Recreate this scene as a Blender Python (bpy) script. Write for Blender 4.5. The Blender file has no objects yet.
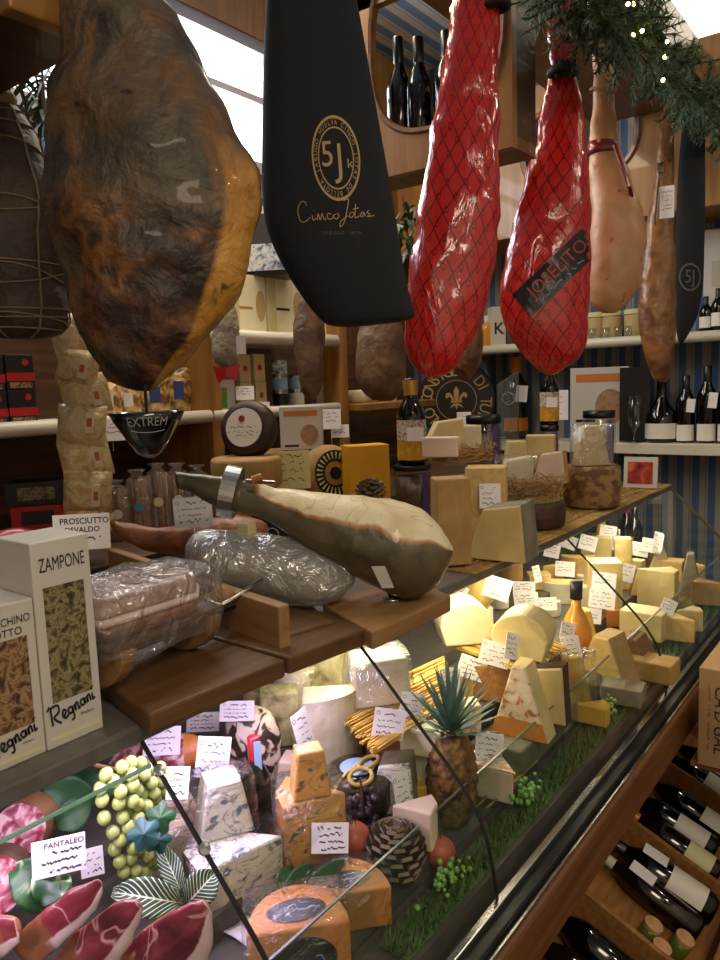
import bpy, bmesh, math, random
from mathutils import Vector, Matrix, noise
from mathutils.bvhtree import BVHTree
SC = bpy.context.scene
COL = SC.collection
PI = math.pi
random.seed(7)
# ------------------------------------------------------------------ camera
F, CX, CY = 740.0, 360.0, 480.0
def cam_axes(a, p, r):
    a, p, r = map(math.radians, (a, p, r))
    fw = Vector((math.cos(a)*math.cos(p), math.sin(a)*math.cos(p), -math.sin(p)))
    R = fw.cross(Vector((0, 0, 1))).normalized(); U = R.cross(fw)
    return fw, R*math.cos(r)+U*math.sin(r), U*math.cos(r)-R*math.sin(r)
FW, RT, UP = cam_axes(37.6, 7.2, -2)
EYE = Vector((0, 0, 1.6))
cam_d = bpy.data.cameras.new('camera'); cam = bpy.data.objects.new('camera', cam_d); COL.objects.link(cam)
m3 = Matrix((RT, UP, -FW)).transposed()
cam.matrix_world = Matrix.Translation(EYE) @ m3.to_4x4()
cam_d.sensor_fit = 'HORIZONTAL'; cam_d.sensor_width = 36; cam_d.lens = 36*F/720
cam_d.clip_start = 0.02; cam_d.clip_end = 60
SC.camera = cam
def ray(x, y): return (FW*F + RT*(x-CX) - UP*(y-CY))/F
def at(x, y, X=None, Y=None, Z=None, D=None):
    d = ray(x, y)
    if X is not None: t = (X-EYE.x)/d.x
    elif Y is not None: t = (Y-EYE.y)/d.y
    elif Z is not None: t = (Z-EYE.z)/d.z
    else: t = D
    return EYE + d*t
def depth(p): return (Vector(p)-EYE).dot(FW)
def heading(x, y): d = ray(x, y); return math.atan2(d.y, d.x) - PI/2   # turn of an object that faces the viewer
# ------------------------------------------------------------------ materials
MATS = {}
def nodes(name):
    m = bpy.data.materials.new(name); m.use_nodes = True; nt = m.node_tree
    b = nt.nodes['Principled BSDF']; MATS[name] = m
    return m, nt, b
def rgb(h):
    if not isinstance(h, str): return (*h, 1) if len(h) == 3 else h
    v = [int(h[i:i+2], 16)/255 for i in (0, 2, 4)]
    return (*[c/12.92 if c <= .04045 else ((c+.055)/1.055)**2.4 for c in v], 1)
def N(nt, t, **kw):
    n = nt.nodes.new(t)
    for k, v in kw.items():
        if k in n.inputs: n.inputs[k].default_value = v
        else: setattr(n, k, v)
    return n
def coords(nt, space='Object', scale=(1, 1, 1)):
    tc = N(nt, 'ShaderNodeTexCoord'); mp = N(nt, 'ShaderNodeMapping'); mp.inputs['Scale'].default_value = scale
    nt.links.new(tc.outputs[space], mp.inputs['Vector']); return mp.outputs[0]
def ramp(nt, fac, stops):
    r = N(nt, 'ShaderNodeValToRGB'); e = r.color_ramp.elements
    while len(e) < len(stops): e.new(.5)
    for i, (p, c) in enumerate(stops): e[i].position = p; e[i].color = rgb(c)
    nt.links.new(fac, r.inputs[0]); return r.outputs[0]
def M(name, c1, c2=None, scale=20, rough=.5, metal=0, bump=0, bscale=None, stretch=(1, 1, 1), detail=4, lo=.35, hi=.65, coat=0, sss=0, spec=.5, dist=0, space='Object', tr=0):
    if name in MATS: return MATS[name]
    m, nt, b = nodes(name)
    b.inputs['Base Color'].default_value = rgb(c1); b.inputs['Roughness'].default_value = rough; b.inputs['Metallic'].default_value = metal
    b.inputs['Coat Weight'].default_value = coat; b.inputs['Specular IOR Level'].default_value = spec
    if sss: b.inputs['Subsurface Weight'].default_value = sss; b.inputs['Subsurface Radius'].default_value = (.01, .006, .003)
    if tr: b.inputs['Transmission Weight'].default_value = tr
    v = None
    if c2 is not None:
        v = coords(nt, space, stretch)
        n = N(nt, 'ShaderNodeTexNoise', Scale=scale, Detail=detail, Distortion=dist); nt.links.new(v, n.inputs['Vector'])
        stops = [(lo, c1), (hi, c2)] if isinstance(c2, str) else c2
        nt.links.new(ramp(nt, n.outputs['Fac'], stops), b.inputs['Base Color'])
    if bump:
        v = v or coords(nt, space, stretch)
        n = N(nt, 'ShaderNodeTexNoise', Scale=bscale or scale*2, Detail=5); nt.links.new(v, n.inputs['Vector'])
        bp = N(nt, 'ShaderNodeBump', Strength=bump, Distance=.01); nt.links.new(n.outputs['Fac'], bp.inputs['Height']); nt.links.new(bp.outputs[0], b.inputs['Normal'])
    return m
def emit(name, c, s):
    m, nt, b = nodes(name); b.inputs['Base Color'].default_value = rgb(c); b.inputs['Emission Color'].default_value = rgb(c); b.inputs['Emission Strength'].default_value = s
    return m
def film(name, tint, amount, rough=.12, bump=.6, bscale=14, stretch=(1, 1, 1), milky=0.0, ior=1.45):
    """thin clear sheet: what is behind shows through, the sheet itself mirrors"""
    m, nt, b = nodes(name); nt.nodes.remove(b); out = nt.nodes['Material Output']
    t = N(nt, 'ShaderNodeBsdfTransparent', Color=rgb(tint)); g = N(nt, 'ShaderNodeBsdfGlossy', Roughness=rough)
    g.inputs['Color'].default_value = (1, 1, 1, 1)
    fr = N(nt, 'ShaderNodeLayerWeight'); pw = N(nt, 'ShaderNodeMath', operation='POWER'); pw.inputs[1].default_value = 5; nt.links.new(fr.outputs['Facing'], pw.inputs[0])
    mul = N(nt, 'ShaderNodeMath', operation='MULTIPLY_ADD'); mul.inputs[1].default_value = .9; mul.inputs[2].default_value = amount+.02
    if bump:
        v = coords(nt, 'Object', stretch); n = N(nt, 'ShaderNodeTexNoise', Scale=bscale, Detail=3, Distortion=1.2); nt.links.new(v, n.inputs['Vector'])
        bp = N(nt, 'ShaderNodeBump', Strength=bump, Distance=.03); nt.links.new(n.outputs['Fac'], bp.inputs['Height'])
        nt.links.new(bp.outputs[0], g.inputs['Normal']); nt.links.new(bp.outputs[0], fr.inputs['Normal'])
    nt.links.new(pw.outputs[0], mul.inputs[0])
    mx = N(nt, 'ShaderNodeMixShader'); nt.links.new(mul.outputs[0], mx.inputs[0]); nt.links.new(t.outputs[0], mx.inputs[1]); nt.links.new(g.outputs[0], mx.inputs[2])
    o = mx
    if milky:
        d = N(nt, 'ShaderNodeBsdfDiffuse', Color=(.8, .8, .82, 1)); o = N(nt, 'ShaderNodeMixShader'); o.inputs[0].default_value = milky
        nt.links.new(mx.outputs[0], o.inputs[1]); nt.links.new(d.outputs[0], o.inputs[2])
    nt.links.new(o.outputs[0], out.inputs[0]); return m
# ------------------------------------------------------------------ mesh building
class MB:
    def __init__(s): s.v, s.f, s.uv = [], [], None
    def add(s, vs, fs, T=None):
        k = len(s.v)
        s.v += [tuple(T @ Vector(p)) if T else tuple(p) for p in vs]; s.f += [tuple(i+k for i in f) for f in fs]; return s
    def box(s, c, d, T=None, tx=1, ty=1):
        x, y, z = [q/2 for q in d]; cx, cy, cz = c
        vs = [(cx+i*x*(tx if k > 0 else 1), cy+j*y*(ty if k > 0 else 1), cz+k*z) for k in (-1, 1) for j in (-1, 1) for i in (-1, 1)]
        return s.add(vs, [(0, 2, 3, 1), (4, 5, 7, 6), (0, 1, 5, 4), (2, 6, 7, 3), (0, 4, 6, 2), (1, 3, 7, 5)], T)
    def lathe(s, prof, seg=24, T=None, cap=True, a0=0, a1=2*PI):
        full = abs(a1-a0-2*PI) < 1e-6; n = seg if full else seg+1
        vs = [(r*math.cos(a0+(a1-a0)*i/seg), r*math.sin(a0+(a1-a0)*i/seg), z) for r, z in prof for i in range(n)]
        fs = [(k*n+i, k*n+(i+1) % n, (k+1)*n+(i+1) % n, (k+1)*n+i) for k in range(len(prof)-1) for i in range(n if full else seg)]
        if cap and full:
            if prof[0][0] > 1e-5: fs.append(tuple(range(n-1, -1, -1)))
            if prof[-1][0] > 1e-5: fs.append(tuple((len(prof)-1)*n+i for i in range(n)))
        return s.add(vs, fs, T)
    def prism(s, poly, z0, z1, T=None, sides=None, caps=True):
        n = len(poly); vs = [(x, y, z0) for x, y in poly]+[(x, y, z1) for x, y in poly]
        fs = [(i, (i+1) % n, n+(i+1) % n, n+i) for i in range(n) if sides is None or i in sides]
        if caps: fs += [tuple(range(n-1, -1, -1)), tuple(range(n, 2*n))]
        return s.add(vs, fs, T)
    def tube(s, pts, r, seg=6, T=None, cap=True):
        pts = [Vector(p) for p in pts]; n = len(pts); vs = []; rs = r if isinstance(r, (list, tuple)) else [r]*n
        up = Vector((.13, .21, .97)); ref = None
        for i, p in enumerate(pts):
            d = (pts[min(i+1, n-1)]-pts[max(i-1, 0)])
            d = d.normalized() if d.length > 1e-9 else Vector((0, 0, 1))
            if ref is None: ref = d.orthogonal().normalized()
            ref = (ref - d*ref.dot(d)); ref = ref.normalized() if ref.length > 1e-6 else d.orthogonal().normalized()
            b = d.cross(ref)
            vs += [tuple(p+(ref*math.cos(2*PI*k/seg)+b*math.sin(2*PI*k/seg))*rs[i]) for k in range(seg)]
        fs = [(i*seg+k, i*seg+(k+1) % seg, (i+1)*seg+(k+1) % seg, (i+1)*seg+k) for i in range(n-1) for k in range(seg)]
        if cap: fs += [tuple(range(seg-1, -1, -1)), tuple((n-1)*seg+k for k in range(seg))]
        return s.add(vs, fs, T)
    def ball(s, c, r, seg=12, rings=8, T=None):
        rx, ry, rz = r if isinstance(r, (tuple, list)) else (r, r, r)
        vs = [(c[0], c[1], c[2]-rz)]
        for k in range(1, rings):
            t = -PI/2+PI*k/rings
            vs += [(c[0]+rx*math.cos(t)*math.cos(2*PI*i/seg), c[1]+ry*math.cos(t)*math.sin(2*PI*i/seg), c[2]+rz*math.sin(t)) for i in range(seg)]
        vs.append((c[0], c[1], c[2]+rz)); L = len(vs)-1
        fs = [(0, 1+(i+1) % seg, 1+i) for i in range(seg)]
        fs += [(1+k*seg+i, 1+k*seg+(i+1) % seg, 1+(k+1)*seg+(i+1) % seg, 1+(k+1)*seg+i) for k in range(rings-2) for i in range(seg)]
        fs += [(1+(rings-2)*seg+i, 1+(rings-2)*seg+(i+1) % seg, L) for i in range(seg)]
        return s.add(vs, fs, T)
    def mesh(s, name, smooth=False):
        me = bpy.data.meshes.new(name); me.from_pydata(s.v, [], s.f); me.update()
        if s.uv:
            l = me.uv_layers.new(name='uv')
            for lp in me.loops: l.data[lp.index].uv = s.uv[lp.vertex_index]
        if smooth: me.polygons.foreach_set('use_smooth', [True]*len(me.polygons))
        return me
    def build(s, name, mat, parent=None, smooth=False, bevel=0, subdiv=0, loc=None, solid=0, bseg=2):
        o = bpy.data.objects.new(name, s.mesh(name, smooth)); COL.objects.link(o)
        o.data.materials.append(MATS[mat] if isinstance(mat, str) else mat)
        if parent: o.parent = parent
        if loc is not None: o.location = loc
        if solid: md = o.modifiers.new('solid', 'SOLIDIFY'); md.thickness = solid; md.offset = 0
        if bevel: md = o.modifiers.new('bevel', 'BEVEL'); md.width = bevel; md.segments = bseg; md.limit_method = 'ANGLE'; md.angle_limit = .6; md.use_clamp_overlap = True
        if subdiv: md = o.modifiers.new('sub', 'SUBSURF'); md.levels = md.render_levels = subdiv
        return o
def tag(o, label, cat, group=None, kind=None):
    o['label'] = label; o['category'] = cat
    if group: o['group'] = group
    if kind: o['kind'] = kind
    return o
def thing(name, label, cat, loc=(0, 0, 0), rz=0, group=None, tilt=(0, 0)):
    o = bpy.data.objects.new(name, None); COL.objects.link(o); o.location = loc; o.rotation_euler = (tilt[0], tilt[1], rz)
    o.empty_display_size = .05
    return tag(o, label, cat, group)
def struct(o): o['kind'] = 'structure'; return o
def copy_tree(o, parent=None):
    c = o.copy(); COL.objects.link(c)
    if parent: c.parent = parent
    for ch in list(o.children): copy_tree(ch, c)
    return c
def again(o, label, loc, rz=None, tilt=None):
    c = copy_tree(o); c['label'] = label; c.location = loc
    if rz is not None: c.rotation_euler.z = rz
    if tilt is not None: c.rotation_euler.x, c.rotation_euler.y = tilt
    return c
def text_mb(txt, h, shear=0, bold=0, width=None, space=1):
    cu = bpy.data.curves.new('t', 'FONT'); cu.body = txt; cu.size = h*1.38; cu.align_x = 'CENTER'; cu.align_y = 'CENTER'; cu.shear = shear; cu.offset = bold*h; cu.resolution_u = 3; cu.space_character = space
    o = bpy.data.objects.new('t', cu); COL.objects.link(o); dg = bpy.context.evaluated_depsgraph_get(); dg.update()
    me = bpy.data.meshes.new_from_object(o.evaluated_get(dg)); vs = [tuple(v.co) for v in me.vertices]; fs = [tuple(p.vertices) for p in me.polygons]
    bpy.data.objects.remove(o); bpy.data.curves.remove(cu); bpy.data.meshes.remove(me)
    if width and vs:
        w = max(v[0] for v in vs)-min(v[0] for v in vs); k = width/max(w, 1e-6); vs = [(v[0]*k, v[1], v[2]) for v in vs]
    return vs, fs
FRONT = Matrix.Rotation(PI/2, 4, 'X')     # xy drawing -> upright, facing local -y
def text_on(name, txt, h, mat, parent, pos, rot=0, T=FRONT, **kw):
    mb = MB(); vs, fs = text_mb(txt, h, **kw); mb.add(vs, fs, Matrix.Translation(pos) @ T @ Matrix.Rotation(rot, 4, 'Z'))
    return mb.build(name, mat, parent)
def scribble(mb, x0, x1, y, h, seed, T, t=.0006):
    t *= 1.5
    r = random.Random(seed); x = x0; pts = []
    while x < x1:
        pts.append((x, y+r.uniform(-.5, .5)*h)); x += h*r.uniform(.25, .55)
        if r.random() < .13: 
            _rib(mb, pts, t, T); pts = []; x += h*.6
    _rib(mb, pts, t, T)
def _rib(mb, pts, t, T):
    if len(pts) < 2: return
    vs = []; fs = []
    for (x, y) in pts: vs += [(x, y-t, 0), (x+t*.6, y+t, 0)]
    for i in range(len(pts)-1): fs.append((2*i, 2*i+2, 2*i+3, 2*i+1))
    mb.add(vs, fs, T)
def ring_mb(mb, r0, r1, z, T=None, seg=40, sx=1):
    vs = [(r*sx*math.cos(2*PI*i/seg), r*math.sin(2*PI*i/seg), z) for r in (r0, r1) for i in range(seg)]
    return mb.add(vs, [(i, (i+1) % seg, seg+(i+1) % seg, seg+i) for i in range(seg)], T)
def disc(mb, r, T=None, seg=32, sx=1, z=0):
    return mb.add([(r*sx*math.cos(2*PI*i/seg), r*math.sin(2*PI*i/seg), z) for i in range(seg)], [tuple(range(seg))], T)
# solids of revolution-like body from pairs of opposite outline points
def body(rows, d, k=.8, seg=32, amp=0, nscale=8, flat=1.0, e=1.0, kk=None, sub=1, seed=0, caps=True, fwd=None):
    """rows: (ax,ay,bx,by) opposite outline points; each becomes a ring at distance d, k times as thick as wide. returns MB in world space"""
    fine = []
    for i in range(len(rows)-1):
        for j in range(sub):
            t = j/sub
            p0, p1, p2, p3 = rows[max(i-1, 0)], rows[i], rows[i+1], rows[min(i+2, len(rows)-1)]
            fine.append([.5*(2*p1[q]+(p2[q]-p0[q])*t+(2*p0[q]-5*p1[q]+4*p2[q]-p3[q])*t*t+(3*p1[q]-p0[q]-3*p2[q]+p3[q])*t**3) for q in range(4)])
    fine.append(rows[-1]); mb = MB(); mb.uv = []; n = len(fine); L = 0; prev = None
    off = Vector((seed*7.1, seed*3.3, 0))
    cs = []
    for i, r in enumerate(fine):
        dd = d if not callable(d) else d(i/(n-1))
        A, B = at(r[0], r[1], D=dd), at(r[2], r[3], D=dd); c = (A+B)/2; a1 = (B-A)/2
        fv = (fwd or Vector((FW.x, FW.y, 0))).normalized(); kq = k if kk is None else k*kk(i/(n-1))
        a2 = fv*a1.length*kq
        if prev is not None: L += (c-prev).length
        prev = c; cs.append(c)
        for s in range(seg+1):
            an = 2*PI*s/seg; ca, sa = math.cos(an), math.sin(an)
            if e != 1: ca, sa = math.copysign(abs(ca)**e, ca), math.copysign(abs(sa)**e, sa)
            p = c - a1*ca - a2*sa*(flat if sa > 0 else 1)
            if amp:
                dirv = (p-c); dirv = dirv.normalized() if dirv.length > 1e-6 else fv
                p = p+dirv*amp*(noise.fractal(p*nscale+off, 1.0, 2.0, 3)) if s < seg else Vector(mb.v[-seg])
            mb.v.append(tuple(p)); mb.uv.append((s/seg, L))
    w = seg+1
    mb.f = [(i*w+s, i*w+s+1, (i+1)*w+s+1, (i+1)*w+s) for i in range(n-1) for s in range(seg)]
    if caps: mb.f += [tuple(range(seg-1, -1, -1)), tuple((n-1)*w+s for s in range(seg))]
    mb.seg, mb.rings, mb.cs = seg, n, cs
    return mb
def recentre(mb, o):
    o = Vector(o); mb.v = [tuple(Vector(v)-o) for v in mb.v]; return mb
def weld(ob):   # close the seam of a body
    bm = bmesh.new(); bm.from_mesh(ob.data); bmesh.ops.remove_doubles(bm, verts=bm.verts, dist=1e-5); bmesh.ops.recalc_face_normals(bm, faces=bm.faces); bm.to_mesh(ob.data); bm.free()
    ob.data.polygons.foreach_set('use_smooth', [True]*len(ob.data.polygons)); return ob
def split_faces(mb, test):
    a, b = MB(), MB()
    for q in (a, b): q.v = list(mb.v); q.uv = list(mb.uv) if mb.uv else None
    for f in mb.f:
        c = sum((Vector(mb.v[i]) for i in f), Vector())/len(f)
        (a if test(c, f) else b).f.append(f)
    for q in (a, b): prune(q)
    return a, b
def prune(q):
    used = sorted({i for f in q.f for i in f}); mp = {o: i for i, o in enumerate(used)}
    q.v = [q.v[i] for i in used]; q.uv = [q.uv[i] for i in used] if q.uv else None; q.f = [tuple(mp[i] for i in f) for f in q.f]
def on_surface(name, mb2, mat, host_obj, host_loc, px, py, spx, rot=0, lift=.0012):
    """lay a flat drawing (in drawing units) onto the curved front of a body"""
    T = host_loc; dg = bpy.context.evaluated_depsgraph_get(); dg.update(); bv = BVHTree.FromObject(host_obj, dg)
    c, s = math.cos(rot), math.sin(rot); out = MB(); inv = Vector(T)
    for v in mb2.v:
        x, y = px+(v[0]*c-v[1]*s)*spx, py-(v[0]*s+v[1]*c)*spx
        d = ray(x, y).normalized(); h = bv.ray_cast(EYE-inv, d)
        q = h[0] if h[0] else (at(px, py, D=depth(T))-inv)
        out.v.append(tuple(q - d*lift))
    out.f = list(mb2.f); return out.build(name, mat, host_obj.parent or None)
# ------------------------------------------------------------------ material set
M('wood_case', '6a4220', '85562e', 9, .45, bump=.15, stretch=(.25, 4, 4), coat=.2)
M('wood_dark', '35210f', '573619', 8, .45, bump=.15, stretch=(.4, 5, 5), coat=.15)
M('wood_board', '6b4c2e', '523820', 7, .5, bump=.1, stretch=(.5, 6, 6))
M('wood_light', 'a07a50', '8c6740', 7, .5, bump=.1, stretch=(.5, 6, 6))
M('wood_panel', 'a57538', '8b5f2a', 6, .4, bump=.05, stretch=(5, 5, .4), coat=.2)
M('wood_canopy', '80562a', '6a451d', 6, .45, stretch=(.4, 5, 5), coat=.15)
M('wood_crate', 'a8763f', '8a5c30', 10, .6, bump=.2, stretch=(1, 6, 6))
M('floor_wood', '2a1810', '3a2116', 8, .4, bump=.1, stretch=(1, 6, 1))
M('stone_ledge', '5c5854', '6a6661', 40, .35)
M('steel', 'c8c8c6', rough=.22, metal=1); M('dark_steel', '3a3a3a', rough=.35, metal=1); M('black', '0b0b0c', rough=.45); M('black_gloss', '060606', rough=.12, coat=.5)
M('rubber', '101010', rough=.7); M('white_shelf', 'd9d4c4', rough=.35); M('plaster', 'd8d2c4', rough=.9); M('paper', 'f3eff4', rough=.8); M('ink', '2a2430', rough=.8); M('ink_red', 'a02a20', rough=.8)
M('case_inside', '2b2826', rough=.6); M('deck', '4a4641', '5a544c', 30, .5)
def stripes(name, a, b, freq, axis='X', rough=.7):
    m, nt, bs = nodes(name); bs.inputs['Roughness'].default_value = rough
    v = coords(nt, 'Object', (freq, freq, freq)); s = N(nt, 'ShaderNodeSeparateXYZ'); nt.links.new(v, s.inputs[0])
    f = N(nt, 'ShaderNodeMath', operation='FRACT'); nt.links.new(s.outputs[axis], f.inputs[0])
    r = ramp(nt, f.outputs[0], [(0, a), (.42, a), (.47, b), (.55, b), (.6, a), (.64, b), (.95, b), (1, a)]); nt.links.new(r, bs.inputs['Base Color']); return m
stripes('wall_stripe_end', '3d5c86', '8d877c', 14, 'Y'); stripes('wall_stripe_back', '3d5c86', '8d877c', 14, 'X'); stripes('ceiling_stripe', '7fa8cf', 'e4e6e6', 9, 'Y')
film('case_glass', (.93, .97, .95), .015, rough=.02, bump=0); film('clear_glass', (.9, .93, .92), .06, rough=.05, bump=0); film('window_glass', (.97, .98, 1), .02, rough=.02, bump=0)
film('cling', (.94, .94, .95), .10, rough=.14, bump=.9, bscale=22, milky=.06); film('bag_film', (.95, .94, .92), .07, rough=.15, bump=.9, bscale=35, milky=.05)
film('cling_heavy', (.9, .9, .91), .22, rough=.16, bump=1.0, bscale=17, milky=.22); film('cling_soft', (.97, .97, .97), .03, rough=.2, bump=.6, bscale=30)
film('acrylic', (.85, .88, .88), .06, rough=.05, bump=0)
M('glass_edge', '9fd8c4', rough=.2); M('seal', '0a0a0a', rough=.6)
def layered(name, stops, scale, detail=6, dist=.6, rough=.5, bump=.5, bscale=30, speck=None, coat=0, stretch=(1, 1, 1), sss=0, vein=None):
    """mottled organic surface; speck=(colour, scale, threshold), vein=(colour, scale, width)"""
    m, nt, b = nodes(name); b.inputs['Roughness'].default_value = rough; b.inputs['Coat Weight'].default_value = coat
    if sss: b.inputs['Subsurface Weight'].default_value = sss; b.inputs['Subsurface Radius'].default_value = (.008, .004, .003)
    v = coords(nt, 'Object', stretch); n = N(nt, 'ShaderNodeTexNoise', Scale=scale, Detail=detail, Distortion=dist); nt.links.new(v, n.inputs['Vector'])
    col = ramp(nt, n.outputs['Fac'], stops)
    for kind, q in (('s', speck), ('v', vein)):
        if not q: continue
        n2 = N(nt, 'ShaderNodeTexNoise', Scale=q[1], Detail=3, Distortion=1.0 if kind == 'v' else .2); nt.links.new(v, n2.inputs['Vector'])
        src = n2.outputs['Fac']
        if kind == 'v':
            a = N(nt, 'ShaderNodeMath', operation='SUBTRACT'); a.inputs[1].default_value = .5; nt.links.new(src, a.inputs[0])
            ab = N(nt, 'ShaderNodeMath', operation='ABSOLUTE'); nt.links.new(a.outputs[0], ab.inputs[0])
            fac = ramp(nt, ab.outputs[0], [(0, 'ffffff'), (q[2], '000000')])
        else: fac = ramp(nt, src, [(q[2], '000000'), (q[2]+.05, 'ffffff')])
        mx = N(nt, 'ShaderNodeMix', data_type='RGBA'); nt.links.new(fac, mx.inputs[0]); nt.links.new(col, mx.inputs[6]); mx.inputs[7].default_value = rgb(q[0]); col = mx.outputs[2]
    nt.links.new(col, b.inputs['Base Color'])
    if bump:
        n3 = N(nt, 'ShaderNodeTexNoise', Scale=bscale, Detail=6); nt.links.new(v, n3.inputs['Vector'])
        bp = N(nt, 'ShaderNodeBump', Strength=bump, Distance=.02); nt.links.new(n3.outputs['Fac'], bp.inputs['Height']); nt.links.new(bp.outputs[0], b.inputs['Normal'])
    return m
layered('cured_skin', [(.3, '2c241c'), (.42, '4f4030'), (.52, '6b5238'), (.62, '85592e'), (.75, '4a3a2a')], 6, rough=.45, bump=.9, bscale=16, speck=('201812', 9, .63))
layered('cured_fat', [(.3, '9a6220'), (.5, 'c08a38'), (.7, 'd6a858')], 7, rough=.35, bump=.2, bscale=20, coat=.2, speck=('6e4418', 20, .66))
layered('cured_flesh', [(.3, '2a1710'), (.45, '4a2616'), (.55, '7b4420'), (.63, '9c5f22'), (.75, '33190f')], 11, rough=.35, bump=.9, bscale=24, coat=.2, speck=('18100c', 14, .6))
layered('ham_pink', [(.3, 'a87a48'), (.5, 'bd8c62'), (.65, 'bb7c56')], 9, rough=.4, bump=.2, bscale=20, speck=('8a4a30', 26, .68))
layered('ham_amber', [(.3, '3a2414'), (.45, '6e4522'), (.58, '8f6030'), (.7, '5a3e26')], 12, rough=.35, bump=.5, bscale=22, coat=.2)
layered('salame_grey', [(.3, '6e6250'), (.5, '8f8470'), (.7, 'b3a88e')], 22, rough=.7, bump=.6, bscale=40)
layered('salame_brown', [(.3, '4a3524'), (.5, '6b5039'), (.7, '85694c')], 14, rough=.5, bump=.5, bscale=30)
layered('netted', [(.3, '1d130c'), (.5, '352315'), (.7, '4a321f')], 9, rough=.6, bump=.7, bscale=18)
layered('white_fat', [(.3, 'd9c49a'), (.5, 'e9dcba'), (.7, 'f0e6cc')], 12, rough=.4, bump=.25, bscale=18, coat=.1)
layered('ham_bottom', [(.3, '3b3426'), (.5, '5a4f3a'), (.7, '6e5c40')], 16, rough=.6, bump=.6, bscale=30)
layered('prosciutto_cut', [(.3, '6e1420'), (.48, '96303c'), (.6, 'b4525c'), (.72, '7c1c28')], 14, rough=.3, bump=.2, coat=.3, stretch=(1, 1, 1), vein=('e0b4ae', 9, .035))
layered('pink_fat', [(.3, 'e2c2bc'), (.6, 'f1dcd6')], 10, rough=.35, bump=.1, coat=.2)
layered('prosciutto_skin', [(.3, '6a3a22'), (.5, '8c5534'), (.7, 'a36c46')], 14, rough=.4, bump=.4)
layered('salami_cut', [(.38, '7a2230'), (.5, 'b06470'), (.6, 'dfb6b4')], 60, detail=2, rough=.4, bump=.2)
layered('pancetta', [(.35, '8d6a5c'), (.5, 'b08f80'), (.65, '946a5c')], 10, rough=.35, bump=.2, coat=.3)
# cheeses
def cheese_mat(name, c1, c2, **kw): return M(name, c1, c2, kw.pop('scale', 12), kw.pop('rough', .45), bump=kw.pop('bump', .12), bscale=40, sss=0, **kw)
cheese_mat('paste_cream', 'd8c48c', 'c9b176'); cheese_mat('paste_white', 'd9d0b6', 'cabd98'); cheese_mat('paste_yellow', 'dfc373', 'd2b05a'); cheese_mat('paste_gold', 'd8b04a', 'c8982f')
cheese_mat('paste_grana', 'd9bb7e', 'cba866', scale=40, bump=.4); cheese_mat('paste_pink', 'e2cdbb', 'd8bfa6'); cheese_mat('paste_orange', 'd18a3e', 'c2762c')
cheese_mat('rind_brown', '6e4a28', '8a6236', bump=.4, rough=.7); cheese_mat('rind_dark', '3a2416', '50331f', bump=.5, rough=.6); cheese_mat('rind_straw', 'b6925a', 'a27c44', bump=.3, rough=.6); cheese_mat('rind_white', 'cfc6b0', 'b0a68c', bump=.3, rough=.8)
cheese_mat('rind_grey', '8b8272', '6f6656', bump=.4, rough=.8); cheese_mat('rind_orange', 'c07a3a', 'a8602a', bump=.3); cheese_mat('rind_choc', '2c1a13', '3c241a', bump=.3, rough=.5); cheese_mat('rind_green', '8d9a4a', 'a8a860', bump=.1)
layered('blue_paste', [(.3, 'ddd6c4'), (.6, 'ece6d6')], 14, rough=.45, bump=.15, speck=('6f7a86', 34, .555), stretch=(1, 1, 1.7), vein=('8a929a', 16, .018))
layered('blue_orange', [(.3, 'd29048'), (.6, 'e0a65e')], 14, rough=.45, bump=.15, speck=('6e6a58', 40, .565), stretch=(1, 1, 1.7), vein=('8c7f62', 18, .015))
layered('mottled_choc', [(.44, '2c1c14'), (.5, '4a3022'), (.53, 'd9c6b4'), (.7, 'e9dccb')], 26, detail=3, rough=.5, bump=.3)
layered('mottled_green', [(.35, '77734a'), (.5, 'b3aa7c'), (.65, 'cdc49c')], 25, rough=.6, bump=.4)
layered('wrap_colour', [(.35, 'd7c4a0'), (.45, 'c98a70'), (.55, 'e9e0d0'), (.65, '8aa0b8')], 30, rough=.25, bump=.4, coat=.3)
layered('speckled', [(.4, 'e4d3b6'), (.55, 'dcbf98'), (.62, 'a86a48')], 45, rough=.5, bump=.2)
M('straw', 'b99a5c', '96763c', 30, .7, bump=.2); M('straw_gold', 'dcb45e', 'b98d3a', 25, .65); M('raffia', 'b08a58', '8c683a', 30, .8)
M('cardboard', 'b08d62', 'a5825a', 6, .8); M('kraft', 'c2a878', 'b4996a', 6, .8); M('card_white', 'cbc7c0', rough=.5); M('card_cream', 'e8e0bd', rough=.5); M('card_yellow', 'e0a512', rough=.45); M('card_red', 'b01018', rough=.3, coat=.3); M('card_black', '141012', rough=.35); M('gold', 'b08a48', rough=.4, metal=.6); M('gold_print', 'a98a55', rough=.5)
M('paper_yellow', 'e2dc9a', rough=.8); M('purple', '5a3f96', rough=.4); M('label_white', 'e8e4da', rough=.6); M('label_cream', 'ddd9a4', rough=.6); M('label_blue', '8fb2d8', rough=.5); M('orange_print', 'c67a3a', rough=.5)
M('bottle_dark', '070806', rough=.08, coat=.3); M('bottle_green', '10180a', rough=.08, coat=.3); M('bottle_amber', '1a0c04', rough=.08, coat=.3); M('capsule_black', '101010', rough=.3); M('capsule_red', '8c1420', rough=.3); M('capsule_gold', 'c79a40', rough=.3, metal=.6); M('capsule_white', 'd0cabb', rough=.4); M('capsule_orange', 'd07a20', rough=.3); M('capsule_blue', '1a2a6a', rough=.3)
M('oil_gold', 'd08a2a', rough=.06, coat=.3); M('cork', 'b98a5a', 'd7a97a', 40, .8)
layered('olive_print', [(.34, '2e2a1c'), (.45, '625a3c'), (.53, '9a9064'), (.6, '6a6040'), (.72, '3a3422')], 80, detail=4, dist=1.0, rough=.6, bump=0)
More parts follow.
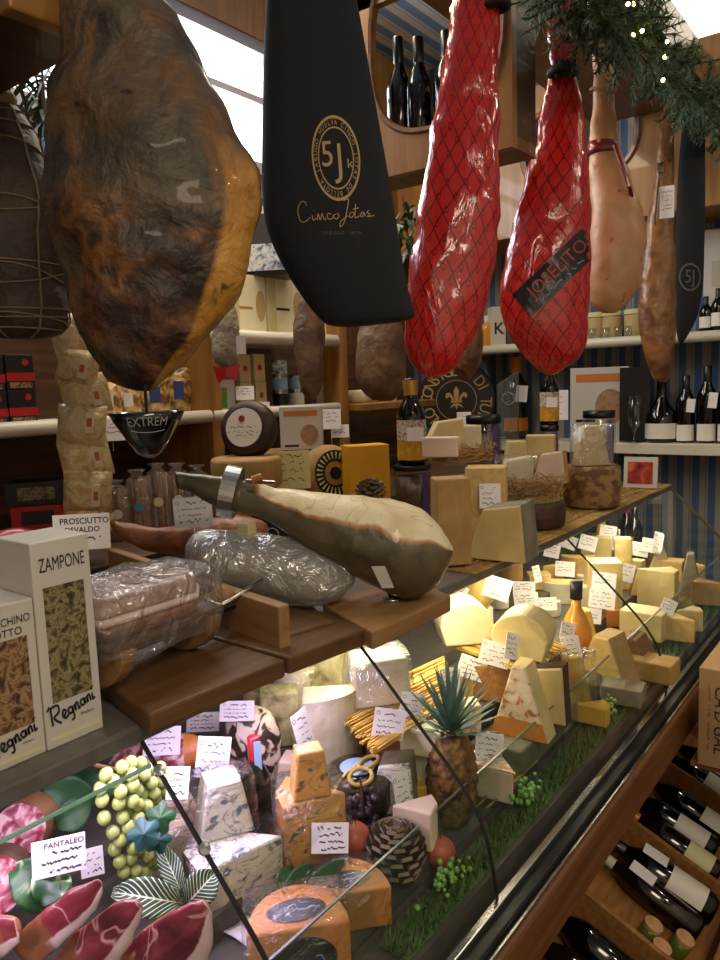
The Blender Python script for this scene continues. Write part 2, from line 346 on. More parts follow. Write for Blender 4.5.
layered('brown_print', [(.34, '3e281a'), (.45, '7a583c'), (.53, 'a98a68'), (.6, '7c583a'), (.72, '4a3020')], 80, detail=4, dist=1.0, rough=.6, bump=0)
layered('ham_print', [(.3, '8a6a50'), (.5, 'b08a68'), (.7, '7a5a44')], 30, rough=.6, bump=0)
layered('city_print', [(.35, '40506a'), (.5, 'b9c4d4'), (.6, 'e6e8ea'), (.7, '5a6a80')], 40, rough=.4, bump=0)
layered('blue_print', [(.35, '101a30'), (.5, '2a4a80'), (.62, 'a9c0dc')], 30, rough=.4, bump=0)
layered('fruit_print', [(.35, '6a1a14'), (.5, 'a83a2a'), (.62, 'c86a4a')], 18, rough=.4, bump=0)
M('green_print', '6a9a3a', rough=.5)
M('grape_skin', '93a650', 'adb86c', 60, .22, sss=.1, coat=.3); M('stem_brown', '6a4a2a', rough=.7); M('vine_leaf', '1d4a28', '2a5c34', 30, .45); M('teal_leaf', '1c4a4a', '2a5c58', 30, .45); M('dark_leaf', '1e4220', '2c5a2c', 20, .5)
layered('variegated', [(.45, '153f1c'), (.55, '2f5f2c'), (.62, 'a9b890')], 28, detail=3, rough=.4, bump=.1)
M('herb_green', '5a7440', '425a2e', 40, .7); M('herb_light', '86b85a', '6a9a44', 40, .6)
layered('pine_skin', [(.35, '3e2a12'), (.5, '74501f'), (.65, '94702e')], 60, rough=.6, bump=.5); M('pine_leaf', '48685a', '6f9080', 16, .5); M('cone_scale', '3a2a22', '5a4436', 40, .6); M('cone_tip', 'a89880', rough=.6)
layered('pome', [(.3, '9a3426'), (.5, 'b0583a'), (.7, 'b98650')], 9, rough=.5, bump=.1, coat=.2)
M('fir', '3c5434', '5e7a4e', 30, .7); M('bulb', 'ffd9a0', rough=.3)
M('ribbon_raffia', 'd2b870', 'b89a50', 30, .5)
def zebra():
    m, nt, b = nodes('zebra_leaf'); b.inputs['Roughness'].default_value = .4
    tc = N(nt, 'ShaderNodeTexCoord'); s = N(nt, 'ShaderNodeSeparateXYZ'); nt.links.new(tc.outputs['UV'], s.inputs[0])
    a = N(nt, 'ShaderNodeMath', operation='ABSOLUTE'); nt.links.new(s.outputs['X'], a.inputs[0])
    q = N(nt, 'ShaderNodeMath', operation='MULTIPLY_ADD'); q.inputs[1].default_value = -3.2; nt.links.new(a.outputs[0], q.inputs[0])
    y = N(nt, 'ShaderNodeMath', operation='MULTIPLY'); y.inputs[1].default_value = 10; nt.links.new(s.outputs['Y'], y.inputs[0]); nt.links.new(y.outputs[0], q.inputs[2])
    f = N(nt, 'ShaderNodeMath', operation='FRACT'); nt.links.new(q.outputs[0], f.inputs[0])
    c = ramp(nt, f.outputs[0], [(0, '22402c'), (.62, '2c4c34'), (.7, 'cfdcc0'), (.86, 'cfdcc0'), (.94, '22402c')])
    mid = ramp(nt, a.outputs[0], [(.03, 'ffffff'), (.06, '000000')]); mx = N(nt, 'ShaderNodeMix', data_type='RGBA'); nt.links.new(mid, mx.inputs[0]); nt.links.new(c, mx.inputs[6]); mx.inputs[7].default_value = rgb('dbe6cc')
    nt.links.new(mx.outputs[2], b.inputs['Base Color'])
zebra()
def red_foil():
    m, nt, b = nodes('red_foil'); b.inputs['Roughness'].default_value = .16; b.inputs['Coat Weight'].default_value = .3; b.inputs['Coat Roughness'].default_value = .1
    tc = N(nt, 'ShaderNodeTexCoord'); s = N(nt, 'ShaderNodeSeparateXYZ'); nt.links.new(tc.outputs['UV'], s.inputs[0])
    def lin(a, bq):
        x = N(nt, 'ShaderNodeMath', operation='MULTIPLY'); x.inputs[1].default_value = a; nt.links.new(s.outputs['X'], x.inputs[0])
        y = N(nt, 'ShaderNodeMath', operation='MULTIPLY_ADD'); y.inputs[1].default_value = bq; nt.links.new(s.outputs['Y'], y.inputs[0]); nt.links.new(x.outputs[0], y.inputs[2])
        f = N(nt, 'ShaderNodeMath', operation='FRACT'); nt.links.new(y.outputs[0], f.inputs[0]); return f.outputs[0]
    u, v = lin(14, 16), lin(-14, 16)
    def edge(x, w):
        return ramp(nt, x, [(0, 'ffffff'), (w, '000000'), (1-w, '000000'), (1, 'ffffff')])
    net = N(nt, 'ShaderNodeMath', operation='MAXIMUM'); nt.links.new(edge(u, .07), net.inputs[0]); nt.links.new(edge(v, .07), net.inputs[1])
    # round printed mark in the middle of every mesh of the net
    def cen(x):
        a = N(nt, 'ShaderNodeMath', operation='SUBTRACT'); a.inputs[1].default_value = .5; nt.links.new(x, a.inputs[0])
        p = N(nt, 'ShaderNodeMath', operation='MULTIPLY'); nt.links.new(a.outputs[0], p.inputs[0]); nt.links.new(a.outputs[0], p.inputs[1]); return p.outputs[0]
    u2, v2 = lin(14, 15), lin(-14, 19)
    d = N(nt, 'ShaderNodeMath', operation='ADD'); nt.links.new(cen(u2), d.inputs[0]); nt.links.new(cen(v2), d.inputs[1])
    mark = ramp(nt, d.outputs[0], [(.0, '808080'), (.006, '000000'), (.014, '000000'), (.018, 'ffffff'), (.034, 'ffffff'), (.04, '000000')])
    mk = N(nt, 'ShaderNodeMath', operation='MULTIPLY'); mk.inputs[1].default_value = .75; nt.links.new(mark, mk.inputs[0])
    al = N(nt, 'ShaderNodeMath', operation='MAXIMUM'); nt.links.new(net.outputs[0], al.inputs[0]); nt.links.new(mk.outputs[0], al.inputs[1])
    mx = N(nt, 'ShaderNodeMix', data_type='RGBA'); nt.links.new(al.outputs[0], mx.inputs[0]); mx.inputs[6].default_value = rgb('c0241f'); mx.inputs[7].default_value = rgb('14080a')
    nt.links.new(mx.outputs[2], b.inputs['Base Color'])
    vv = coords(nt, 'Object', (1, 1, .35)); n = N(nt, 'ShaderNodeTexNoise', Scale=18, Detail=4, Distortion=1.4); nt.links.new(vv, n.inputs['Vector'])
    bp = N(nt, 'ShaderNodeBump', Strength=.33, Distance=.02); nt.links.new(n.outputs['Fac'], bp.inputs['Height']); nt.links.new(bp.outputs[0], b.inputs['Normal']); nt.links.new(bp.outputs[0], b.inputs['Coat Normal'])
red_foil()
M('bag_cloth', '0b0d12', '11141a', 200, .85, bump=.15, bscale=400)
emit('lamp_white', 'fff4e0', 10); emit('lamp_violet', 'f0dcff', 8); emit('ceiling_glow', 'fff2d8', 2.5); emit('bulb_glow', 'ffd48a', 25)

def uv_zones(name, base_stops, zones, rough=.35, coat=.2, bump=.25, bscale=25, scale=12):
    """meat whose cut faces follow its own girth (u) and length (v): zones = (stops, scale, centre_u, half_u, v_from, vein)"""
    m, nt, b = nodes(name); b.inputs['Roughness'].default_value = rough; b.inputs['Coat Weight'].default_value = coat
    tc = N(nt, 'ShaderNodeTexCoord'); s = N(nt, 'ShaderNodeSeparateXYZ'); nt.links.new(tc.outputs['UV'], s.inputs[0]); v = coords(nt, 'Object')
    def nz(sc, d=4): n = N(nt, 'ShaderNodeTexNoise', Scale=sc, Detail=d, Distortion=.5); nt.links.new(v, n.inputs['Vector']); return n.outputs['Fac']
    col = ramp(nt, nz(scale), base_stops); w1 = nz(14)
    for stops, sc, cu, hu, v0, vein in zones:
        a = N(nt, 'ShaderNodeMath', operation='MULTIPLY_ADD'); a.inputs[1].default_value = .09; nt.links.new(w1, a.inputs[0]); nt.links.new(s.outputs['X'], a.inputs[2])
        d = N(nt, 'ShaderNodeMath', operation='SUBTRACT'); d.inputs[1].default_value = cu+.045; nt.links.new(a.outputs[0], d.inputs[0]); ab = N(nt, 'ShaderNodeMath', operation='ABSOLUTE'); nt.links.new(d.outputs[0], ab.inputs[0])
        wr = N(nt, 'ShaderNodeMath', operation='PINGPONG'); wr.inputs[1].default_value = .5; nt.links.new(ab.outputs[0], wr.inputs[0])
        f1 = ramp(nt, wr.outputs[0], [(hu-.006, 'ffffff'), (hu+.006, '000000')])
        e = N(nt, 'ShaderNodeMath', operation='MULTIPLY_ADD'); e.inputs[1].default_value = .05; nt.links.new(w1, e.inputs[0]); nt.links.new(s.outputs['Y'], e.inputs[2])
        f2 = ramp(nt, e.outputs[0], [(v0+.02, '000000'), (v0+.03, 'ffffff')])
        f = N(nt, 'ShaderNodeMath', operation='MULTIPLY'); nt.links.new(f1, f.inputs[0]); nt.links.new(f2, f.inputs[1])
        c2 = ramp(nt, nz(sc), stops)
        if vein:
            n2 = N(nt, 'ShaderNodeTexNoise', Scale=vein[1], Detail=2, Distortion=1.2); nt.links.new(v, n2.inputs['Vector']); q = N(nt, 'ShaderNodeMath', operation='SUBTRACT'); q.inputs[1].default_value = .5; nt.links.new(n2.outputs['Fac'], q.inputs[0]); qa = N(nt, 'ShaderNodeMath', operation='ABSOLUTE'); nt.links.new(q.outputs[0], qa.inputs[0])
            mv = N(nt, 'ShaderNodeMix', data_type='RGBA'); nt.links.new(ramp(nt, qa.outputs[0], [(0, 'ffffff'), (vein[2], '000000')]), mv.inputs[0]); nt.links.new(c2, mv.inputs[6]); mv.inputs[7].default_value = rgb(vein[0]); c2 = mv.outputs[2]
        mx = N(nt, 'ShaderNodeMix', data_type='RGBA'); nt.links.new(f.outputs[0], mx.inputs[0]); nt.links.new(col, mx.inputs[6]); nt.links.new(c2, mx.inputs[7]); col = mx.outputs[2]
    nt.links.new(col, b.inputs['Base Color'])
    bp = N(nt, 'ShaderNodeBump', Strength=bump, Distance=.015); nt.links.new(nz(bscale, 6), bp.inputs['Height']); nt.links.new(bp.outputs[0], b.inputs['Normal'])
FATW = [(.3, 'd9c49a'), (.5, 'e9dcba'), (.7, 'f0e6cc')]
uv_zones('carved_ham', [(.3, '3b3426'), (.5, '5a4f3a'), (.7, '6e5c40')], [([(.3, 'a8703e'), (.7, 'bd8a54')], 12, .0, .192, .16, None), (FATW, 12, .0, .178, .17, ('cbb083', 8, .01))])
uv_zones('cut_ham_zones', [(.3, '6a3a22'), (.5, '8c5534'), (.7, 'a36c46')], [([(.3, 'c2a09a'), (.6, 'd2b8b0')], 10, .40, .10, .035, None), ([(.3, '4c0e16'), (.48, '701e28'), (.6, '883640'), (.72, '581520')], 14, .15, .165, .045, ('c08c88', 12, .012))])
# ------------------------------------------------------------------ room
XL, XR, YF, YB, ZC = -1.6, 3.78, -1.9, 2.40, 3.35
struct(MB().box(((XL+XR)/2, (YF+YB)/2, -.03), (XR-XL+.2, YB-YF+.2, .06)).build('floor', 'floor_wood'))
struct(MB().box(((XL+XR)/2, (YF+YB)/2, ZC+.03), (XR-XL+.2, YB-YF+.2, .06)).build('ceiling', 'ceiling_stripe'))
struct(MB().box((XR+.05, (YF+YB)/2, ZC/2), (.1, YB-YF+.2, ZC)).build('wall_right', 'wall_stripe_end'))
struct(MB().box((XL-.05, (YF+YB)/2, ZC/2), (.1, YB-YF+.2, ZC)).build('wall_left', 'plaster'))
struct(MB().box(((XL+XR)/2, YF-.05, ZC/2), (XR-XL, .1, ZC)).build('wall_front', 'plaster'))
WX0, WX1, WZ0, WZ1 = .62, 2.62, 2.54, 3.09
w = MB(); yb = YB+.05
w.box(((XL+XR)/2, yb, WZ0/2), (XR-XL, .1, WZ0)); w.box(((XL+XR)/2, yb, (WZ1+ZC)/2), (XR-XL, .1, ZC-WZ1))
w.box(((XL+WX0)/2, yb, (WZ0+WZ1)/2), (WX0-XL, .1, WZ1-WZ0)); w.box(((WX1+XR)/2, yb, (WZ0+WZ1)/2), (XR-WX1, .1, WZ1-WZ0))
struct(w.build('wall_back', 'wall_stripe_back'))
win = struct(thing('window_1', 'long clerestory window above the back shelves', 'window')); del win['label'], win['category']
fr = MB(); xm = (WX0+WX1)/2
fr.box((xm, YB+.02, WZ1-.02), (WX1-WX0, .1, .05)); fr.box((xm, YB+.02, WZ0+.02), (WX1-WX0, .1, .05)); fr.box((xm, YB+.02, 2.86), (WX1-WX0, .05, .028))
for x in (WX0+.02, WX1-.02): fr.box((x, YB+.02, (WZ0+WZ1)/2), (.04, .1, WZ1-WZ0))
fr.build('window_frame', M('frame_grey', '8f8a94', rough=.5), win)
MB().box((xm, YB+.04, (WZ0+WZ1)/2), (WX1-WX0-.02, .006, WZ1-WZ0-.02)).build('window_pane', 'window_glass', win)
struct(MB().box((xm, YB-.02, 3.19), (3.2, .04, .19)).build('trim_1', 'wood_panel'))
struct(MB().box((3.2, YB-.03, 2.85), (.9, .06, .9)).build('trim_2', 'wood_panel'))
struct(MB().box((1.1, YB-.02, 1.15), (5.0, .03, 2.3)).build('trim_3', 'wood_dark'))
# world seen through the clerestory: bright overcast sky
wd = bpy.data.worlds.new('world'); SC.world = wd; wd.use_nodes = True
wd.node_tree.nodes['Background'].inputs[0].default_value = (.93, .95, 1, 1); wd.node_tree.nodes['Background'].inputs[1].default_value = 5.0
# ------------------------------------------------------------------ lights
def area(name, loc, size, energy, col, rot=(0, 0, 0), sy=None, spread=None):
    l = bpy.data.lights.new(name, 'AREA'); l.energy = energy; l.color = col; l.size = size
    if sy: l.shape = 'RECTANGLE'; l.size_y = sy
    if spread: l.spread = spread
    o = bpy.data.objects.new(name, l); COL.objects.link(o); o.location = loc; o.rotation_euler = rot; return o
area('window_daylight', (xm, YB+.12, 2.78), 1.9, 40, (.9, .94, 1), (-PI/2, 0, 0), .55)
area('shop_fill', (-.5, -1.0, 3.2), 1.4, 38, (1, .83, .62), (0, 0, 0), .5)  # added unseen fill behind the camera, brightens the fronts of the hams
for _x, _y in ((1.0, -1.6), (2.5, -1.2), (3.3, -.3)): area('shop_spot', (_x, _y, 3.3), .09, 7, (1, .84, .62), (0, 0, 0)).data.shape = 'DISK'
area('aisle_fill', (1.9, 1.7, 3.1), 1.6, 26, (1, .82, .58), (0, 0, 0), .25)  # added unseen fill for the warm ambience over the back shelves
area('shelf_lamp', (2.2, 2.25, 2.28), 2.4, 5, (1, .9, .7), (PI/9, 0, 0), .06)
tag(MB().box((3.765, .72, 3.09), (.03, .95, .46)).build('glow_panel', emit('glow_right', 'fff4dc', 5)), 'glowing white panel added for the bright area above the fir garland', 'light panel')  # emissive sheet added to stand in for the bright white area up there
# ------------------------------------------------------------------ the glass display case
GX0, GX1 = .10, 3.12
case = thing('display_case', 'long glass-fronted deli display case with a wooden bumper rail', 'display case', (0, 0, 0))
MB().box((1.36, 1.07, .30), (3.52, .72, .60)).build('plinth', 'case_inside', case)
MB().box((1.36, .99, .66), (3.52, .92, .12)).build('tub', 'case_inside', case)
MB().box((1.36, .505, .663), (3.52, .05, .105)).build('bumper', 'wood_case', case, bevel=.008)
MB().box((1.36, .52, .725), (3.52, .045, .02)).build('rail', 'black', case, bevel=.003)
MB().box((1.36, .527, .741), (3.52, .014, .012)).build('glass_channel', 'steel', case, bevel=.002)
MB().box((1.36, .492, .7195), (3.52, .006, .007)).build('trim_line', 'steel', case)
LV = [(.62, .80, .79), (.80, 1.01, .83), (1.01, 1.37, .87)]
dk = MB(); dk.box((1.36, .585, .745), (3.5, .07, .05))
for y0, y1, z in LV: dk.box((1.36, (y0+y1)/2, (z+.72)/2), (3.5, y1-y0, z-.72))
dk.build('deck', 'deck', case)
MB().box((1.36, 1.40, .92), (3.52, .06, .46)).build('back_panel', M('back_white', 'd8d4cc', rough=.5), case)
MB().box((1.36, 1.12, 1.152), (3.52, .62, .026)).build('ledge', 'stone_ledge', case, bevel=.005)
LZ = 1.165
PROF = [(.808, 1.142), (.76, 1.095), (.70, 1.036), (.65, .987), (.615, .952), (.585, .918), (.560, .880), (.545, .84), (.535, .79), (.529, .74)]
for a, b in ((GX0, .552), (.558, 1.018), (1.024, 2.018), (2.024, GX1)):
    g = MB(); n = len(PROF)
    g.add([(x, y, z) for y, z in PROF for x in (a, b)], [(2*i, 2*i+1, 2*i+3, 2*i+2) for i in range(n-1)])
    g.build('glass_pane', 'case_glass', case, smooth=True)
for x, r in ((.555, .0035), (1.021, .003), (2.021, .003)):
    MB().tube([(x, y, z) for y, z in PROF], r, 6).build('seal', 'seal', case)
MB().tube([(GX1, y, z) for y, z in PROF], .006, 6).build('seal', M('end_trim', '3a3014', rough=.4), case)
MB().add([(GX1, y, z) for y, z in PROF]+[(GX1, 1.37, 1.14), (GX1, 1.37, .74)], [tuple(range(len(PROF)+2))]).build('end_glass', 'case_glass', case)
MB().box((.33, .786, 1.118), (.44, .004, .004)).build('glass_edge', 'glass_edge', case)
for x0, x1 in ((.10, .93), (.96, 1.54), (1.57, 2.3), (2.33, 3.08)):
    MB().box(((x0+x1)/2, .622, .84), (x1-x0, .004, .10)).build('inner_glass', 'case_glass', case)
    MB().box(((x0+x1)/2, .622, .891), (x1-x0, .004, .0025)).build('glass_edge', M('edge_dim', '5a625a', rough=.3), case)
for y, z in ((.694, 1.032), (.775, 1.112)): MB().lathe([(0, -.003), (.008, -.002), (.008, .002), (0, .003)], 16, Matrix.Translation((.555, y, z)) @ Matrix.Rotation(PI/4, 4, 'X')).build('seal_clip', 'steel', case)
# strip lamps under the ledge: meat light on the left, warm white beyond
for a, b, m in ((.0, .98, 'lamp_violet'), (1.04, 2.0, 'lamp_white'), (2.06, 3.08, 'lamp_white')):
    t = thing('strip_lamp', {'lamp_violet': 'violet-white strip lamp under the ledge over the blue cheeses and hams'}.get(m, 'warm white strip lamp under the ledge ' + ('over the straw trays' if a < 2 else 'at the far end of the case')), 'lamp', ((a+b)/2, .90, 1.13))
    MB().tube([(-(b-a)/2, 0, -.010), ((b-a)/2, 0, -.010)], .008, 8).build('tube', m, t)
    MB().box((0, .005, .003), (b-a, .04, .012)).build('housing', 'white_shelf', t)
area('case_lamp_violet', (.45, .86, 1.12), 1.0, 4.6, (.86, .66, 1), (-.25, 0, 0), .05)
area('case_lamp_warm', (1.52, .88, 1.12), .95, 6.8, (1, .84, .52), (-.15, 0, 0), .05)
area('case_lamp_far', (2.57, .88, 1.12), 1.0, 6.0, (1, .84, .55), (-.15, 0, 0), .05)
# ------------------------------------------------------------------ shelves behind the counter
def shelf(label, c, d, axis):
    t = thing('wall_shelf', label, 'shelf', c)
    L, dep, th = d
    if axis == 'X': MB().box((0, dep/2, 0), (L, dep, .025)).build('board', 'white_shelf', t); MB().tube([(-L/2, 0, 0), (L/2, 0, 0)], th/2, 10).build('rounded_lip', 'white_shelf', t, smooth=True)
    else: MB().box((dep/2, 0, 0), (dep, L, .025)).build('board', 'white_shelf', t); MB().tube([(0, -L/2, 0), (0, L/2, 0)], th/2, 10).build('rounded_lip', 'white_shelf', t, smooth=True)
    return t
UZ, DZ = 1.795, 1.515
shelf('upper white shelf with a rounded lip on the back wall, carrying cream boxes', (2.11, 2.0, UZ), (.70, .37, .05), 'X')
shelf('lower white shelf right of the wooden post, under the kraft boxes', (2.11, 2.0, DZ), (.70, .37, .042), 'X')
shelf('lower white shelf at the left behind the hanging snack bags, under the red cake boxes', (1.02, 2.0, DZ), (1.45, .37, .045), 'X')
shelf('upper white shelf on the striped end wall carrying glassware', (3.52, 1.17, 1.765), (1.7, .25, .048), 'Y')
t = thing('wall_shelf', 'square-edged white shelf on the striped end wall carrying dark bottles', 'shelf', (3.52, 1.2, 1.285)); MB().box((.125, 0, -.018), (.25, 1.86, .05)).build('board', 'white_shelf', t, bevel=.003)
EZ = 1.292
for i, (x, lab) in enumerate(((1.775, 'wooden shelf post beside the wheel with the white round label'), (2.50, 'wooden shelf post between the small blue box and the greyish smoked ham'))):
    tag(MB().box((x, 1.99+(.18, .05)[i], 1.776), (.05, (.36, .10)[i], 1.108)).build('shelf_post', 'wood_panel', bevel=.003), lab, 'post')
tag(MB().box((1.2, 1.915, .61), (4.7, .91, 1.22)).build('back_counter', 'wood_dark', bevel=.004), 'dark wooden work counter along the back wall', 'counter')
BZ = 1.24
tag(MB().box((2.83, 2.12, 1.51), (.60, .4, .03)).build('wooden_shelf', 'wood_panel', bevel=.003), 'short wooden shelf right of the post under the greyish smoked ham', 'shelf')
# ------------------------------------------------------------------ overhead woodwork
def oval_panel(mb, u0, u1, v0, v1, cu, cv, ru, rv, th, put, seg=48, e=.75):
    """board with an oval opening; put(u,v,w) gives the point"""
    vs = []; fs = []
    for w in (0, th):
        for k in range(seg):
            a = 2*PI*k/seg; c, s = math.cos(a), math.sin(a)
            m = 1/max(abs(c), abs(s)); ou, ov = c*m, s*m
            o = (cu+(u1-cu if ou > 0 else cu-u0)*ou, cv+(v1-cv if ov > 0 else cv-v0)*ov)
            i = (cu+ru*math.copysign(abs(c)**e, c), cv+rv*math.copysign(abs(s)**e, s)); vs += [put(*i, w), put(*o, w)]
    n = 2*seg
    for k in range(seg):
        j = (k+1) % seg
        fs += [(2*k, 2*k+1, 2*j+1, 2*j), (n+2*k, n+2*j, n+2*j+1, n+2*k+1), (2*k, 2*j, n+2*j, n+2*k), (2*k+1, n+2*k+1, n+2*j+1, 2*j+1)]
    mb.add(vs, fs)
    return [put(cu+ru*math.copysign(abs(math.cos(2*PI*k/seg))**e, math.cos(2*PI*k/seg)), cv+rv*math.copysign(abs(math.sin(2*PI*k/seg))**e, math.sin(2*PI*k/seg)), 0) for k in range(seg+1)]
wc = thing('wine_cabinet', 'overhead wooden cabinet with an oval opening in its end and dark bottles inside', 'cabinet', (0, 0, 0))
mb = MB(); rim = oval_panel(mb, .84, 1.46, 2.17, 2.62, 1.06, 2.50, .20, .235, .025, lambda u, v, w: (1.75+w, u, v), e=.75)
mb.build('end_panel', 'wood_panel', wc)
MB().tube(rim, .009, 6, cap=False).build('opening_rim', 'wood_case', wc)
MB().box((1.83, 1.15, 2.185), (.11, .62, .03)).build('bottom_board', 'wood_canopy', wc)
MB().box((1.83, .85, 2.41), (.11, .02, .42)).build('front_board', 'wood_dark', wc)
ep = thing('overhead_panel', 'wooden overhead panel with an oval opening before the striped end wall', 'panel', (0, 0, 0))
mb = MB(); rim = oval_panel(mb, .2, 2.3, 2.29, 2.95, 1.315, 2.66, .27, .2, .03, lambda u, v, w: (3.40+w, u, v), e=.9); mb.build('front_panel', 'wood_panel', ep)
MB().tube(rim, .014, 6, cap=False).build('opening_rim', 'wood_case', ep)
MB().box((3.59, 1.25, 2.30), (.378, 2.1, .025)).build('bottom_board', 'wood_panel', ep)
cp = thing('canopy', 'brown wooden canopy board above the hanging hams', 'canopy', (0, 0, 0))
MB().box((2.575, .985, 2.725), (1.6, .47, .05)).build('board', 'wood_canopy', cp); MB().box((2.575, .755, 2.765), (1.6, .03, .13)).build('fascia', 'wood_case', cp)
lb = thing('canopy_box', 'dark wooden canopy end overhead at the upper left corner', 'canopy', (0, 0, 0))
MB().box((.64, 1.3, 2.45), (.14, .6, .66)).build('box', 'wood_dark', lb, bevel=.006); MB().box((.572, 1.3, 2.45), (.012, .5, .52)).build('end_panel', 'wood_dark', lb, bevel=.004); MB().box((.64, 1.0, 2.14), (.16, .03, .06)).build('lower_moulding', 'wood_panel', lb, bevel=.004)
hr = tag(MB().tube([(.3, .80, 2.72), (1.6, .80, 2.72)], .012, 10).build('hanging_rail', 'steel', smooth=True), 'steel rail overhead from which the large hams hang', 'rail')
# ------------------------------------------------------------------ hanging hams
def hang(name, label, cat, rows, d, mat, part, cord_to=None, group=None, **kw):
    mb = body(rows, d, **kw); c = sum(mb.cs, Vector())/len(mb.cs); base = Vector((c.x, c.y, min(v[2] for v in mb.v)))
    t = thing(name, label, cat, base, 0, group); recentre(mb, base)
    o = weld(mb.build(part, mat, t, smooth=True)); return t, o, base, mb
def LR(*r): return [(a, y, b, y) for y, a, b in r]
def ham_material():   # the big ham: dark rind, amber fat down its right side, exposed dark flesh low down
    m, nt, b = nodes('big_ham'); b.inputs['Roughness'].default_value = .48; b.inputs['Coat Weight'].default_value = .12
    v = coords(nt, 'Object'); uvn = N(nt, 'ShaderNodeTexCoord'); s = N(nt, 'ShaderNodeSeparateXYZ'); nt.links.new(uvn.outputs['UV'], s.inputs[0])
    def nz(sc, det=6, dist=.6, st=None):
        n = N(nt, 'ShaderNodeTexNoise', Scale=sc, Detail=det, Distortion=dist); nt.links.new(st or v, n.inputs['Vector']); return n.outputs['Fac']
    def mix(f, a, c):
        x = N(nt, 'ShaderNodeMix', data_type='RGBA'); nt.links.new(f, x.inputs[0])
        for q, sck in ((a, 6), (c, 7)):
            if isinstance(q, str): x.inputs[sck].default_value = rgb(q)
            else: nt.links.new(q, x.inputs[sck])
        return x.outputs[2]
    def zone(sock, centre, width, amp, sc):   # 1 inside the band centre±width, wavy border
        a = N(nt, 'ShaderNodeMath', operation='MULTIPLY_ADD'); a.inputs[1].default_value = amp; nt.links.new(nz(sc, 4), a.inputs[0]); nt.links.new(sock, a.inputs[2])
        d = N(nt, 'ShaderNodeMath', operation='SUBTRACT'); d.inputs[1].default_value = centre+amp*.5; nt.links.new(a.outputs[0], d.inputs[0])
        ab = N(nt, 'ShaderNodeMath', operation='ABSOLUTE'); nt.links.new(d.outputs[0], ab.inputs[0])
        return ramp(nt, ab.outputs[0], [(width*.8, 'ffffff'), (width*1.05, '000000')])
    def mul(a, c):
        x = N(nt, 'ShaderNodeMath', operation='MULTIPLY'); nt.links.new(a, x.inputs[0]); nt.links.new(c, x.inputs[1]); return x.outputs[0]
    skin = ramp(nt, nz(9, 9, .25), [(.28, '1c1814'), (.42, '3c342a'), (.5, '524434'), (.6, '604a32'), (.68, '42382c'), (.8, '231e19')])
    streak = ramp(nt, nz(5, 5, 1.2, coords(nt, 'Object', (3, 3, .8))), [(.52, '000000'), (.62, 'ffffff')])
    skin = mix(mul(streak, zone(s.outputs['X'], .40, .08, .12, 5)), skin, '6a4a26')
    skin = mix(mul(streak, zone(s.outputs['X'], .13, .08, .12, 5)), skin, '6e4c28')
    flesh = ramp(nt, nz(17, 8, .3), [(.3, '17100c'), (.45, '33221a'), (.54, '573722'), (.6, '7c5228'), (.68, '46301f'), (.8, '1c130e')])
    fat = ramp(nt, nz(6, 5), [(.3, '96601c'), (.5, 'bd8634'), (.7, 'cf9e4c')])
    low = N(nt, 'ShaderNodeMath', operation='SUBTRACT'); nt.links.new(s.outputs['Y'], low.inputs[0]); low.inputs[1].default_value = 0
    c = mix(mul(zone(s.outputs['X'], .26, .14, .16, 7), zone(s.outputs['Y'], .56, .15, .16, 7)), skin, flesh)
    c = mix(mul(zone(s.outputs['X'], .45, .07, .10, 6), zone(s.outputs['Y'], .50, .17, .10, 6)), c, fat)
    spots = ramp(nt, nz(26, 3, .2), [(.66, '000000'), (.72, 'ffffff')]); c = mix(spots, c, '1c130d')
    nt.links.new(c, b.inputs['Base Color'])
    bp = N(nt, 'ShaderNodeBump', Strength=.9, Distance=.02); nt.links.new(nz(22, 10, .3), bp.inputs['Height']); nt.links.new(bp.outputs[0], b.inputs['Normal'])
ham_material()
t, o, b0, mb = hang('cured_ham', 'large dark cured ham with amber fat hanging nearest, over the boxed sausages', 'ham',
    LR((-90, 92, 128), (-60, 78, 140), (-30, 70, 150), (0, 62, 168), (30, 60, 186), (60, 56, 202), (90, 53, 217), (120, 50, 232), (150, 48, 247), (175, 48, 258), (205, 50, 262), (235, 55, 258), (265, 60, 248), (295, 66, 235), (325, 76, 216), (350, 88, 196), (372, 104, 180), (386, 124, 164), (391, 138, 152)),
    1.0, 'big_ham', 'meat', k=.62, amp=.013, nscale=13, sub=3, seg=64, seed=1)
sk = MB()
for q, (px, py) in enumerate(((150, 470), (150, 400))): pass
top = Vector(mb.cs[0]); MB().tube([(0, 0, top.z+b0.z*0 - 0) if 0 else tuple(top-b0*0) if 0 else (top.x-b0.x, top.y-b0.y, top.z-b0.z), (top.x-b0.x, .80-b0.y, 2.72-b0.z)], .004, 6).build('cord', 'rubber', t)
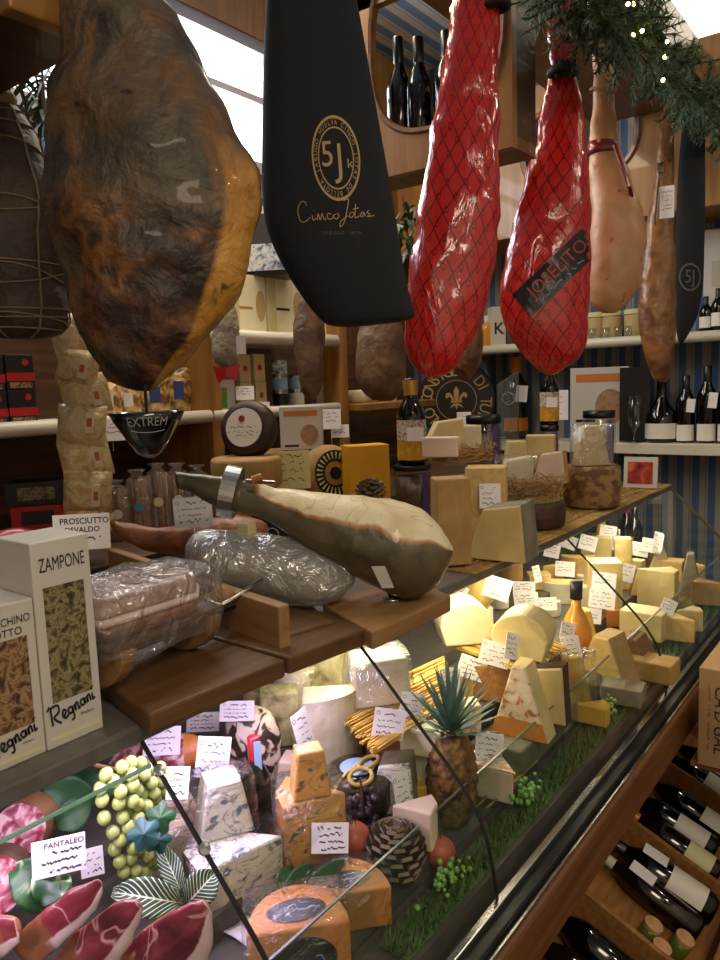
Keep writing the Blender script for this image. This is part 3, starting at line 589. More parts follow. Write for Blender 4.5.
# drip cup that hangs on a pin below the ham
p = at(150, 412, D=1.0)
t = thing('drip_cup', 'black conical drip cup with grey lettering hanging under the large ham', 'drip cup', at(150, 458, D=1.0), heading(150, 430))
u = 1.0/740; cr = [(3, 0), (12, 5), (22, 20), (32, 36), (37, 46), (35, 46), (30, 36), (20, 22), (9, 9)]
MB().lathe([(r*u, z*u) for r, z in cr], 32).build('cup', 'black_gloss', t, smooth=True)
MB().tube([(0, 0, 8*u), (0, 0, 76*u)], .0022, 8).build('pin', 'black', t)
vs, fs = text_mb('EXTREM', 9*u); mb = MB(); R = 37.5*u
mb.add([(R*(.872+.0133*(v[1]/u))*math.sin(v[0]/R), -R*(.872+.0133*(v[1]/u))*math.cos(v[0]/R)-.0008, 37*u+v[1]) for v in vs], fs); mb.build('lettering', M('print_grey', '9a9aa0', rough=.6), t)
mb = MB(); mb.tube([(R*.78*math.sin(a), -R*.78*math.cos(a)-.0006, 30*u-6*u*math.cos(a*1.5)+3*u) for a in [i*.08-.56 for i in range(15)]], .0006, 4); mb.build('underline', 'print_grey', t)
# black cloth bag over a ham, with the gold 5J crest
t, bag, bb, mb = hang('ham_bag', 'large black cloth ham bag with a gold crest', 'ham bag',
    [(268, -60, 346, -60), (266, 0, 357, 0), (264, 50, 366, 50), (263, 100, 375, 100), (262, 150, 384, 150), (262, 190, 391, 190), (265, 222, 397, 225), (273, 246, 402, 258), (284, 268, 407, 284), (296, 288, 411, 300), (308, 305, 414, 309), (318, 317, 415, 315), (328, 325, 413, 318), (345, 327, 405, 321)],
    1.26, 'bag_cloth', 'cloth', k=.42, sub=3, seg=40, e=.85)
cs0 = mb.cs[0]; MB().tube([(cs0.x-bb.x, cs0.y-bb.y, cs0.z-bb.z-.01), (cs0.x-bb.x, .80-bb.y, 2.72-bb.z)], .004, 6).build('cord', 'rubber', t)
g = MB(); ring_mb(g, .93, 1.0, 0, sx=.56); ring_mb(g, .70, .74, 0, sx=.56)
on_surface('crest_ring', g, 'gold_print', bag, bb, 336, 158, 43, rot=.10)
g = MB()
for i, ch in enumerate('JABUGO HUELVA CINCO JOTAS DE BELLOTA '):
    a = PI*1.1-i*2*PI/37; vs, fs = text_mb(ch, .13)
    if not vs: continue
    c, s = math.cos(a-PI/2), math.sin(a-PI/2)
    g.add([((v[0]*c-v[1]*s+.835*math.cos(a))*.56, v[0]*s+v[1]*c+.835*math.sin(a), 0) for v in vs], fs)
on_surface('crest_lettering', g, 'gold_print', bag, bb, 336, 158, 43, rot=.10)
g = MB(); vs, fs = text_mb('5', .62); g.add([(v[0]*.75-.15, v[1]+.08, 0) for v in vs], fs); vs, fs = text_mb('J', .74); g.add([(v[0]*.75+.13, v[1]-.06, 0) for v in vs], fs)
vs, fs = text_mb('k', .22); g.add([(v[0]+.36, v[1]-.16, 0) for v in vs], fs)
on_surface('crest_numeral', g, 'gold_print', bag, bb, 334, 158, 43, rot=.08)
def pen(paths, w):
    mb = MB()
    for P in paths:
        pts = []
        for i in range(len(P)-1):
            p0, p1, p2, p3 = P[max(i-1, 0)], P[i], P[i+1], P[min(i+2, len(P)-1)]
            for j in range(6):
                s = j/6; pts.append(tuple(.5*(2*p1[q]+(p2[q]-p0[q])*s+(2*p0[q]-5*p1[q]+4*p2[q]-p3[q])*s*s+(3*p1[q]-p0[q]-3*p2[q]+p3[q])*s**3) for q in (0, 1)))
        pts.append(P[-1]); vs = []; fs = []
        for i, (x, y) in enumerate(pts):
            a, b = pts[max(i-1, 0)], pts[min(i+1, len(pts)-1)]; dx, dy = b[0]-a[0], b[1]-a[1]; l = math.hypot(dx, dy) or 1
            vs += [(x-dy/l*w, y+dx/l*w, 0), (x+dy/l*w, y-dx/l*w, 0)]
        mb.add(vs, [(2*i, 2*i+2, 2*i+3, 2*i+1) for i in range(len(pts)-1)])
    return mb
script = [[(-29, 9), (-31, 13), (-35, 12), (-38, 4), (-36, -6), (-31, -7), (-26, -3)], [(-24, -1), (-23, -6), (-20, -4)], [(-22, 3), (-21.5, 3.6)], [(-19, -6), (-18, 0), (-16, -6), (-14, 0), (-12, -6), (-10, -5)], [(-5, -1), (-8, 0), (-9, -4), (-6, -6), (-3, -4)], [(0, -1), (-3, -3), (0, -6), (3, -3), (1, 0)],
          [(8, 12), (13, 13), (11, 2), (8, -9), (4, -14), (4, -9), (12, -3)], [(15, 0), (13, -4), (16, -5), (18, -1), (15, 0)], [(20, 8), (19, -5), (23, -4)], [(17, 3), (23, 4)], [(27, 0), (24, -3), (26, -5), (28, -1), (29, -5)], [(33, 1), (31, -1), (34, -3), (31, -5), (35, -5), (38, -4)]]
on_surface('script_lettering', pen(script, .42), 'gold_print', bag, bb, 336, 213, 1.0, rot=.05)
vs, fs = text_mb('JABUGO  1879', 3.4, space=1.3); g = MB(); g.add(vs, fs); on_surface('small_lettering', g, M('print_dim', '6a5a40', rough=.7), bag, bb, 342, 233, 1.0, rot=.0)
# two hams in red printed foil under black netting
t, foil, rb, mb = hang('wrapped_ham', 'ham in red printed foil and black netting, beside the black crest bag', 'wrapped ham',
    [(452, -60, 500, -60), (455, -20, 503, -22), (449, 20, 499, 22), (443, 60, 498, 62), (438, 95, 498, 98), (431, 128, 498, 132), (425, 165, 499, 168), (420, 200, 500, 204), (414, 235, 497, 240), (409, 270, 492, 276), (405, 305, 482, 314), (405, 335, 470, 344), (410, 358, 457, 364), (418, 371, 444, 375), (426, 378, 434, 379)],
    1.57, 'red_foil', 'foil', k=.62, amp=.008, nscale=16, sub=3, seg=56, seed=3)
a = at(478, -30, D=1.57); MB().tube([(a.x-rb.x, a.y-rb.y, a.z-rb.z-.03), (a.x-rb.x, .80-rb.y, 2.72-rb.z)], .005, 6).build('cord', 'rubber', t)
def knot(px, py, D, base, parent, r=.02, n=14, seed=0):
    rr = random.Random(seed); mb = MB(); c = at(px, py, D=D)-base
    for i in range(n):
        d = Vector((rr.uniform(-1, 1), rr.uniform(-1, 1), rr.uniform(-.8, .8))).normalized(); mb.ball(c+d*r*.75, r*rr.uniform(.3, .5), 7, 5)
    mb.tube([c+Vector((r*1.2*math.cos(q*.5), r*1.2*math.sin(q*.5), 0)) for q in range(14)], r*.35, 6)
    return mb.build('knot', 'rubber', parent, smooth=True)
knot(497, 6, 1.55, rb, t, .02, seed=2)
t, foil2, rb2, mb = hang('wrapped_ham', 'ham in red printed foil and black netting with a black diagonal name band', 'wrapped ham',
    [(547, -14, 580, -14), (547, 20, 581, 20), (549, 45, 580, 46), (552, 62, 576, 62), (553, 74, 574, 74), (547, 90, 580, 90), (540, 120, 584, 120), (533, 150, 587, 150), (524, 185, 590, 185), (514, 220, 591, 222), (506, 255, 591, 258), (501, 285, 590, 290), (502, 312, 589, 318), (512, 338, 586, 342), (526, 358, 577, 360), (538, 369, 562, 371), (546, 374, 554, 375)],
    1.98, 'red_foil', 'foil', k=.62, amp=.009, nscale=14, sub=3, seg=56, seed=5)
knot(563, 72, 1.95, rb2, t, .028, seed=4)
a = at(563, -10, D=1.98); MB().tube([(a.x-rb2.x, a.y-rb2.y, a.z-rb2.z-.01), (a.x-rb2.x, a.y-rb2.y, 2.699-rb2.z)], .006, 6).build('cord', 'rubber', t)
# name band
g = MB(); nx = 24
vs = [(-47+94*i/nx, y, 0) for i in range(nx+1) for y in (-14, -7, 0, 7, 14)]
g.add(vs, [(i*5+k, (i+1)*5+k, (i+1)*5+k+1, i*5+k+1) for i in range(nx) for k in range(4)])
BR = math.atan2(55, 58)
on_surface('name_band', g, M('band_black', '0d0f16', rough=.3), foil2, rb2, 557, 272, 1.03, rot=BR, lift=.004)
vs, fs = text_mb('JOSELITO', 13, width=74); g = MB(); g.add([(v[0]+3, v[1]+2, 0) for v in vs], fs)
on_surface('name_lettering', g, M('band_red', 'a8402c', rough=.5), foil2, rb2, 557, 272, 1.03, rot=BR, lift=.006)
g = MB(); scribble(g, -34, 38, -9, 3.4, 3, Matrix.Identity(4), .35)
on_surface('small_lettering', g, M('band_grey', '8a8a90', rough=.6), foil2, rb2, 557, 272, 1.03, rot=BR, lift=.006)
# pale ham with a red strap
t, o, b0, mb = hang('pale_ham', 'pale salted ham with a dark red strap, right of the red foil hams', 'ham',
    LR((40, 592, 616), (52, 593, 617), (62, 593, 616), (80, 594, 614), (95, 593, 614), (115, 592, 614), (132, 591, 616), (150, 590, 620), (165, 590, 625), (185, 590, 632), (205, 590, 640), (225, 590, 644), (245, 590, 645), (265, 590, 643), (285, 591, 638), (300, 593, 630), (309, 598, 622), (313, 604, 616)), 2.28, 'ham_pink', 'meat', k=.75, amp=.008, nscale=14, sub=3, seg=36, seed=6)
def band(rows, D, parent, base, mat, name, kk=.75, grow=1.12, seg=28):
    mb = body(rows, D, k=kk, seg=seg, sub=2, caps=False); cs = mb.cs
    w = seg+1; mb.v = [tuple(Vector(cs[i//w])+(Vector(v)-Vector(cs[i//w]))*grow) for i, v in enumerate(mb.v)]; mb.uv = None
    return mb_r(mb, base).build(name, mat, parent, smooth=True, solid=.003)
mb_r = recentre
M('strap_red', '6e1a1c', rough=.3, coat=.3)
band([(591, 142, 615, 142), (590, 155, 618, 153)], 2.28, t, b0, 'strap_red', 'strap')
P = lambda x, y, D=2.28: at(x, y, D=D)-b0
MB().tube([P(615, 146, 2.22), P(622, 165, 2.2), P(629, 186, 2.2), P(633, 200, 2.24)], .006, 6).build('strap_tail', 'strap_red', t)
MB().tube([P(603+13*math.sin(q), 89+2.2*math.sin(q*2)+q*.15, 2.28-.04*math.cos(q)) for q in [k*.4 for k in range(33)]], .003, 5).build('string', 'raffia', t)
a = at(604, 44, D=2.28); MB().tube([a-b0, Vector((a.x, a.y, 2.699))-b0], .006, 6).build('cord', 'rubber', t)
# slim amber ham with tag and its black strap
t, o, b0, mb = hang('slim_ham', 'slim amber ham with a white hang tag, beside the narrow black crest bag', 'ham',
    [(665, 100, 672, 100), (661, 118, 675, 118), (659, 140, 674, 140), (656, 165, 674, 166), (653, 190, 673, 192), (649, 215, 673, 216), (644, 240, 674, 240), (641, 265, 675, 266), (639, 290, 675, 292), (639, 320, 675, 320), (642, 345, 674, 348), (648, 366, 671, 370), (654, 380, 666, 382)], 2.72, 'ham_amber', 'meat', k=.8, amp=.006, nscale=16, sub=3, seg=32, seed=8)
a = at(668, 100, D=2.72); MB().tube([a-b0, Vector((a.x, a.y, 2.699))-b0], .012, 6).build('strap', 'rubber', t)
q = at(667, 202, D=2.62)-b0; R0 = Matrix.Translation(q) @ Matrix.Rotation(heading(667, 202), 4, 'Z')
MB().box((0, 0, 0), (.048, .002, .11), R0).build('hang_tag', 'paper', t); sc = MB(); [scribble(sc, -.018, .018, .035-.015*i, .007, i, R0 @ Matrix.Translation((0, -.002, 0)) @ FRONT) for i in range(5)]; sc.build('writing', 'ink', t)
MB().lathe([(0, -.012), (.02, -.008), (.02, .008), (0, .012)], 14, Matrix.Translation(at(661, 168, D=2.62)-b0) @ Matrix.Rotation(PI/2, 4, 'X')).build('strap_buckle', 'steel', t)
MB().tube([at(661, 168, D=2.64)-b0, at(658, 190, D=2.62)-b0, at(655, 225, D=2.62)-b0], .005, 6).build('plastic_tie', 'steel', t)
t, nb, bb, mb = hang('ham_bag', 'narrow black cloth ham bag with a grey crest, last of the hanging row', 'ham bag',
    LR((90, 685, 704), (110, 684, 705), (150, 680, 705), (200, 677, 705), (250, 675, 704), (280, 674, 703), (305, 675, 700), (322, 676, 695), (335, 677, 688), (343, 679, 683)), 2.86, 'bag_cloth', 'cloth', k=.5, sub=2, seg=28)
a = at(694, 92, D=2.86); MB().tube([a-bb, Vector((a.x, a.y, 2.699))-bb], .006, 6).build('cord', 'rubber', t)
g = MB(); ring_mb(g, .86, 1.0, 0, sx=.8); vs, fs = text_mb('5J', 1.0); g.add([(v[0]*.75, v[1], 0) for v in vs], fs)
on_surface('crest', g, M('crest_grey', '55565a', rough=.6), nb, bb, 690, 277, 14)
# netted salame far left
t, o, b0, mb = hang('netted_salame', 'dark string-netted salame hanging at the left edge behind the large ham', 'salame',
    LR((98, -2, 10), (108, -9, 16), (120, -16, 24), (138, -24, 36), (160, -30, 46), (190, -32, 55), (220, -33, 59), (250, -33, 61), (280, -32, 62), (305, -29, 62), (322, -24, 59), (333, -14, 52), (338, 0, 40)), 1.30, 'netted', 'meat', k=.85, amp=.012, nscale=12, sub=2, seg=36, seed=9)
st = MB(); r9 = random.Random(9); w = mb.seg+1
def ringpts(fr, off=1.02, tilt=0):
    pts = []
    for s in range(mb.seg+1):
        f = max(0, min(mb.rings-1.001, fr+tilt*math.sin(2*PI*s/mb.seg))); i = int(f); q = f-i
        p = Vector(mb.v[i*w+s])*(1-q)+Vector(mb.v[(i+1)*w+s])*q; c = Vector(mb.cs[i])*(1-q)+Vector(mb.cs[i+1])*q-b0
        pts.append(c+(p-c)*off)
    return pts
for f in (3, 5, 7.5, 11, 12, 15, 15.6, 16.2, 18.5, 19.4, 20.2, 21.5): st.tube(ringpts(f, 1.02, r9.uniform(-1.2, 1.2)), .0016, 4)
for s in (8, 14, 20, 26): st.tube([Vector(mb.v[i*w+s])*1.0+(Vector(mb.v[i*w+s])-(Vector(mb.cs[i])-b0))*.03 for i in range(mb.rings)], .0018, 4)
st.build('string_net', M('string', '7a6a4e', rough=.8), t)
a = at(5, 100, D=1.30); MB().tube([a-b0, a-b0+Vector((0, 0, .5)), ], .004, 6).build('cord', 'string', t)
MB().ball(a-b0+Vector((0, 0, .0)), (.02, .02, .018), 10, 8).build('knot', 'string', t)
# smaller salami and hams hung before the back shelves
def small_hang(name, label, cat, rows, D, mat, seed, top=1.9, **kw):
    t, o, b0, mb = hang(name, label, cat, rows, D, mat, 'meat', k=.8, amp=.006, nscale=18, sub=2, seg=28, seed=seed, **kw)
    a = Vector(mb.cs[0]); MB().tube([a-b0, a-b0+Vector((0, 0, top-a.z))], .003, 5).build('cord', 'string', t); return t, b0
t, b0 = small_hang('white_salame', 'short whitish mouldy salame with a red ribbon hanging right of the large ham', 'salame', LR((300, 222, 232), (312, 217, 237), (330, 213, 239), (350, 212, 240), (363, 216, 238), (370, 222, 232)), 2.35, 'salame_grey', 11)
q = at(226, 372, D=2.33)-b0; rbn = MB(); R0 = Matrix.Translation(q) @ Matrix.Rotation(heading(226, 372), 4, 'Z')
rbn.add([(-.04, 0, .02), (0, -.02, .012), (.045, 0, .022), (.03, -.01, -.03), (.0, -.022, -.015), (-.025, -.01, -.035)], [(0, 1, 4, 5), (1, 2, 3, 4)], R0); rbn.build('ribbon', 'card_red', t, solid=.002)
R0 = Matrix.Translation(at(241, 345, D=2.25)-b0) @ Matrix.Rotation(heading(241, 345)+.4, 4, 'Z'); MB().box((0, 0, 0), (.03, .001, .055), R0).build('hang_tag', 'paper', t)
small_hang('brown_salame', 'long smooth brown cured loin hanging before the cream boxes', 'cured loin', [(300, 290, 318, 296), (297, 305, 323, 308), (294, 325, 325, 326), (293, 345, 325, 344), (296, 365, 324, 364), (299, 382, 322, 383), (303, 394, 318, 395), (308, 399, 313, 400)], 2.4, 'salame_brown', 12)
small_hang('smoked_ham', 'broad greyish smoked ham hanging over the short wooden shelf', 'ham', LR((300, 368, 392), (318, 362, 400), (335, 358, 404), (355, 356, 406), (375, 356, 406), (388, 360, 403), (397, 368, 398), (401, 378, 390)), 2.55, 'salame_brown', 13)
small_hang('dry_ham', 'amber brown ham hanging between the two red foil hams', 'ham', LR((300, 455, 480), (325, 450, 482), (345, 448, 483), (362, 450, 481), (374, 456, 474), (380, 462, 468)), 2.9, 'ham_amber', 14)
# dark bottles inside the overhead cabinet
def bottle(name, label, cat, loc, h, r, mat, caps, label_m=None, prof=None, rz=0, group=None, neck=.3, tilt=(0, 0), lab=(.15, .42), capl=.28, lw=2.2, seg=20):
    t = thing(name, label, cat, loc, rz, group, tilt)
    nr = r*.37
    pr = [(0, .004), (r*.8, 0), (r, .012*h/.3), (r, h*(1-neck)*.86), (r*.9, h*(1-neck)*.95), (r*.55, h*(1-neck*.82)), (nr, h*(1-neck*.62)), (nr, h*.985), (nr*.9, h), (0, h)]
    if prof: pr = [(a*r, z*h) for a, z in prof]
    MB().lathe(pr, seg).build('glass', mat, t, smooth=True)
    if caps: MB().lathe([(nr*1.05, h*(1-capl)), (nr*1.09, h*(1-capl)+.001), (nr*1.09, h*.995), (nr*.9, h*1.004), (0, h*1.004)], seg).build('capsule', caps, t, smooth=True)
    if label_m:
        a0 = -PI/2-lw/2; MB().lathe([(r*1.012, h*lab[0]), (r*1.012, h*lab[1])], 14, a0=a0, a1=a0+lw, cap=False).build('label', label_m, t, smooth=True)
    return t
for i, (y, z, lab) in enumerate(((1.225, .36, 'first dark bottle from the left inside the overhead oval opening'), (1.16, .34, 'second dark bottle from the left inside the overhead oval opening'), (1.07, .33, 'third dark bottle from the left inside the overhead oval opening'))):
    bottle('wine_bottle', lab, 'bottle', (1.835, y, 2.201), z, .038 if i else .036, 'bottle_dark', 'capsule_black', 'gold' if i > 1 else None, group='bottles in the overhead cabinet', rz=-PI/2, lab=(.05, .3))
# fir garland along the canopy
ga = thing('fir_garland', 'green fir garland with warm fairy lights along the canopy edge', 'garland', (2.6, .72, 2.6))
path = [at(x, y, Y=.66)-Vector((2.6, .72, 2.6)) for x, y, D in ((565, -30, 1.9), (580, -10, 1.92), (600, 12, 1.98), (630, 36, 2.06), (660, 62, 2.18), (690, 90, 2.32), (715, 114, 2.46), (745, 145, 2.65))]
r5 = random.Random(5); nd = MB(); tw = MB(); tw.tube(path, .006, 6)
def along(t):
    f = t*(len(path)-1); i = min(int(f), len(path)-2); return path[i].lerp(path[i+1], f-i), (path[i+1]-path[i]).normalized()
for i in range(300):
    p, d = along(r5.random()); out = Vector((r5.uniform(-1, 1), r5.uniform(-1, 1), r5.uniform(-1, 1))); out = (out-d*out.dot(d)).normalized()*.8+d*r5.choice((-.7, .7))+Vector((0, 0, -.15))
    L = r5.uniform(.08, .15); p = p+out.normalized()*r5.uniform(0, .03); tip = p+out.normalized()*L; tw.tube([p, tip], .0018, 4, cap=False)
    for k in range(44):
        f = .1+.9*k/44; q = p.lerp(tip, f); nv = Vector((r5.uniform(-1, 1), r5.uniform(-1, 1), r5.uniform(-1, 1))).normalized()*.8+out.normalized()*.55
        e = q+nv.normalized()*r5.uniform(.022, .038); sd = nv.orthogonal().normalized()*.0032
        nd.add([q-sd, q+sd, e], [(0, 1, 2)])
nd.build('needles', 'fir', ga); tw.build('branches', M('twig', '3a2c1a', rough=.8), ga)
for x, y, D in ((588, 2, 1.7), (628, 4, 1.8), (634, 4, 1.8), (642, 31, 1.85), (633, 35, 1.8), (665, 57, 1.95), (663, 80, 1.95), (667, 42, 2.0)):
    MB().ball(at(x, y, D=D)-ga.location, .005, 8, 6).build('fairy_light', 'bulb_glow', ga)
# trailing foliage behind the large ham
fo = thing('trailing_plant', 'trailing artificial plant with narrow green leaves behind the netted salame', 'plant', at(45, 95, D=1.75))
lv = MB(); r6 = random.Random(6)
def blade(mb, p, d, L, w, droop=.3, up=Vector((0, 0, 1))):
    d = d.normalized(); sd = d.cross(up); sd = sd.normalized() if sd.length > .05 else Vector((1, 0, 0)); vs = []
    for k in range(6):
        f = k/5; q = p+d*L*f-Vector((0, 0, droop*L*f*f)); ww = w*math.sin(PI*min(1, .12+f*.88))
        vs += [q-sd*ww, q+sd*ww]
    mb.add(vs, [(2*k, 2*k+1, 2*k+3, 2*k+2) for k in range(5)])
stm = MB()
for (x0, y0, x1, y1) in ((-10, 92, 58, 62), (40, 80, 44, 120), (-10, 60, 60, 90), (60, 75, 130, 70), (70, 80, 66, 150), (56, 70, 72, 130)):
    a, b = at(x0, y0, D=1.75)-fo.location, at(x1, y1, D=1.7)-fo.location; stm.tube([a, a.lerp(b, .5)+Vector((0, 0, .02)), b], .003, 5)
    for k in range(13):
        p = a.lerp(b, k/12); blade(lv, p, Vector((r6.uniform(-1, 1), r6.uniform(-1, 1), r6.uniform(-.9, .1))), r6.uniform(.07, .15), r6.uniform(.004, .008), .4)
lv.build('leaves', 'dark_leaf', fo); stm.build('stems', 'stem_brown', fo)
f2 = thing('trailing_plant', 'leafy sprig hanging under the overhead cabinet beside the black crest bag', 'plant', at(408, 215, D=2.3))
lv = MB()
for k in range(60): blade(lv, Vector((r6.uniform(-.06, .06), r6.uniform(-.05, .05), r6.uniform(-.09, .03))), Vector((r6.uniform(-1, 1), r6.uniform(-1, 1), r6.uniform(-1, .3))), r6.uniform(.03, .06), .008, .4)
lv.build('leaves', 'dark_leaf', f2); MB().tube([(0, 0, -.08), (0, .02, .06)], .003, 5).build('stems', 'stem_brown', f2)
# ------------------------------------------------------------------ things on the ledge and the back shelves
def scale_at(p): return depth(p)/F
def cbox(name, label, cat, x0, x1, y0, y1, mat, dep, yaw=0, Z=None, Y=None, X=None, D=None, group=None, bevel=.0015, part='carton', rz=None, free=False):
    c = at((x0+x1)/2, y1, X=X, Y=Y, Z=Z, D=D); s = scale_at(c)
    w, h = (x1-x0)*s, (y1-y0)*s
    r = (heading((x0+x1)/2, y1)+yaw) if rz is None else rz
    wv = w
    t = thing(name, label, cat, c, r, group)
    MB().box((0, dep/2, h/2), (wv, dep, h)).build(part, mat, t, bevel=bevel)
    t['_w'] = wv; t['_h'] = h; return t
def dims(t): w, h = t['_w'], t['_h']; del t['_w'], t['_h']; return w, h
def panel(name, mat, t, x0, x1, z0, z1, y=-.0006):
    return MB().add([(x0, y, z0), (x1, y, z0), (x1, y, z1), (x0, y, z1)], [(0, 1, 2, 3)]).build(name, mat, t)
def cardt(label, px, py, w, h, seed=0, D=None, Y=None, Z=None, X=None, yaw=0, lean=-.18, roll=0, group='handwritten price cards', lines=4, mat='paper', head=True, words=None, name='price_card', hold=.02, stand=None):
    """upright card: (px,py) is its centre, w,h its size in pixels"""
    c = at(px, py, D=D, Y=Y, Z=Z, X=X); c.x = min(c.x, 3.04) if group and 'over the yellow' in group else c.x; s = scale_at(c); w *= s; h *= s
    if stand: hold = max(.005, (c.z-stand-h*.5*math.cos(lean))/math.cos(lean)-.001)
    t = thing(name, label, 'card', c, heading(px, py)+yaw, group, (lean, roll))
    MB().box((0, 0, 0), (w, .0012, h)).build('paper', mat, t)
    mb = MB(); T = Matrix.Translation((0, -.0011, 0)) @ FRONT
    if words:
        for k, (txt, fx, fz, fh) in enumerate(words):
            if not txt: scribble(mb, -w*.34+fx*w, w*.34+fx*w, fz*h, fh*h, seed*5+k, T, .0008); continue
            vs, fs = text_mb(txt, fh*h, bold=.02); tw_ = max(v[0] for v in vs)-min(v[0] for v in vs); kx = min(1, w*.86/tw_); vs = [(v[0]*kx, v[1], 0) for v in vs]; mb.add([(v[0]+fx*w, v[1]+fz*h, 0) for v in vs], fs, T)
    else:
        for i in range(lines): 
            z = h*(.30-.2*i) if lines > 2 else h*(.2-.3*i); scribble(mb, -w*(.38 if i else .2), w*(.36 if i != lines-1 else .4)*(1 if i % 2 else .8), z, h*(.13 if i in (0, lines-1) else .07), seed*7+i, T, .0007 if i in (0, lines-1) else .0005)
        if head: ring_mb(mb, h*.05, h*.065, 0, T @ Matrix.Translation((-w*.38, h*.34, 0)), 10)
    mb.build('writing', 'ink', t)
    if hold: MB().tube([(0, .0012, -h*.45), (0, .002, -h*.5-hold)], .001, 4).build('wire_holder', 'steel', t)
    return t
# sausage cartons
def sausage_box(label, x0, x1, yb, Yb, h, word, word2, prt, dep=.085):
    a, b = at(x0, yb[0], Z=LZ), at(x1, yb[1], Z=LZ)
    w = b.x-a.x; t = thing('sausage_carton', label, 'carton', ((a.x+b.x)/2, Yb or (a.y+b.y)/2, LZ))
    MB().box((0, dep/2, h/2), (w, dep, h)).build('carton', 'card_white', t, bevel=.002)
    f = -.0012
    MB().box((0, -.0003, h*.50), (w*.70, .0006, h*.56)).build('picture', prt, t)
    if word2: text_on('title', word, h*.052, 'ink', t, (0, f, h*.89), width=w*.84); text_on('title', word2, h*.05, 'ink', t, (0, f, h*.82), width=w*.55)
    else: text_on('title', word, h*.068, 'ink', t, (0, f, h*.885), width=w*.78)
    # flowing brand script
    L = [[(-30, -6), (-27, 8), (-25, 10), (-18, 9), (-19, 3), (-26, 0), (-20, -8)], [(-31, 9), (-27, 12)], [(-15, -4), (-11, 0), (-14, 2), (-16, -3), (-13, -6), (-9, -4)], [(-4, 1), (-8, 0), (-8, -4), (-4, -4), (-3, 1), (-4, -10), (-8, -11)], [(0, 1), (0, -5), (1, 0), (4, 1), (4, -5), (6, -4)], [(12, 1), (8, 0), (8, -4), (12, -4), (13, 1), (13, -5)], [(16, 1), (16, -5), (17, 0), (20, 1), (20, -5)], [(24, 1), (23, -5), (26, -4)], [(24, 4), (27, 7)]]
    mb = pen(L, 1.15); T = Matrix.Translation((0, f, h*.175)) @ FRONT @ Matrix.Rotation(.24, 4, 'Z') @ Matrix.Scale(w*.0142, 4)
    m2 = MB(); m2.add([(v[0], v[1]*1.3, 0) for v in mb.v], mb.f, T); m2.build('brand_script', 'ink', t)
    text_on('small_print', 'Modena', h*.016, 'ink', t, (w*.22, f, h*.12)); panel('tint_strip', M('strip_cream', 'd9d3a8', rough=.6), t, -w*.45, w*.45, h*.035, h*.06)
    return t
sausage_box('tall white carton lettered ZAMPONE with an olive picture panel', 49, 103, (752, 727), None, .262, 'ZAMPONE', None, 'olive_print')
sausage_box('shorter white carton lettered COTECHINO COTTO with a brown picture panel', -16, 47, (779, 752), None, .197, 'COTECHINO', 'COTTO', 'brown_print')
# red glossy sweets bag at the far left
t = thing('sweet_bag', 'shiny red bag lying at the left edge behind the white cartons', 'bag', (.765, 1.52, 1.2205))
MB().ball((0, 0, .055), (.075, .05, .055), 14, 9).build('bag', 'card_red', t, smooth=True)
MB().tube([(.07, 0, .06), (.10, -.01, .07)], .012, 6).build('knot', 'card_red', t)
# carving boards
def board(label, pts, ztop, th, mat):
    P = [at(x, y, Z=ztop) for x, y in pts]; c = sum(P, Vector())/len(P); t = thing('cutting_board', label, 'board', (c.x, c.y, ztop-th))
    poly = [(p.x-c.x, p.y-c.y) for p in P]; MB().prism(poly, 0, th).build('board', mat, t, bevel=.004); return t
BT = LZ+.030
board('dark wooden board with sharp corner under the wrapped bacon stand', [(149, 714), (285, 659), (170, 626), (70, 655)], BT, .029, 'wood_board')
board('long brown wooden board under the cling-wrapped ham stand', [(289, 657), (368, 628), (298, 602), (190, 630)], BT, .029, 'wood_board')
board('pale wooden base board of the ham stand with the sliced ham', [(372, 632), (451, 595), (405, 576), (322, 604)], BT+.004, .033, 'wood_light')
# stand with the wrapped cured bacon
c1 = at(165, 672, Z=BT); s1 = scale_at(c1)
t = thing('meat_stand', 'low wooden stand with rounded ends under the wrapped cured bacon', 'stand', (c1.x, c1.y+.03, BT), .10)
half = [(-.075, .064), (.075, .064)]+[(.075*math.cos(a), .064+.064*math.sin(a)*1.0) for a in [-PI*k/12 for k in range(1, 12)]]
for x in (-.085, .085):
    MB().prism(half, -.012, .012, Matrix.Translation((x, .02, 0)) @ Matrix.Rotation(PI/2, 4, 'Z') @ Matrix.Rotation(PI/2, 4, 'X')).build('rounded_end', 'wood_light', t, bevel=.003)
MB().box((0, .02, .05), (.16, .05, .03)).build('cross_rail', 'wood_board', t, bevel=.003)
MB().box((-.0, .02, .0695), (.22, .14, .009)).build('top_board', 'wood_board', t, bevel=.002)
co = MB(); co.tube([(.115+.0012*k, .02+.016*math.cos(k*.9), .055+.016*math.sin(k*.9)) for k in range(48)], .0022, 5)
co.build('coil', 'gold', t); MB().ball((.185, .02, .055), .024, 14, 9).build('knob', 'wood_light', t, smooth=True)
b1 = Vector((c1.x, c1.y+.03, BT+.075))
t = thing('cured_bacon', 'slab of cured bacon with a white fat stripe wrapped in cling film', 'cured meat', b1, .10)
sl = [(-.115, -.06), (.05, -.075), (.098, -.03), (.10, .03), (.05, .07), (-.115, .065)]
def lay(z0, z1, k0, k1, mat, name, parent):
    vs = [(x*k0, y*k0+.02, z0) for x, y in sl]+[(x*k1, y*k1+.02, z1) for x, y in sl]; n = len(sl)
    m = MB(); m.add(vs, [(i, (i+1) % n, n+(i+1) % n, n+i) for i in range(n)]+[tuple(range(n-1, -1, -1)), tuple(range(n, 2*n))]); return m.build(name, mat, parent, bevel=.008, bseg=3, smooth=True)
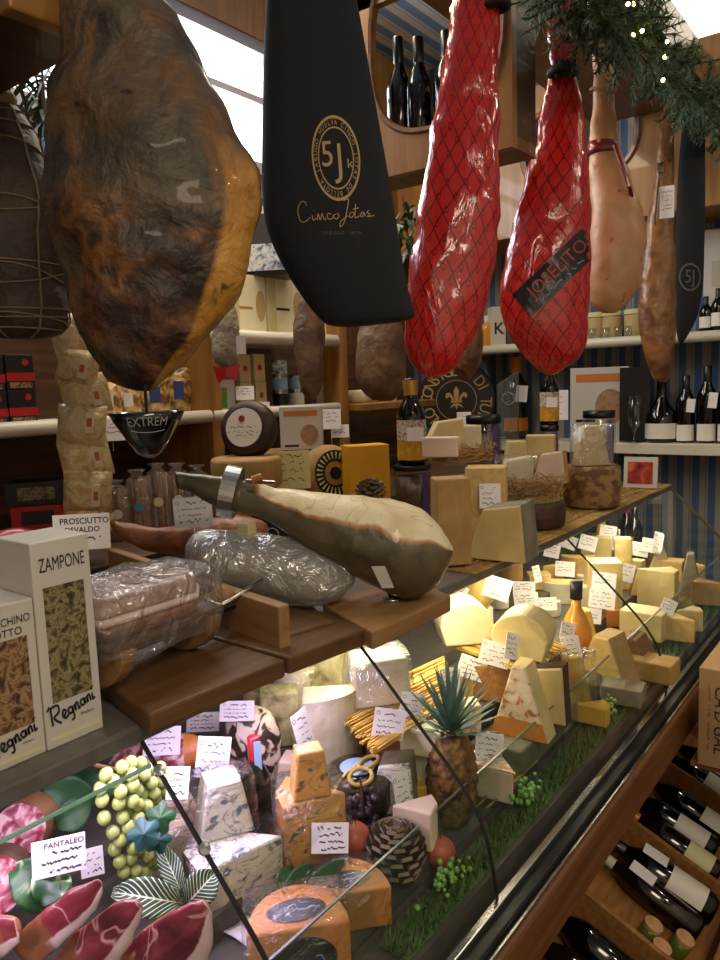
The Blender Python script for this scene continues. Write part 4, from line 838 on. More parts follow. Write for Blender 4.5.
lay(0, .022, .92, 1.0, 'prosciutto_skin', 'rind', t); lay(.0222, .034, 1.0, 1.0, 'pink_fat', 'fat_layer', t); lay(.0342, .060, 1.0, .86, 'pancetta', 'lean_meat', t)
mb = MB(); seg = 40
for k, (z, kr) in enumerate(((-.026, 1.0), (-.014, 1.02), (.004, 1.05), (.03, 1.04), (.058, .99), (.066, .88), (.068, .4), (.067, .0))):
    for i in range(seg):
        a = 2*PI*i/seg; p = Vector((.116*math.copysign(abs(math.cos(a))**.5, math.cos(a))*kr, .082*math.copysign(abs(math.sin(a))**.5, math.sin(a))*kr+.018, z))
        q = noise.fractal(p*28, 1, 2, 3)*.006; mb.v.append((p.x+q*math.cos(a), p.y+q*math.sin(a), p.z+(q if z > -.02 else q*2)))
mb.f = [(k*seg+i, k*seg+(i+1) % seg, (k+1)*seg+(i+1) % seg, (k+1)*seg+i) for k in range(7) for i in range(seg)]
mb.build('cling_film', 'cling', t, smooth=True)
# plank trough behind
a, b = at(112, 549, Z=1.262), at(284, 606, Z=1.262); dv = (b-a); L = Vector((dv.x, dv.y, 0)).length; an = math.atan2(dv.y, dv.x)
t = thing('meat_trough', 'long wooden trough slanting between the wrapped bacon and the wrapped ham', 'trough', ((a.x+b.x)/2, (a.y+b.y)/2, LZ), an)
MB().box((0, 0, .049), (L, .022, .098)).build('side_board', 'wood_light', t, bevel=.003); MB().box((0, .07, .02), (L*.9, .12, .03)).build('floor_board', 'wood_board', t, bevel=.003)
# wrapped ham on its stand
DW = depth(at(270, 575, Y=.97))
rows = [(187, 541, 187, 560), (196, 533, 198, 575), (215, 529, 215, 586), (245, 532, 243, 594), (280, 536, 276, 602), (310, 543, 306, 606), (335, 552, 333, 602), (350, 563, 347, 592), (356, 573, 355, 582)]
mb = body(rows, DW, k=1.1, sub=3, seg=36, amp=.004, nscale=30, fwd=None); c = sum(mb.cs, Vector())/len(mb.cs); zb = min(v[2] for v in mb.v)
wh = thing('wrapped_cut_ham', 'cut ham under crumpled silvery cling film, before the sliced ham stand', 'ham', (c.x, c.y, zb)); recentre(mb, (c.x, c.y, zb))
inn = MB(); w = mb.seg+1; inn.v = [tuple((Vector(mb.cs[i//w])-Vector((c.x, c.y, zb)))+(Vector(v)-(Vector(mb.cs[i//w])-Vector((c.x, c.y, zb))))*.86) for i, v in enumerate(mb.v)]; inn.f = list(mb.f)
weld(inn.build('meat', 'ham_bottom', wh, smooth=True)); weld(mb.build('cling_film', 'cling_heavy', wh, smooth=True))
t = thing('meat_stand', 'rounded wooden stand under the ham in crumpled silvery film', 'stand', (c.x, c.y, BT), an-.2)
hh = zb-BT
MB().lathe([(0, 0), (.03, .001), (.055, hh*.3), (.075, hh*.75), (.078, hh), (0, hh)], 24, Matrix.Diagonal((1.5, .8, 1, 1))).build('bowl', 'wood_light', t, smooth=True)
# (its steel clamp)
A = [at(206, 600, Y=.93), at(220, 606, Y=.90), at(238, 596, Y=.90), at(262, 580, Y=.90)]
cl = thing('steel_clamp', 'bent steel clamp arm resting on the wooden trough before the wrapped ham', 'clamp', (A[1].x, A[1].y, A[1].z))
MB().tube([p-A[1] for p in A], .004, 8).build('arm', 'steel', cl, smooth=True); MB().box((0, 0, -.006), (.05, .02, .006)).build('foot', 'dark_steel', cl)
# sliced ham on the stand
hc = at(392, 600, Z=BT+.004); DH = depth(hc)
rows = [(176, 472, 178, 489), (190, 474, 190, 492), (205, 474, 207, 502), (222, 477, 222, 507), (240, 480, 240, 512), (258, 483, 262, 518), (275, 488, 282, 530), (295, 490, 303, 545), (318, 492, 325, 560), (345, 494, 350, 572), (372, 497, 374, 586), (398, 500, 398, 596), (420, 509, 417, 597), (437, 524, 436, 585), (448, 538, 446, 570), (453, 547, 452, 558)]
mb = body(rows, DH, k=.8, kk=lambda f: 1.0 if f > .45 else .9, sub=3, seg=48, amp=.004, nscale=22); c = sum(mb.cs, Vector())/len(mb.cs)
w = mb.seg+1
# flatten the carved upper side, keep the rind below a wavy border
jh = thing('sliced_ham', 'half-carved ham with white fat on top clamped in the steel ham stand', 'ham', (hc.x, hc.y, BT+.05)); o0 = Vector((hc.x, hc.y, BT+.05))
recentre(mb, o0)
weld(mb.build('meat', 'carved_ham', jh, smooth=True))
js = thing('ham_stand', 'steel ham stand with a round clamp ring holding the carved ham', 'ham stand', (hc.x, hc.y, BT+.0045))
q = lambda x, y, D=DH: at(x, y, D=D)-Vector((hc.x, hc.y, BT+.0045))
MB().lathe([(0, 0), (.018, 0), (.018, .004), (.008, .006), (.008, .05), (0, .05)], 20).build('stem', 'steel', js, smooth=True)
p0, p1 = q(378, 566, DH-.10), q(386, 588, DH-.10); pl = MB(); sd = Vector((RT.x, RT.y, 0))*.012; n_ = Vector((0, 0, 0))
pl.add([p0-sd, p0+sd, p1+sd*1.2, p1-sd*.6], [(0, 1, 2, 3)]); pl.build('prong', 'steel', js, solid=.003)
rc = q(231, 492); rg = MB()
ax = (at(260, 500, D=DH)-at(205, 488, D=DH)).normalized(); T = Matrix.Translation(rc) @ ax.to_track_quat('Z', 'Y').to_matrix().to_4x4()
rg.lathe([(.046, -.014), (.046, .014), (.050, .014), (.050, -.014), (.046, -.014)], 32, T, cap=False); rg.build('clamp_ring', 'steel', js, smooth=False)
p2 = q(246, 512); MB().box((p2.x, p2.y, p2.z/2-.02), (.022, .03, p2.z)).build('post', M('post_cream', 'd6c79a', rough=.4), js, bevel=.002)
MB().tube([q(246, 481, DH-.05), q(275, 483, DH-.06)], .004, 8).build('screw', 'steel', js); MB().tube([q(252, 480, DH-.06), q(262, 477, DH-.06)], .007, 8).build('screw_grip', 'rind_orange', js)
MB().box(tuple(Vector(p2)*.5+Vector((0, 0, -p2.z*.5+.008))), (abs(p2.x)+.04, .05, .012), None).build('foot_bar', 'wood_light', js) if 0 else None
t = cbox('gift_box', 'small black box with a faint ring emblem under the ham stand', 'box', 253, 292, 503, 545, 'card_black', .05, Y=1.36, yaw=.05); w_, h_ = dims(t); t.location.z = LZ
g = MB(); ring_mb(g, h_*.14, h_*.165, 0, Matrix.Translation((0, -.0012, h_*.5)) @ FRONT); g.build('emblem', 'print_grey', t)
# whole small leg in film behind
rows = [(112, 520, 114, 532), (125, 522, 125, 541), (145, 526, 145, 549), (170, 526, 170, 553), (195, 522, 195, 556), (220, 516, 222, 558), (245, 515, 247, 556), (262, 520, 263, 546), (268, 528, 268, 538)]
mb = body(rows, depth(at(190, 556, Y=1.33)), k=.9, sub=2, seg=28, amp=.006, nscale=16); c = sum(mb.cs, Vector())/len(mb.cs); zb = min(v[2] for v in mb.v)
t = thing('small_ham', 'small brown cured leg lying behind the wooden trough', 'ham', (c.x, c.y, zb)); weld(recentre(mb, (c.x, c.y, zb)).build('meat', 'prosciutto_skin', t, smooth=True))
# cards on the ledge
cardt('card lettered PROSCIUTTO standing behind the ZAMPONE carton', 82, 532, 54, 36, 1, Y=1.12, yaw=.15, roll=.06, words=(('PROSCIUTTO', .05, .3, .17), ('OSVALDO', .0, .06, .15), (None, 0, -.18, .1)), stand=LZ)
cardt('handwritten card propped before the small brown cured leg', 193, 512, 38, 30, 2, Y=1.2, yaw=-.1, roll=-.05, stand=LZ)
# things on the work counter
BC = 1.2205
for i, (x0, x1, y0, y1) in enumerate(((14, 62, 506, 531), (12, 56, 488, 507))):
    t = cbox('cake_box', ('red and black cake box at the left edge of the work counter, lower of two', 'red and black cake box at the left edge of the work counter, upper of two')[i], 'box', x0, x1, y0, y1, 'card_red' if i == 0 else 'card_black', .12, yaw=-.2, Z=BC, group='cake boxes on the work counter'); w_, h_ = dims(t)
    h_c = h_ if i == 0 else h_c; t.location.z = BC+.0005 if i == 0 else BC+h_c+.002
    if i: t.location.xy = cb_xy
    cb_xy = t.location.xy.copy()
    panel('window_print', 'olive_print' if i else 'card_black', t, -w_*.3, w_*.35, h_*.25, h_*.8)
for i, (px, h, lab) in enumerate(((118, 60, 'leftmost bag of breadsticks on the work counter behind the small leg'), (140, 66, 'second bag of breadsticks, with a blue round sticker'), (160, 68, 'third bag of breadsticks, with a cream round sticker'), (180, 64, 'fourth bag of breadsticks, with a white sticker'), (200, 58, 'rightmost bag of breadsticks, beside the wooden post'))):
    p = at(px, 522, Y=1.68); p.z = BC; s = scale_at(p)
    t = thing('breadstick_bag', lab, 'bag', p, heading(px, 522), 'bags of breadsticks'); rr = random.Random(px); sk = MB()
    for k in range(14):
        x, y = rr.uniform(-.022, .022), rr.uniform(-.015, .015); sk.tube([(x, y, .004), (x+rr.uniform(-.006, .006), y, h*s*rr.uniform(.78, .88))], .0042, 6)
    sk.build('breadsticks', M('bread', 'a9804e', '8c6238', 30, .7), t)
    b = MB(); b.lathe([(.02, 0), (.031, .01), (.033, h*s*.5), (.03, h*s*.85), (.012, h*s*.93), (.025, h*s)], 14, Matrix.Diagonal((1, .75, 1, 1))); b.build('bag_film', 'bag_film', t, smooth=True)
    g = MB(); disc(g, .013, Matrix.Translation((0, -.0262, h*s*.45)) @ FRONT, 18); g.build('sticker', ('label_white', M('st_blue', '4a8fb0', rough=.5), 'label_cream', 'label_white', 'label_cream')[i], t)
def wheel(name, label, cat, px, py, rpx, hpx, rind, Z=None, Y=None, top=None, group=None, z=None, seg=40, D=None):
    p = at(px, py, Z=Z, Y=Y, D=D); s = scale_at(p); r, h = rpx*s, hpx*s
    p = p+Vector((FW.x, FW.y, 0)).normalized()*r*.6
    if z is not None: p.z = z
    t = thing(name, label, cat, p, 0, group); b = min(.012, h*.25)
    MB().lathe([(0, 0), (r-b, 0), (r-b*.3, b*.3), (r, b), (r*1.01, h/2), (r, h-b), (r-b*.3, h-b*.3), (r-b, h), (0, h)], seg).build('rind', rind, t, smooth=True)
    if top: MB().lathe([(0, h+.0006), (r-b*1.2, h+.0006)], seg, cap=False).build('top_face', top, t)
    t['_h'] = h; return t
def upright_wheel(name, label, cat, px, py, rpx, thick, rind, Z=None, Y=None, D=None, yaw=0, lean=-.2, zb=None):
    p = at(px, py, Z=Z, Y=Y, D=D); s = scale_at(p); r = rpx*s
    t = thing(name, label, cat, p, heading(px, py)+yaw, None, (lean, 0))
    T = Matrix.Translation((0, 0, r)) @ Matrix.Rotation(-PI/2, 4, 'X'); b = min(.03, thick*.3)
    MB().lathe([(0, 0), (r-b, 0), (r-b*.3, b*.3), (r, b), (r*1.02, thick/2), (r, thick-b), (r-b*.3, thick-b*.3), (r-b, thick), (0, thick)], 40, T).build('rind', rind, t, smooth=True)
    return t, r
w1 = wheel('whole_cheese', 'straw-coloured hard cheese wheel at the bottom of the stack by the wooden post', 'cheese', 243, 540, 33, 33, 'rind_straw', Y=1.55, z=BC); h1 = w1['_h']; del w1['_h']
w2 = wheel('whole_cheese', 'yellow cheese wheel in the stack, under the dark wheel with a white round label', 'cheese', 245, 500, 36, 31, 'rind_straw', Y=1.56, z=BC+h1+.001); h2 = w2['_h']; del w2['_h']
t, r = upright_wheel('whole_cheese', 'dark brown cheese wheel leaning upright with a white round label', 'cheese', 243, 464, 29, .075, 'rind_choc', Y=1.60, yaw=-.45, lean=-.22); t.location.z = BC+h1+h2+.003
MB().lathe([(0, -.0015), (r*.68, -.001)], 32, Matrix.Translation((0, 0, r)) @ Matrix.Rotation(-PI/2, 4, 'X'), cap=False).build('round_label', 'label_white', t)
g = MB()
for k, (yy, ww) in enumerate(((.0, .5), (-.16, .6), (-.3, .4))): scribble(g, -r*ww, r*ww, r*yy, r*.1, k, Matrix.Translation((0, -.0035, r)) @ FRONT)
g.build('label_lettering', 'ink', t); g = MB(); disc(g, r*.12, Matrix.Translation((-r*.08, -.0035, r*1.3)) @ FRONT, 12); g.build('label_mark', 'card_red', t)
t = tag(MB().box((0, .1, .085), (.22, .2, .17)).build('wooden_crate', 'wood_light', bevel=.003), 'plain wooden crate on the work counter behind the yellow sign', 'crate'); p = at(305, 500, Y=1.62); t.location = (p.x-.02, p.y+.10, BC); t.rotation_euler.z = heading(305, 500)
t = cbox('ham_carton', 'white carton with orange band and ham picture, near the dark wheel', 'carton', 281, 323, 409, 452, 'card_white', .06, Y=1.70, yaw=-.1); w_, h_ = dims(t); t.location.z = BC+.1715
MB().box((0, -.0004, h_*.84), (w_*.8, .0008, h_*.13)).build('orange_band', 'orange_print', t); g = MB(); disc(g, h_*.24, Matrix.Translation((w_*.2, -.0009, h_*.34)) @ FRONT, 24, sx=.85); g.build('ham_picture', 'ham_print', t); panel('lettering', 'ink', t, -w_*.4, -w_*.06, h_*.07, h_*.12, -.001)
ham_carton = t
t = cardt('yellow printed sign with black lines clipped before the wooden crate', 293, 470, 34, 38, 3, Y=1.56, mat='paper_yellow', name='sign_card', lines=0, head=False, lean=0, words=((None, 0, .36, .12), (None, 0, .18, .12), (None, 0, 0, .12), (None, 0, -.25, .10)), stand=BC)
cardt('pale handwritten card above the wheel with a black emblem', 331, 419, 20, 20, 4, Y=1.75, lines=3, mat='paper', stand=BC); cardt('handwritten card just below another, above the wheel with a black emblem', 340, 431, 18, 13, 5, Y=1.73, lines=2, stand=BC)
t, r = upright_wheel('whole_cheese', 'large pale cheese wheel with a black printed emblem behind the yellow carton', 'cheese', 338, 497, 29, .10, 'rind_straw', Y=1.50, yaw=.5, lean=-.12); t.location.z = BC+.012
g = MB(); T = Matrix.Translation((0, -.002, r)) @ FRONT; ring_mb(g, r*.42, r*.80, 0, T); g.build('emblem', 'card_black', t)
g = MB()
for k in range(26): a = 2*PI*k/26; g.box((r*.62*math.cos(a), r*.62*math.sin(a), .0008), (.004, .004, .0004), None)
g2 = MB(); 
for k in range(26):
    a = 2*PI*k/26; g2.add([(r*rr_*math.cos(a+da), r*rr_*math.sin(a+da), .0008) for rr_, da in ((.5, -.03), (.5, .03), (.74, .05), (.74, -.05))], [(0, 1, 2, 3)], T)
g2.build('emblem_lettering', 'label_cream', t); g = MB(); ring_mb(g, 0.001, r*.22, .0005, T); g.build('emblem_bull', 'card_black', t)
t = cbox('yellow_carton', 'bright yellow carton behind the carved ham', 'carton', 350, 392, 418, 500, 'card_yellow', .085, Y=1.36, yaw=.32, bevel=.002); w_, h_ = dims(t); t.location.z = LZ
MB().box((w_/2+.0004, .0425, h_*.45), (.0008, .05, h_*.06)).build('printed_line', 'orange_print', t); MB().box((w_/2+.0004, .0425, h_*.62), (.0008, .04, h_*.05)).build('printed_line', 'orange_print', t)
# figurine / truffle on the carved ham's far side
t = thing('pine_cone', 'small dark pine cone standing behind the carved ham', 'pine cone', at(371, 500, D=DH+.12))
def cone_mesh(mb, L, R, n, seed=0, tip=None):
    rr = random.Random(seed)
    for i in range(n):
        f = i/n; a = i*2.39996; z = L*(.04+.9*f); r = R*math.sin(PI*min(.97, .18+.80*(1-f)*.95))*1.0
        r = R*(math.sin(PI*(.25+.7*f)))
        d = Vector((math.cos(a), math.sin(a), .35+.5*f)).normalized(); b = Vector((math.cos(a)*r*.3, math.sin(a)*r*.3, z)); e = b+d*r*.85; sd = Vector((-math.sin(a), math.cos(a), 0))*R*.24
        u = Vector((0, 0, R*.07)); mb.add([b-sd*.4, b+sd*.4, e+sd, e-sd, b-sd*.4+u, b+sd*.4+u, e+sd*.9+u*2.2, e-sd*.9+u*2.2], [(3, 2, 1, 0), (4, 5, 6, 7), (0, 1, 5, 4), (1, 2, 6, 5), (2, 3, 7, 6), (3, 0, 4, 7)])
        if tip: c = e+u; tip.add([c-sd*.8-u*.9, c+sd*.8-u*.9, c+sd*.7+u*1.3+d*.002, c-sd*.7+u*1.3+d*.002], [(0, 1, 2, 3)])
mb = MB(); cone_mesh(mb, .05, .03, 40); mb.build('scales', 'cone_scale', t); t.location.z -= .01
# jars with violet ribbon, beer bottles standing on two of them
def jar(label, px, py, wpx, hpx, Y, z, body_m, lid='dark_steel', ribbon=True):
    p = at(px, py, Y=Y); s = scale_at(p); r, h = wpx*s/2, hpx*s; p = p+Vector((FW.x, FW.y, 0)).normalized()*r; p.z = z
    t = thing('preserve_jar', label, 'jar', p, heading(px, py))
    MB().lathe([(0, .003), (r*.85, .003), (r*.9, .01), (r*.9, h*.80), (0, h*.80)], 24).build('contents', body_m, t, smooth=True)
    MB().lathe([(0, 0), (r*.95, 0), (r, .006), (r, h*.84), (r*.9, h*.88), (r*.9, h*.93)], 24, cap=False).build('glass', 'clear_glass', t, smooth=True)
    MB().lathe([(r*.96, h*.90), (r*.98, h*.905), (r*.98, h*.995), (r*.9, h), (0, h)], 24).build('lid', lid, t, smooth=True)
    if ribbon: MB().box((r*.62, -r*.83, h*.45), (r*.28, .004, h*.86), Matrix.Rotation(0, 4, 'Z')).build('ribbon', 'purple', t)
    t['_h'] = h; return t
M('jar_brown', '3a2a1a', '5a4028', 40, .4); M('jar_amber', '5a3a1c', '7a5228', 40, .4)
beer_prof = [(0, .01), (.85, 0), (1, .03), (1, .55), (.95, .62), (.55, .74), (.42, .82), (.42, .95), (.48, .96), (.48, .99), (0, 1)]
def beer(label, px, base_y, wpx, hpx, Y, z, group):
    p = at(px, base_y, Y=Y); s = scale_at(p); p.z = z; r, h = wpx*s/2, hpx*s
    t = bottle('beer_bottle', label, 'bottle', p, h, r, 'bottle_dark', None, None, beer_prof, heading(px, base_y), group)
    a0 = -PI/2-1.3
    MB().lathe([(r*1.015, h*.06), (r*1.015, h*.28)], 14, a0=a0, a1=a0+2.6, cap=False).build('label', M('lab_yellow', 'd8a824', 'b8862a', 60, .5), t, smooth=True)
    MB().lathe([(r*1.015, h*.285), (r*1.015, h*.52)], 14, a0=a0, a1=a0+2.6, cap=False).build('label', M('lab_mix', 'c9d2c4', [(.35, 'a83030'), (.5, 'd8d0c8'), (.6, '6a9a5a')], 70, .5), t, smooth=True)
    MB().box((r*.25, -r*1.03, h*.36), (r*1.1, .001, h*.16)).build('price_sticker', 'paper', t)
    MB().lathe([(r*.45, h*.80), (r*.47, h*.81), (r*.50, h*.975), (0, h*1.003)], 16).build('foil_cap', 'capsule_gold', t); return t
LT = LZ+.001
j = jar('jar with violet ribbon under the first dark beer bottle, beside the yellow carton', 415, 516, 39, 54, 1.30, LT, 'jar_brown'); jh_ = j['_h']; del j['_h']
beer('dark beer bottle with a flowered label standing on a jar beside the yellow carton', 412, 461, 29, 84, 1.36, LT+jh_+.001, 'beer bottles standing on jars'); bpos = j.location
bpy.data.objects['beer_bottle'].location.xy = bpos.xy
j = jar('jar with grey lid and violet ribbon beside the straw nest', 488, 522, 36, 86, 1.26, LT, 'jar_brown'); del j['_h']
j2 = jar('small jar with violet ribbon under the second dark beer bottle', 552, 500, 19, 62, 1.20, LT, 'jar_amber'); q2 = j2['_h']; del j2['_h']
b2 = beer('dark beer bottle with a flowered label standing on the small jar near the ham carton', 550, 437, 19, 62, 1.22, LT+q2+.001, 'beer bottles standing on jars'); b2.location.xy = j2.location.xy
j3 = jar('jar with violet ribbon behind the brown patterned wheel', 608, 490, 29, 68, 1.12, LT, 'jar_amber'); del j3['_h']; j3.location.xy = (2.98, 1.06)
# cheeses along the ledge
MATX = Vector((FW.x, FW.y, 0)).normalized()
def piece(name, label, px, py, wpx, hpx, mats, shape='block', dep=None, yaw=0, Z=None, Y=None, D=None, z=None, group=None, cat='cheese', bevel=.004, taper=1.0, rind_m=None, topw=None, film_m=None, tilt=(0, 0), extra=None):
    """cut cheese standing with its near bottom edge at (px,py). shape gives the footprint (seen from above, x to the right, y away) or the upright outline"""
    p = at(px, py, Z=z if (z is not None and Y is None) else Z, Y=Y if Z is None else None, D=D); s = scale_at(p); w, h = wpx*s, hpx*s; d = dep if dep else w*.8
    hd = heading(px, py); p = p+Vector((-math.sin(hd), math.cos(hd), 0))*.0
    if z is not None: p.z = z
    t = thing(name, label, cat, p, hd+yaw, group, tilt)
    arc = lambda a0, a1, n, r, cx=0, cy=0: [(cx+r*math.cos(a0+(a1-a0)*i/n), cy+r*math.sin(a0+(a1-a0)*i/n)) for i in range(n+1)]
    if shape == 'block': poly, rs = [(-w/2, 0), (w/2, 0), (w/2, d), (-w/2, d)], {2}
    elif shape == 'wedge_r': poly = [(-w/2, d*.15), (w/2*.95, 0), (w/2, d*.55), (w*.25, d)]; rs = {2}     # point to the left
    elif shape == 'wedge_l': poly = [(-w/2*.95, 0), (w/2, d*.15), (-w*.25, d), (-w/2, d*.55)]; rs = {3}
    elif shape == 'wedge_f': poly = [(0, 0), (w/2, d*.8), (w*.25, d), (-w*.25, d), (-w/2, d*.8)]; rs = {1, 2, 3}   # point to the viewer
    elif shape == 'wedge_b': poly = arc(PI*1.18, PI*1.82, 8, w*.62, 0, w*.62)+[(0, d)]; rs = set(range(8))      # rind to the viewer
    elif shape == 'half': poly = [(-w/2, 0), (w/2, 0)]+[(w/2*math.cos(a), w/2*math.sin(a)*(d/(w/2))) for a in [PI*k/16 for k in range(1, 16)]]; rs = set(range(1, 17))
    elif shape == 'half_b': poly = [(w/2*math.cos(a), d+w/2*math.sin(a)*(d/(w/2))) for a in [PI+PI*k/16 for k in range(17)]]; rs = set(range(16))
    elif shape == 'quart': poly = [(-w/2, d)]+[(-w/2+w*math.cos(a), d+d*math.sin(a)) for a in [-PI/2+PI/2*k/10 for k in range(11)]]; rs = set(range(1, 11))
    if shape in ('slab', 'trap', 'dome'):
        if shape == 'slab': pr = [(-w/2, 0), (w/2, 0), (w*(topw or .1), h), (-w*(topw or .1), h)]
        elif shape == 'trap': pr = [(-w/2, 0), (w/2, 0), (w*.42, h), (-w*.20, h*.9)]
        else: pr = [(-w*.4, 0), (w*.4, 0)]+[(w/2*math.cos(a), h*.45+h*.55*math.sin(a)) for a in [PI*k/14 for k in range(0, 15)]]
        T = Matrix.Translation((0, d, 0)) @ FRONT; n = len(pr)
        m = MB(); m.prism(pr, 0, d, T); m.build('paste', mats, t, bevel=bevel)
        if rind_m: m = MB(); m.prism([(x*1.012, h/2+(y-h/2)*1.012) for x, y in pr], .004, d-.004, T, caps=False); m.build('rind', rind_m, t)
    else:
        n = len(poly); sides = set(range(n))-rs if rind_m else None; tp = taper
        def pris(sd, caps, mat, nm):
            m = MB(); vs = [(x, y, 0) for x, y in poly]+[(x*tp, d*.5+(y-d*.5)*tp, h) for x, y in poly]
            fs = [(i, (i+1) % n, n+(i+1) % n, n+i) for i in range(n) if sd is None or i in sd]
            if caps: fs += [tuple(range(n-1, -1, -1)), tuple(range(n, 2*n))]
            m.add(vs, fs); return m.build(nm, mat, t, bevel=bevel)
        pris(sides, True, mats, 'paste')
        if rind_m: pris(rs, False, rind_m, 'rind')
    if film_m:
        g = MB(); r0 = random.Random(int(px*7+py)); a, b = w/2+.005, d+.005
        pts = [(-a, -.006), (0, -.009), (a, -.006), (a+.003, d/2), (a, b), (0, b+.003), (-a, b), (-a-.003, d/2)]; n = 8; vs = []
        for k, (z_, f_) in enumerate(((.001, 1.0), (h*.5, .99), (h+.004, .96 if taper == 1 else taper))):
            vs += [(x*f_+r0.uniform(-.002, .002), d/2+(y-d/2)*f_+r0.uniform(-.002, .002), z_+r0.uniform(0, .003)) for x, y in pts]
        g.add(vs, [(k*n+i, k*n+(i+1) % n, (k+1)*n+(i+1) % n, (k+1)*n+i) for k in range(2) for i in range(n)]+[tuple(2*n+i for i in range(n))]); g.build('wrapping_film', film_m, t, smooth=True)
    t['_h'] = h; return t
def hh(t): v = t['_h']; del t['_h']; return v
def topof(t): return t.location.z+hh(t)+.001
mat_l = thing('straw_mat', 'straw mat covering the right half of the ledge under the cheeses', 'mat', (2.3, 1.0, LZ+.0005))
rs = random.Random(3); ms = MB()
for i in range(260):
    y = -.185+.40*rs.random(); x0 = rs.uniform(-.86, .6); L = rs.uniform(.2, .5); z = rs.uniform(.002, .006); a = rs.uniform(-.12, .12)
    x1 = min(x0+L, .80); ms.tube([(x0, y, z), ((x0+x1)/2, y+a*.15, z+.003), (x1, y+a*.3, z)], rs.uniform(.0014, .0026), 4)
ms.build('straw', 'straw', mat_l); MB().box((-.03, .01, .0015), (1.62, .42, .003)).build('backing', 'straw', mat_l)
MZ = LZ+.009
def nest(label, px, py, wpx, Y, z, n=260, seed=1, hgt=.05):
    p = at(px, py, Y=Y); s = scale_at(p); R = wpx*s/2; p.z = z; t = thing('straw_nest', label, 'straw', p); rr = random.Random(seed); m = MB()
    for i in range(n):
        a = rr.uniform(0, 2*PI); r = R*rr.uniform(.35, 1.0); da = rr.uniform(.4, 1.3)*rr.choice((-1, 1)); z0 = rr.uniform(.0, hgt)*(.4+.6*r/R)
        m.tube([(r*math.cos(a+da*k/3)*rr.uniform(.9, 1.06), r*math.sin(a+da*k/3)*rr.uniform(.9, 1.06), max(.002, z0+rr.uniform(-.012, .012))) for k in range(4)], .0011, 3, cap=False)
    m.build('straw_strands', 'raffia', t); return t
t1 = piece('cheese_wedge', 'tall brown-rinded hard cheese wedge beside the carved ham', 455, 566, 35, 88, 'rind_straw', 'block', .06, Z=MZ, z=MZ, yaw=.25, rind_m='rind_brown'); T1 = hh(t1)
t2 = piece('cheese_wedge', 'tall cream hard cheese wedge standing behind the yellowish front wedge', 486, 545, 40, 78, 'paste_grana', 'block', .07, Z=MZ, z=MZ, yaw=-.1, rind_m='rind_straw'); T2 = hh(t2)
t3 = piece('cheese_wedge', 'yellow-white cheese wedge with slanting sides at the ledge front', 495, 561, 62, 57, 'paste_cream', 'trap', .11, Z=MZ, z=MZ, yaw=-.35, rind_m='rind_grey', bevel=.003); hh(t3)
cardt('handwritten card stuck above the slanting yellow-white wedge', 490, 496, 21, 25, 7, Y=.955, lines=4, hold=.012)
zt = MZ+max(T1, T2)
zn = MZ+T2+.001
ns = nest('loose brown straw nest with cheese pieces on the tall ledge wedges', 462, 478, 74, 1.05, zn, 300, 2)
for i, (px, py, w, h, m, lab, yw) in enumerate(((447, 447, 42, 26, 'paste_cream', 'large cream cheese block on top of the straw nest', .3), (440, 462, 36, 20, 'paste_pink', 'flat beige cheese piece at the left of the straw nest', -.2), (470, 460, 28, 26, 'paste_white', 'whitish speckled cheese piece at the right of the straw nest', .5))):
    hh(piece('cheese_piece', lab, px, py, w, h, m, 'block' if i != 0 else 'trap', .05, Y=1.05 if i else 1.08, yaw=yw, z=zn+.02 if i else zn+.045))
wl = wheel('whole_cheese', 'flat dark-rinded cheese with a yellow top on the straw mat', 'cheese', 537, 529, 33, 27, 'rind_dark', Z=MZ, z=MZ, top='rind_green'); q = hh(wl)
n2 = nest('pale straw nest on the flat cheese with the yellow top', 540, 500, 60, 1.0, MZ+q+.001, 320, 4, .075); n2.location.xy = wl.location.xy
c2_ = wl.location
for i, (px, py, w, h, m, lab, sh, dz, yw) in enumerate(((516, 494, 40, 36, 'paste_white', 'white cheese half in the pale straw nest, left', 'trap', .012, .2), (548, 492, 34, 32, 'paste_pink', 'beige cheese wedge in the pale straw nest, right', 'trap', .012, -.3), (518, 462, 26, 34, 'paste_cream', 'tall cream cheese piece on top of the pale nest, left', 'slab', .05, .3), (540, 464, 28, 34, 'paste_cream', 'cream cheese block with beige rind on top of the pale nest', 'block', .05, -.1))):
    t = piece('cheese_piece', lab, px, py, w, h, m, sh, .05, Y=.98 if i < 2 else 1.03, yaw=yw, z=MZ+q+dz, rind_m='rind_straw' if i in (1, 3) else None, topw=.3, film_m='cling_soft' if i == 0 else None); hh(t)
wb = wheel('whole_cheese', 'large brown cheese wheel with a stamped pattern on its rind', 'cheese', 597, 508, 28, 42, M('rind_stamp', '6a4a2c', '9a7a50', 26, .7, bump=.3, stretch=(1, 1, 1.4), lo=.45, hi=.55), Z=MZ, z=MZ); q = hh(wb)
t = piece('cheese_wedge', 'film-wrapped yellow wedge leaning on the brown stamped wheel', 580, 466, 34, 38, 'paste_cream', 'slab', .06, Y=.95, z=MZ+q+.001, yaw=.2, topw=.22, film_m='cling'); hh(t); t.location.xy = wb.location.xy+Vector((-.05, -.02))
# picture card at the end
t = cbox('picture_frame', 'small white frame with a red fruit picture at the end of the ledge', 'frame', 624, 656, 457, 488, 'card_white', .012, Z=MZ, yaw=-.15); w_, h_ = dims(t); panel('picture', 'fruit_print', t, -w_*.38, w_*.36, h_*.14, h_*.84, -.002); t.rotation_euler.x = -.12
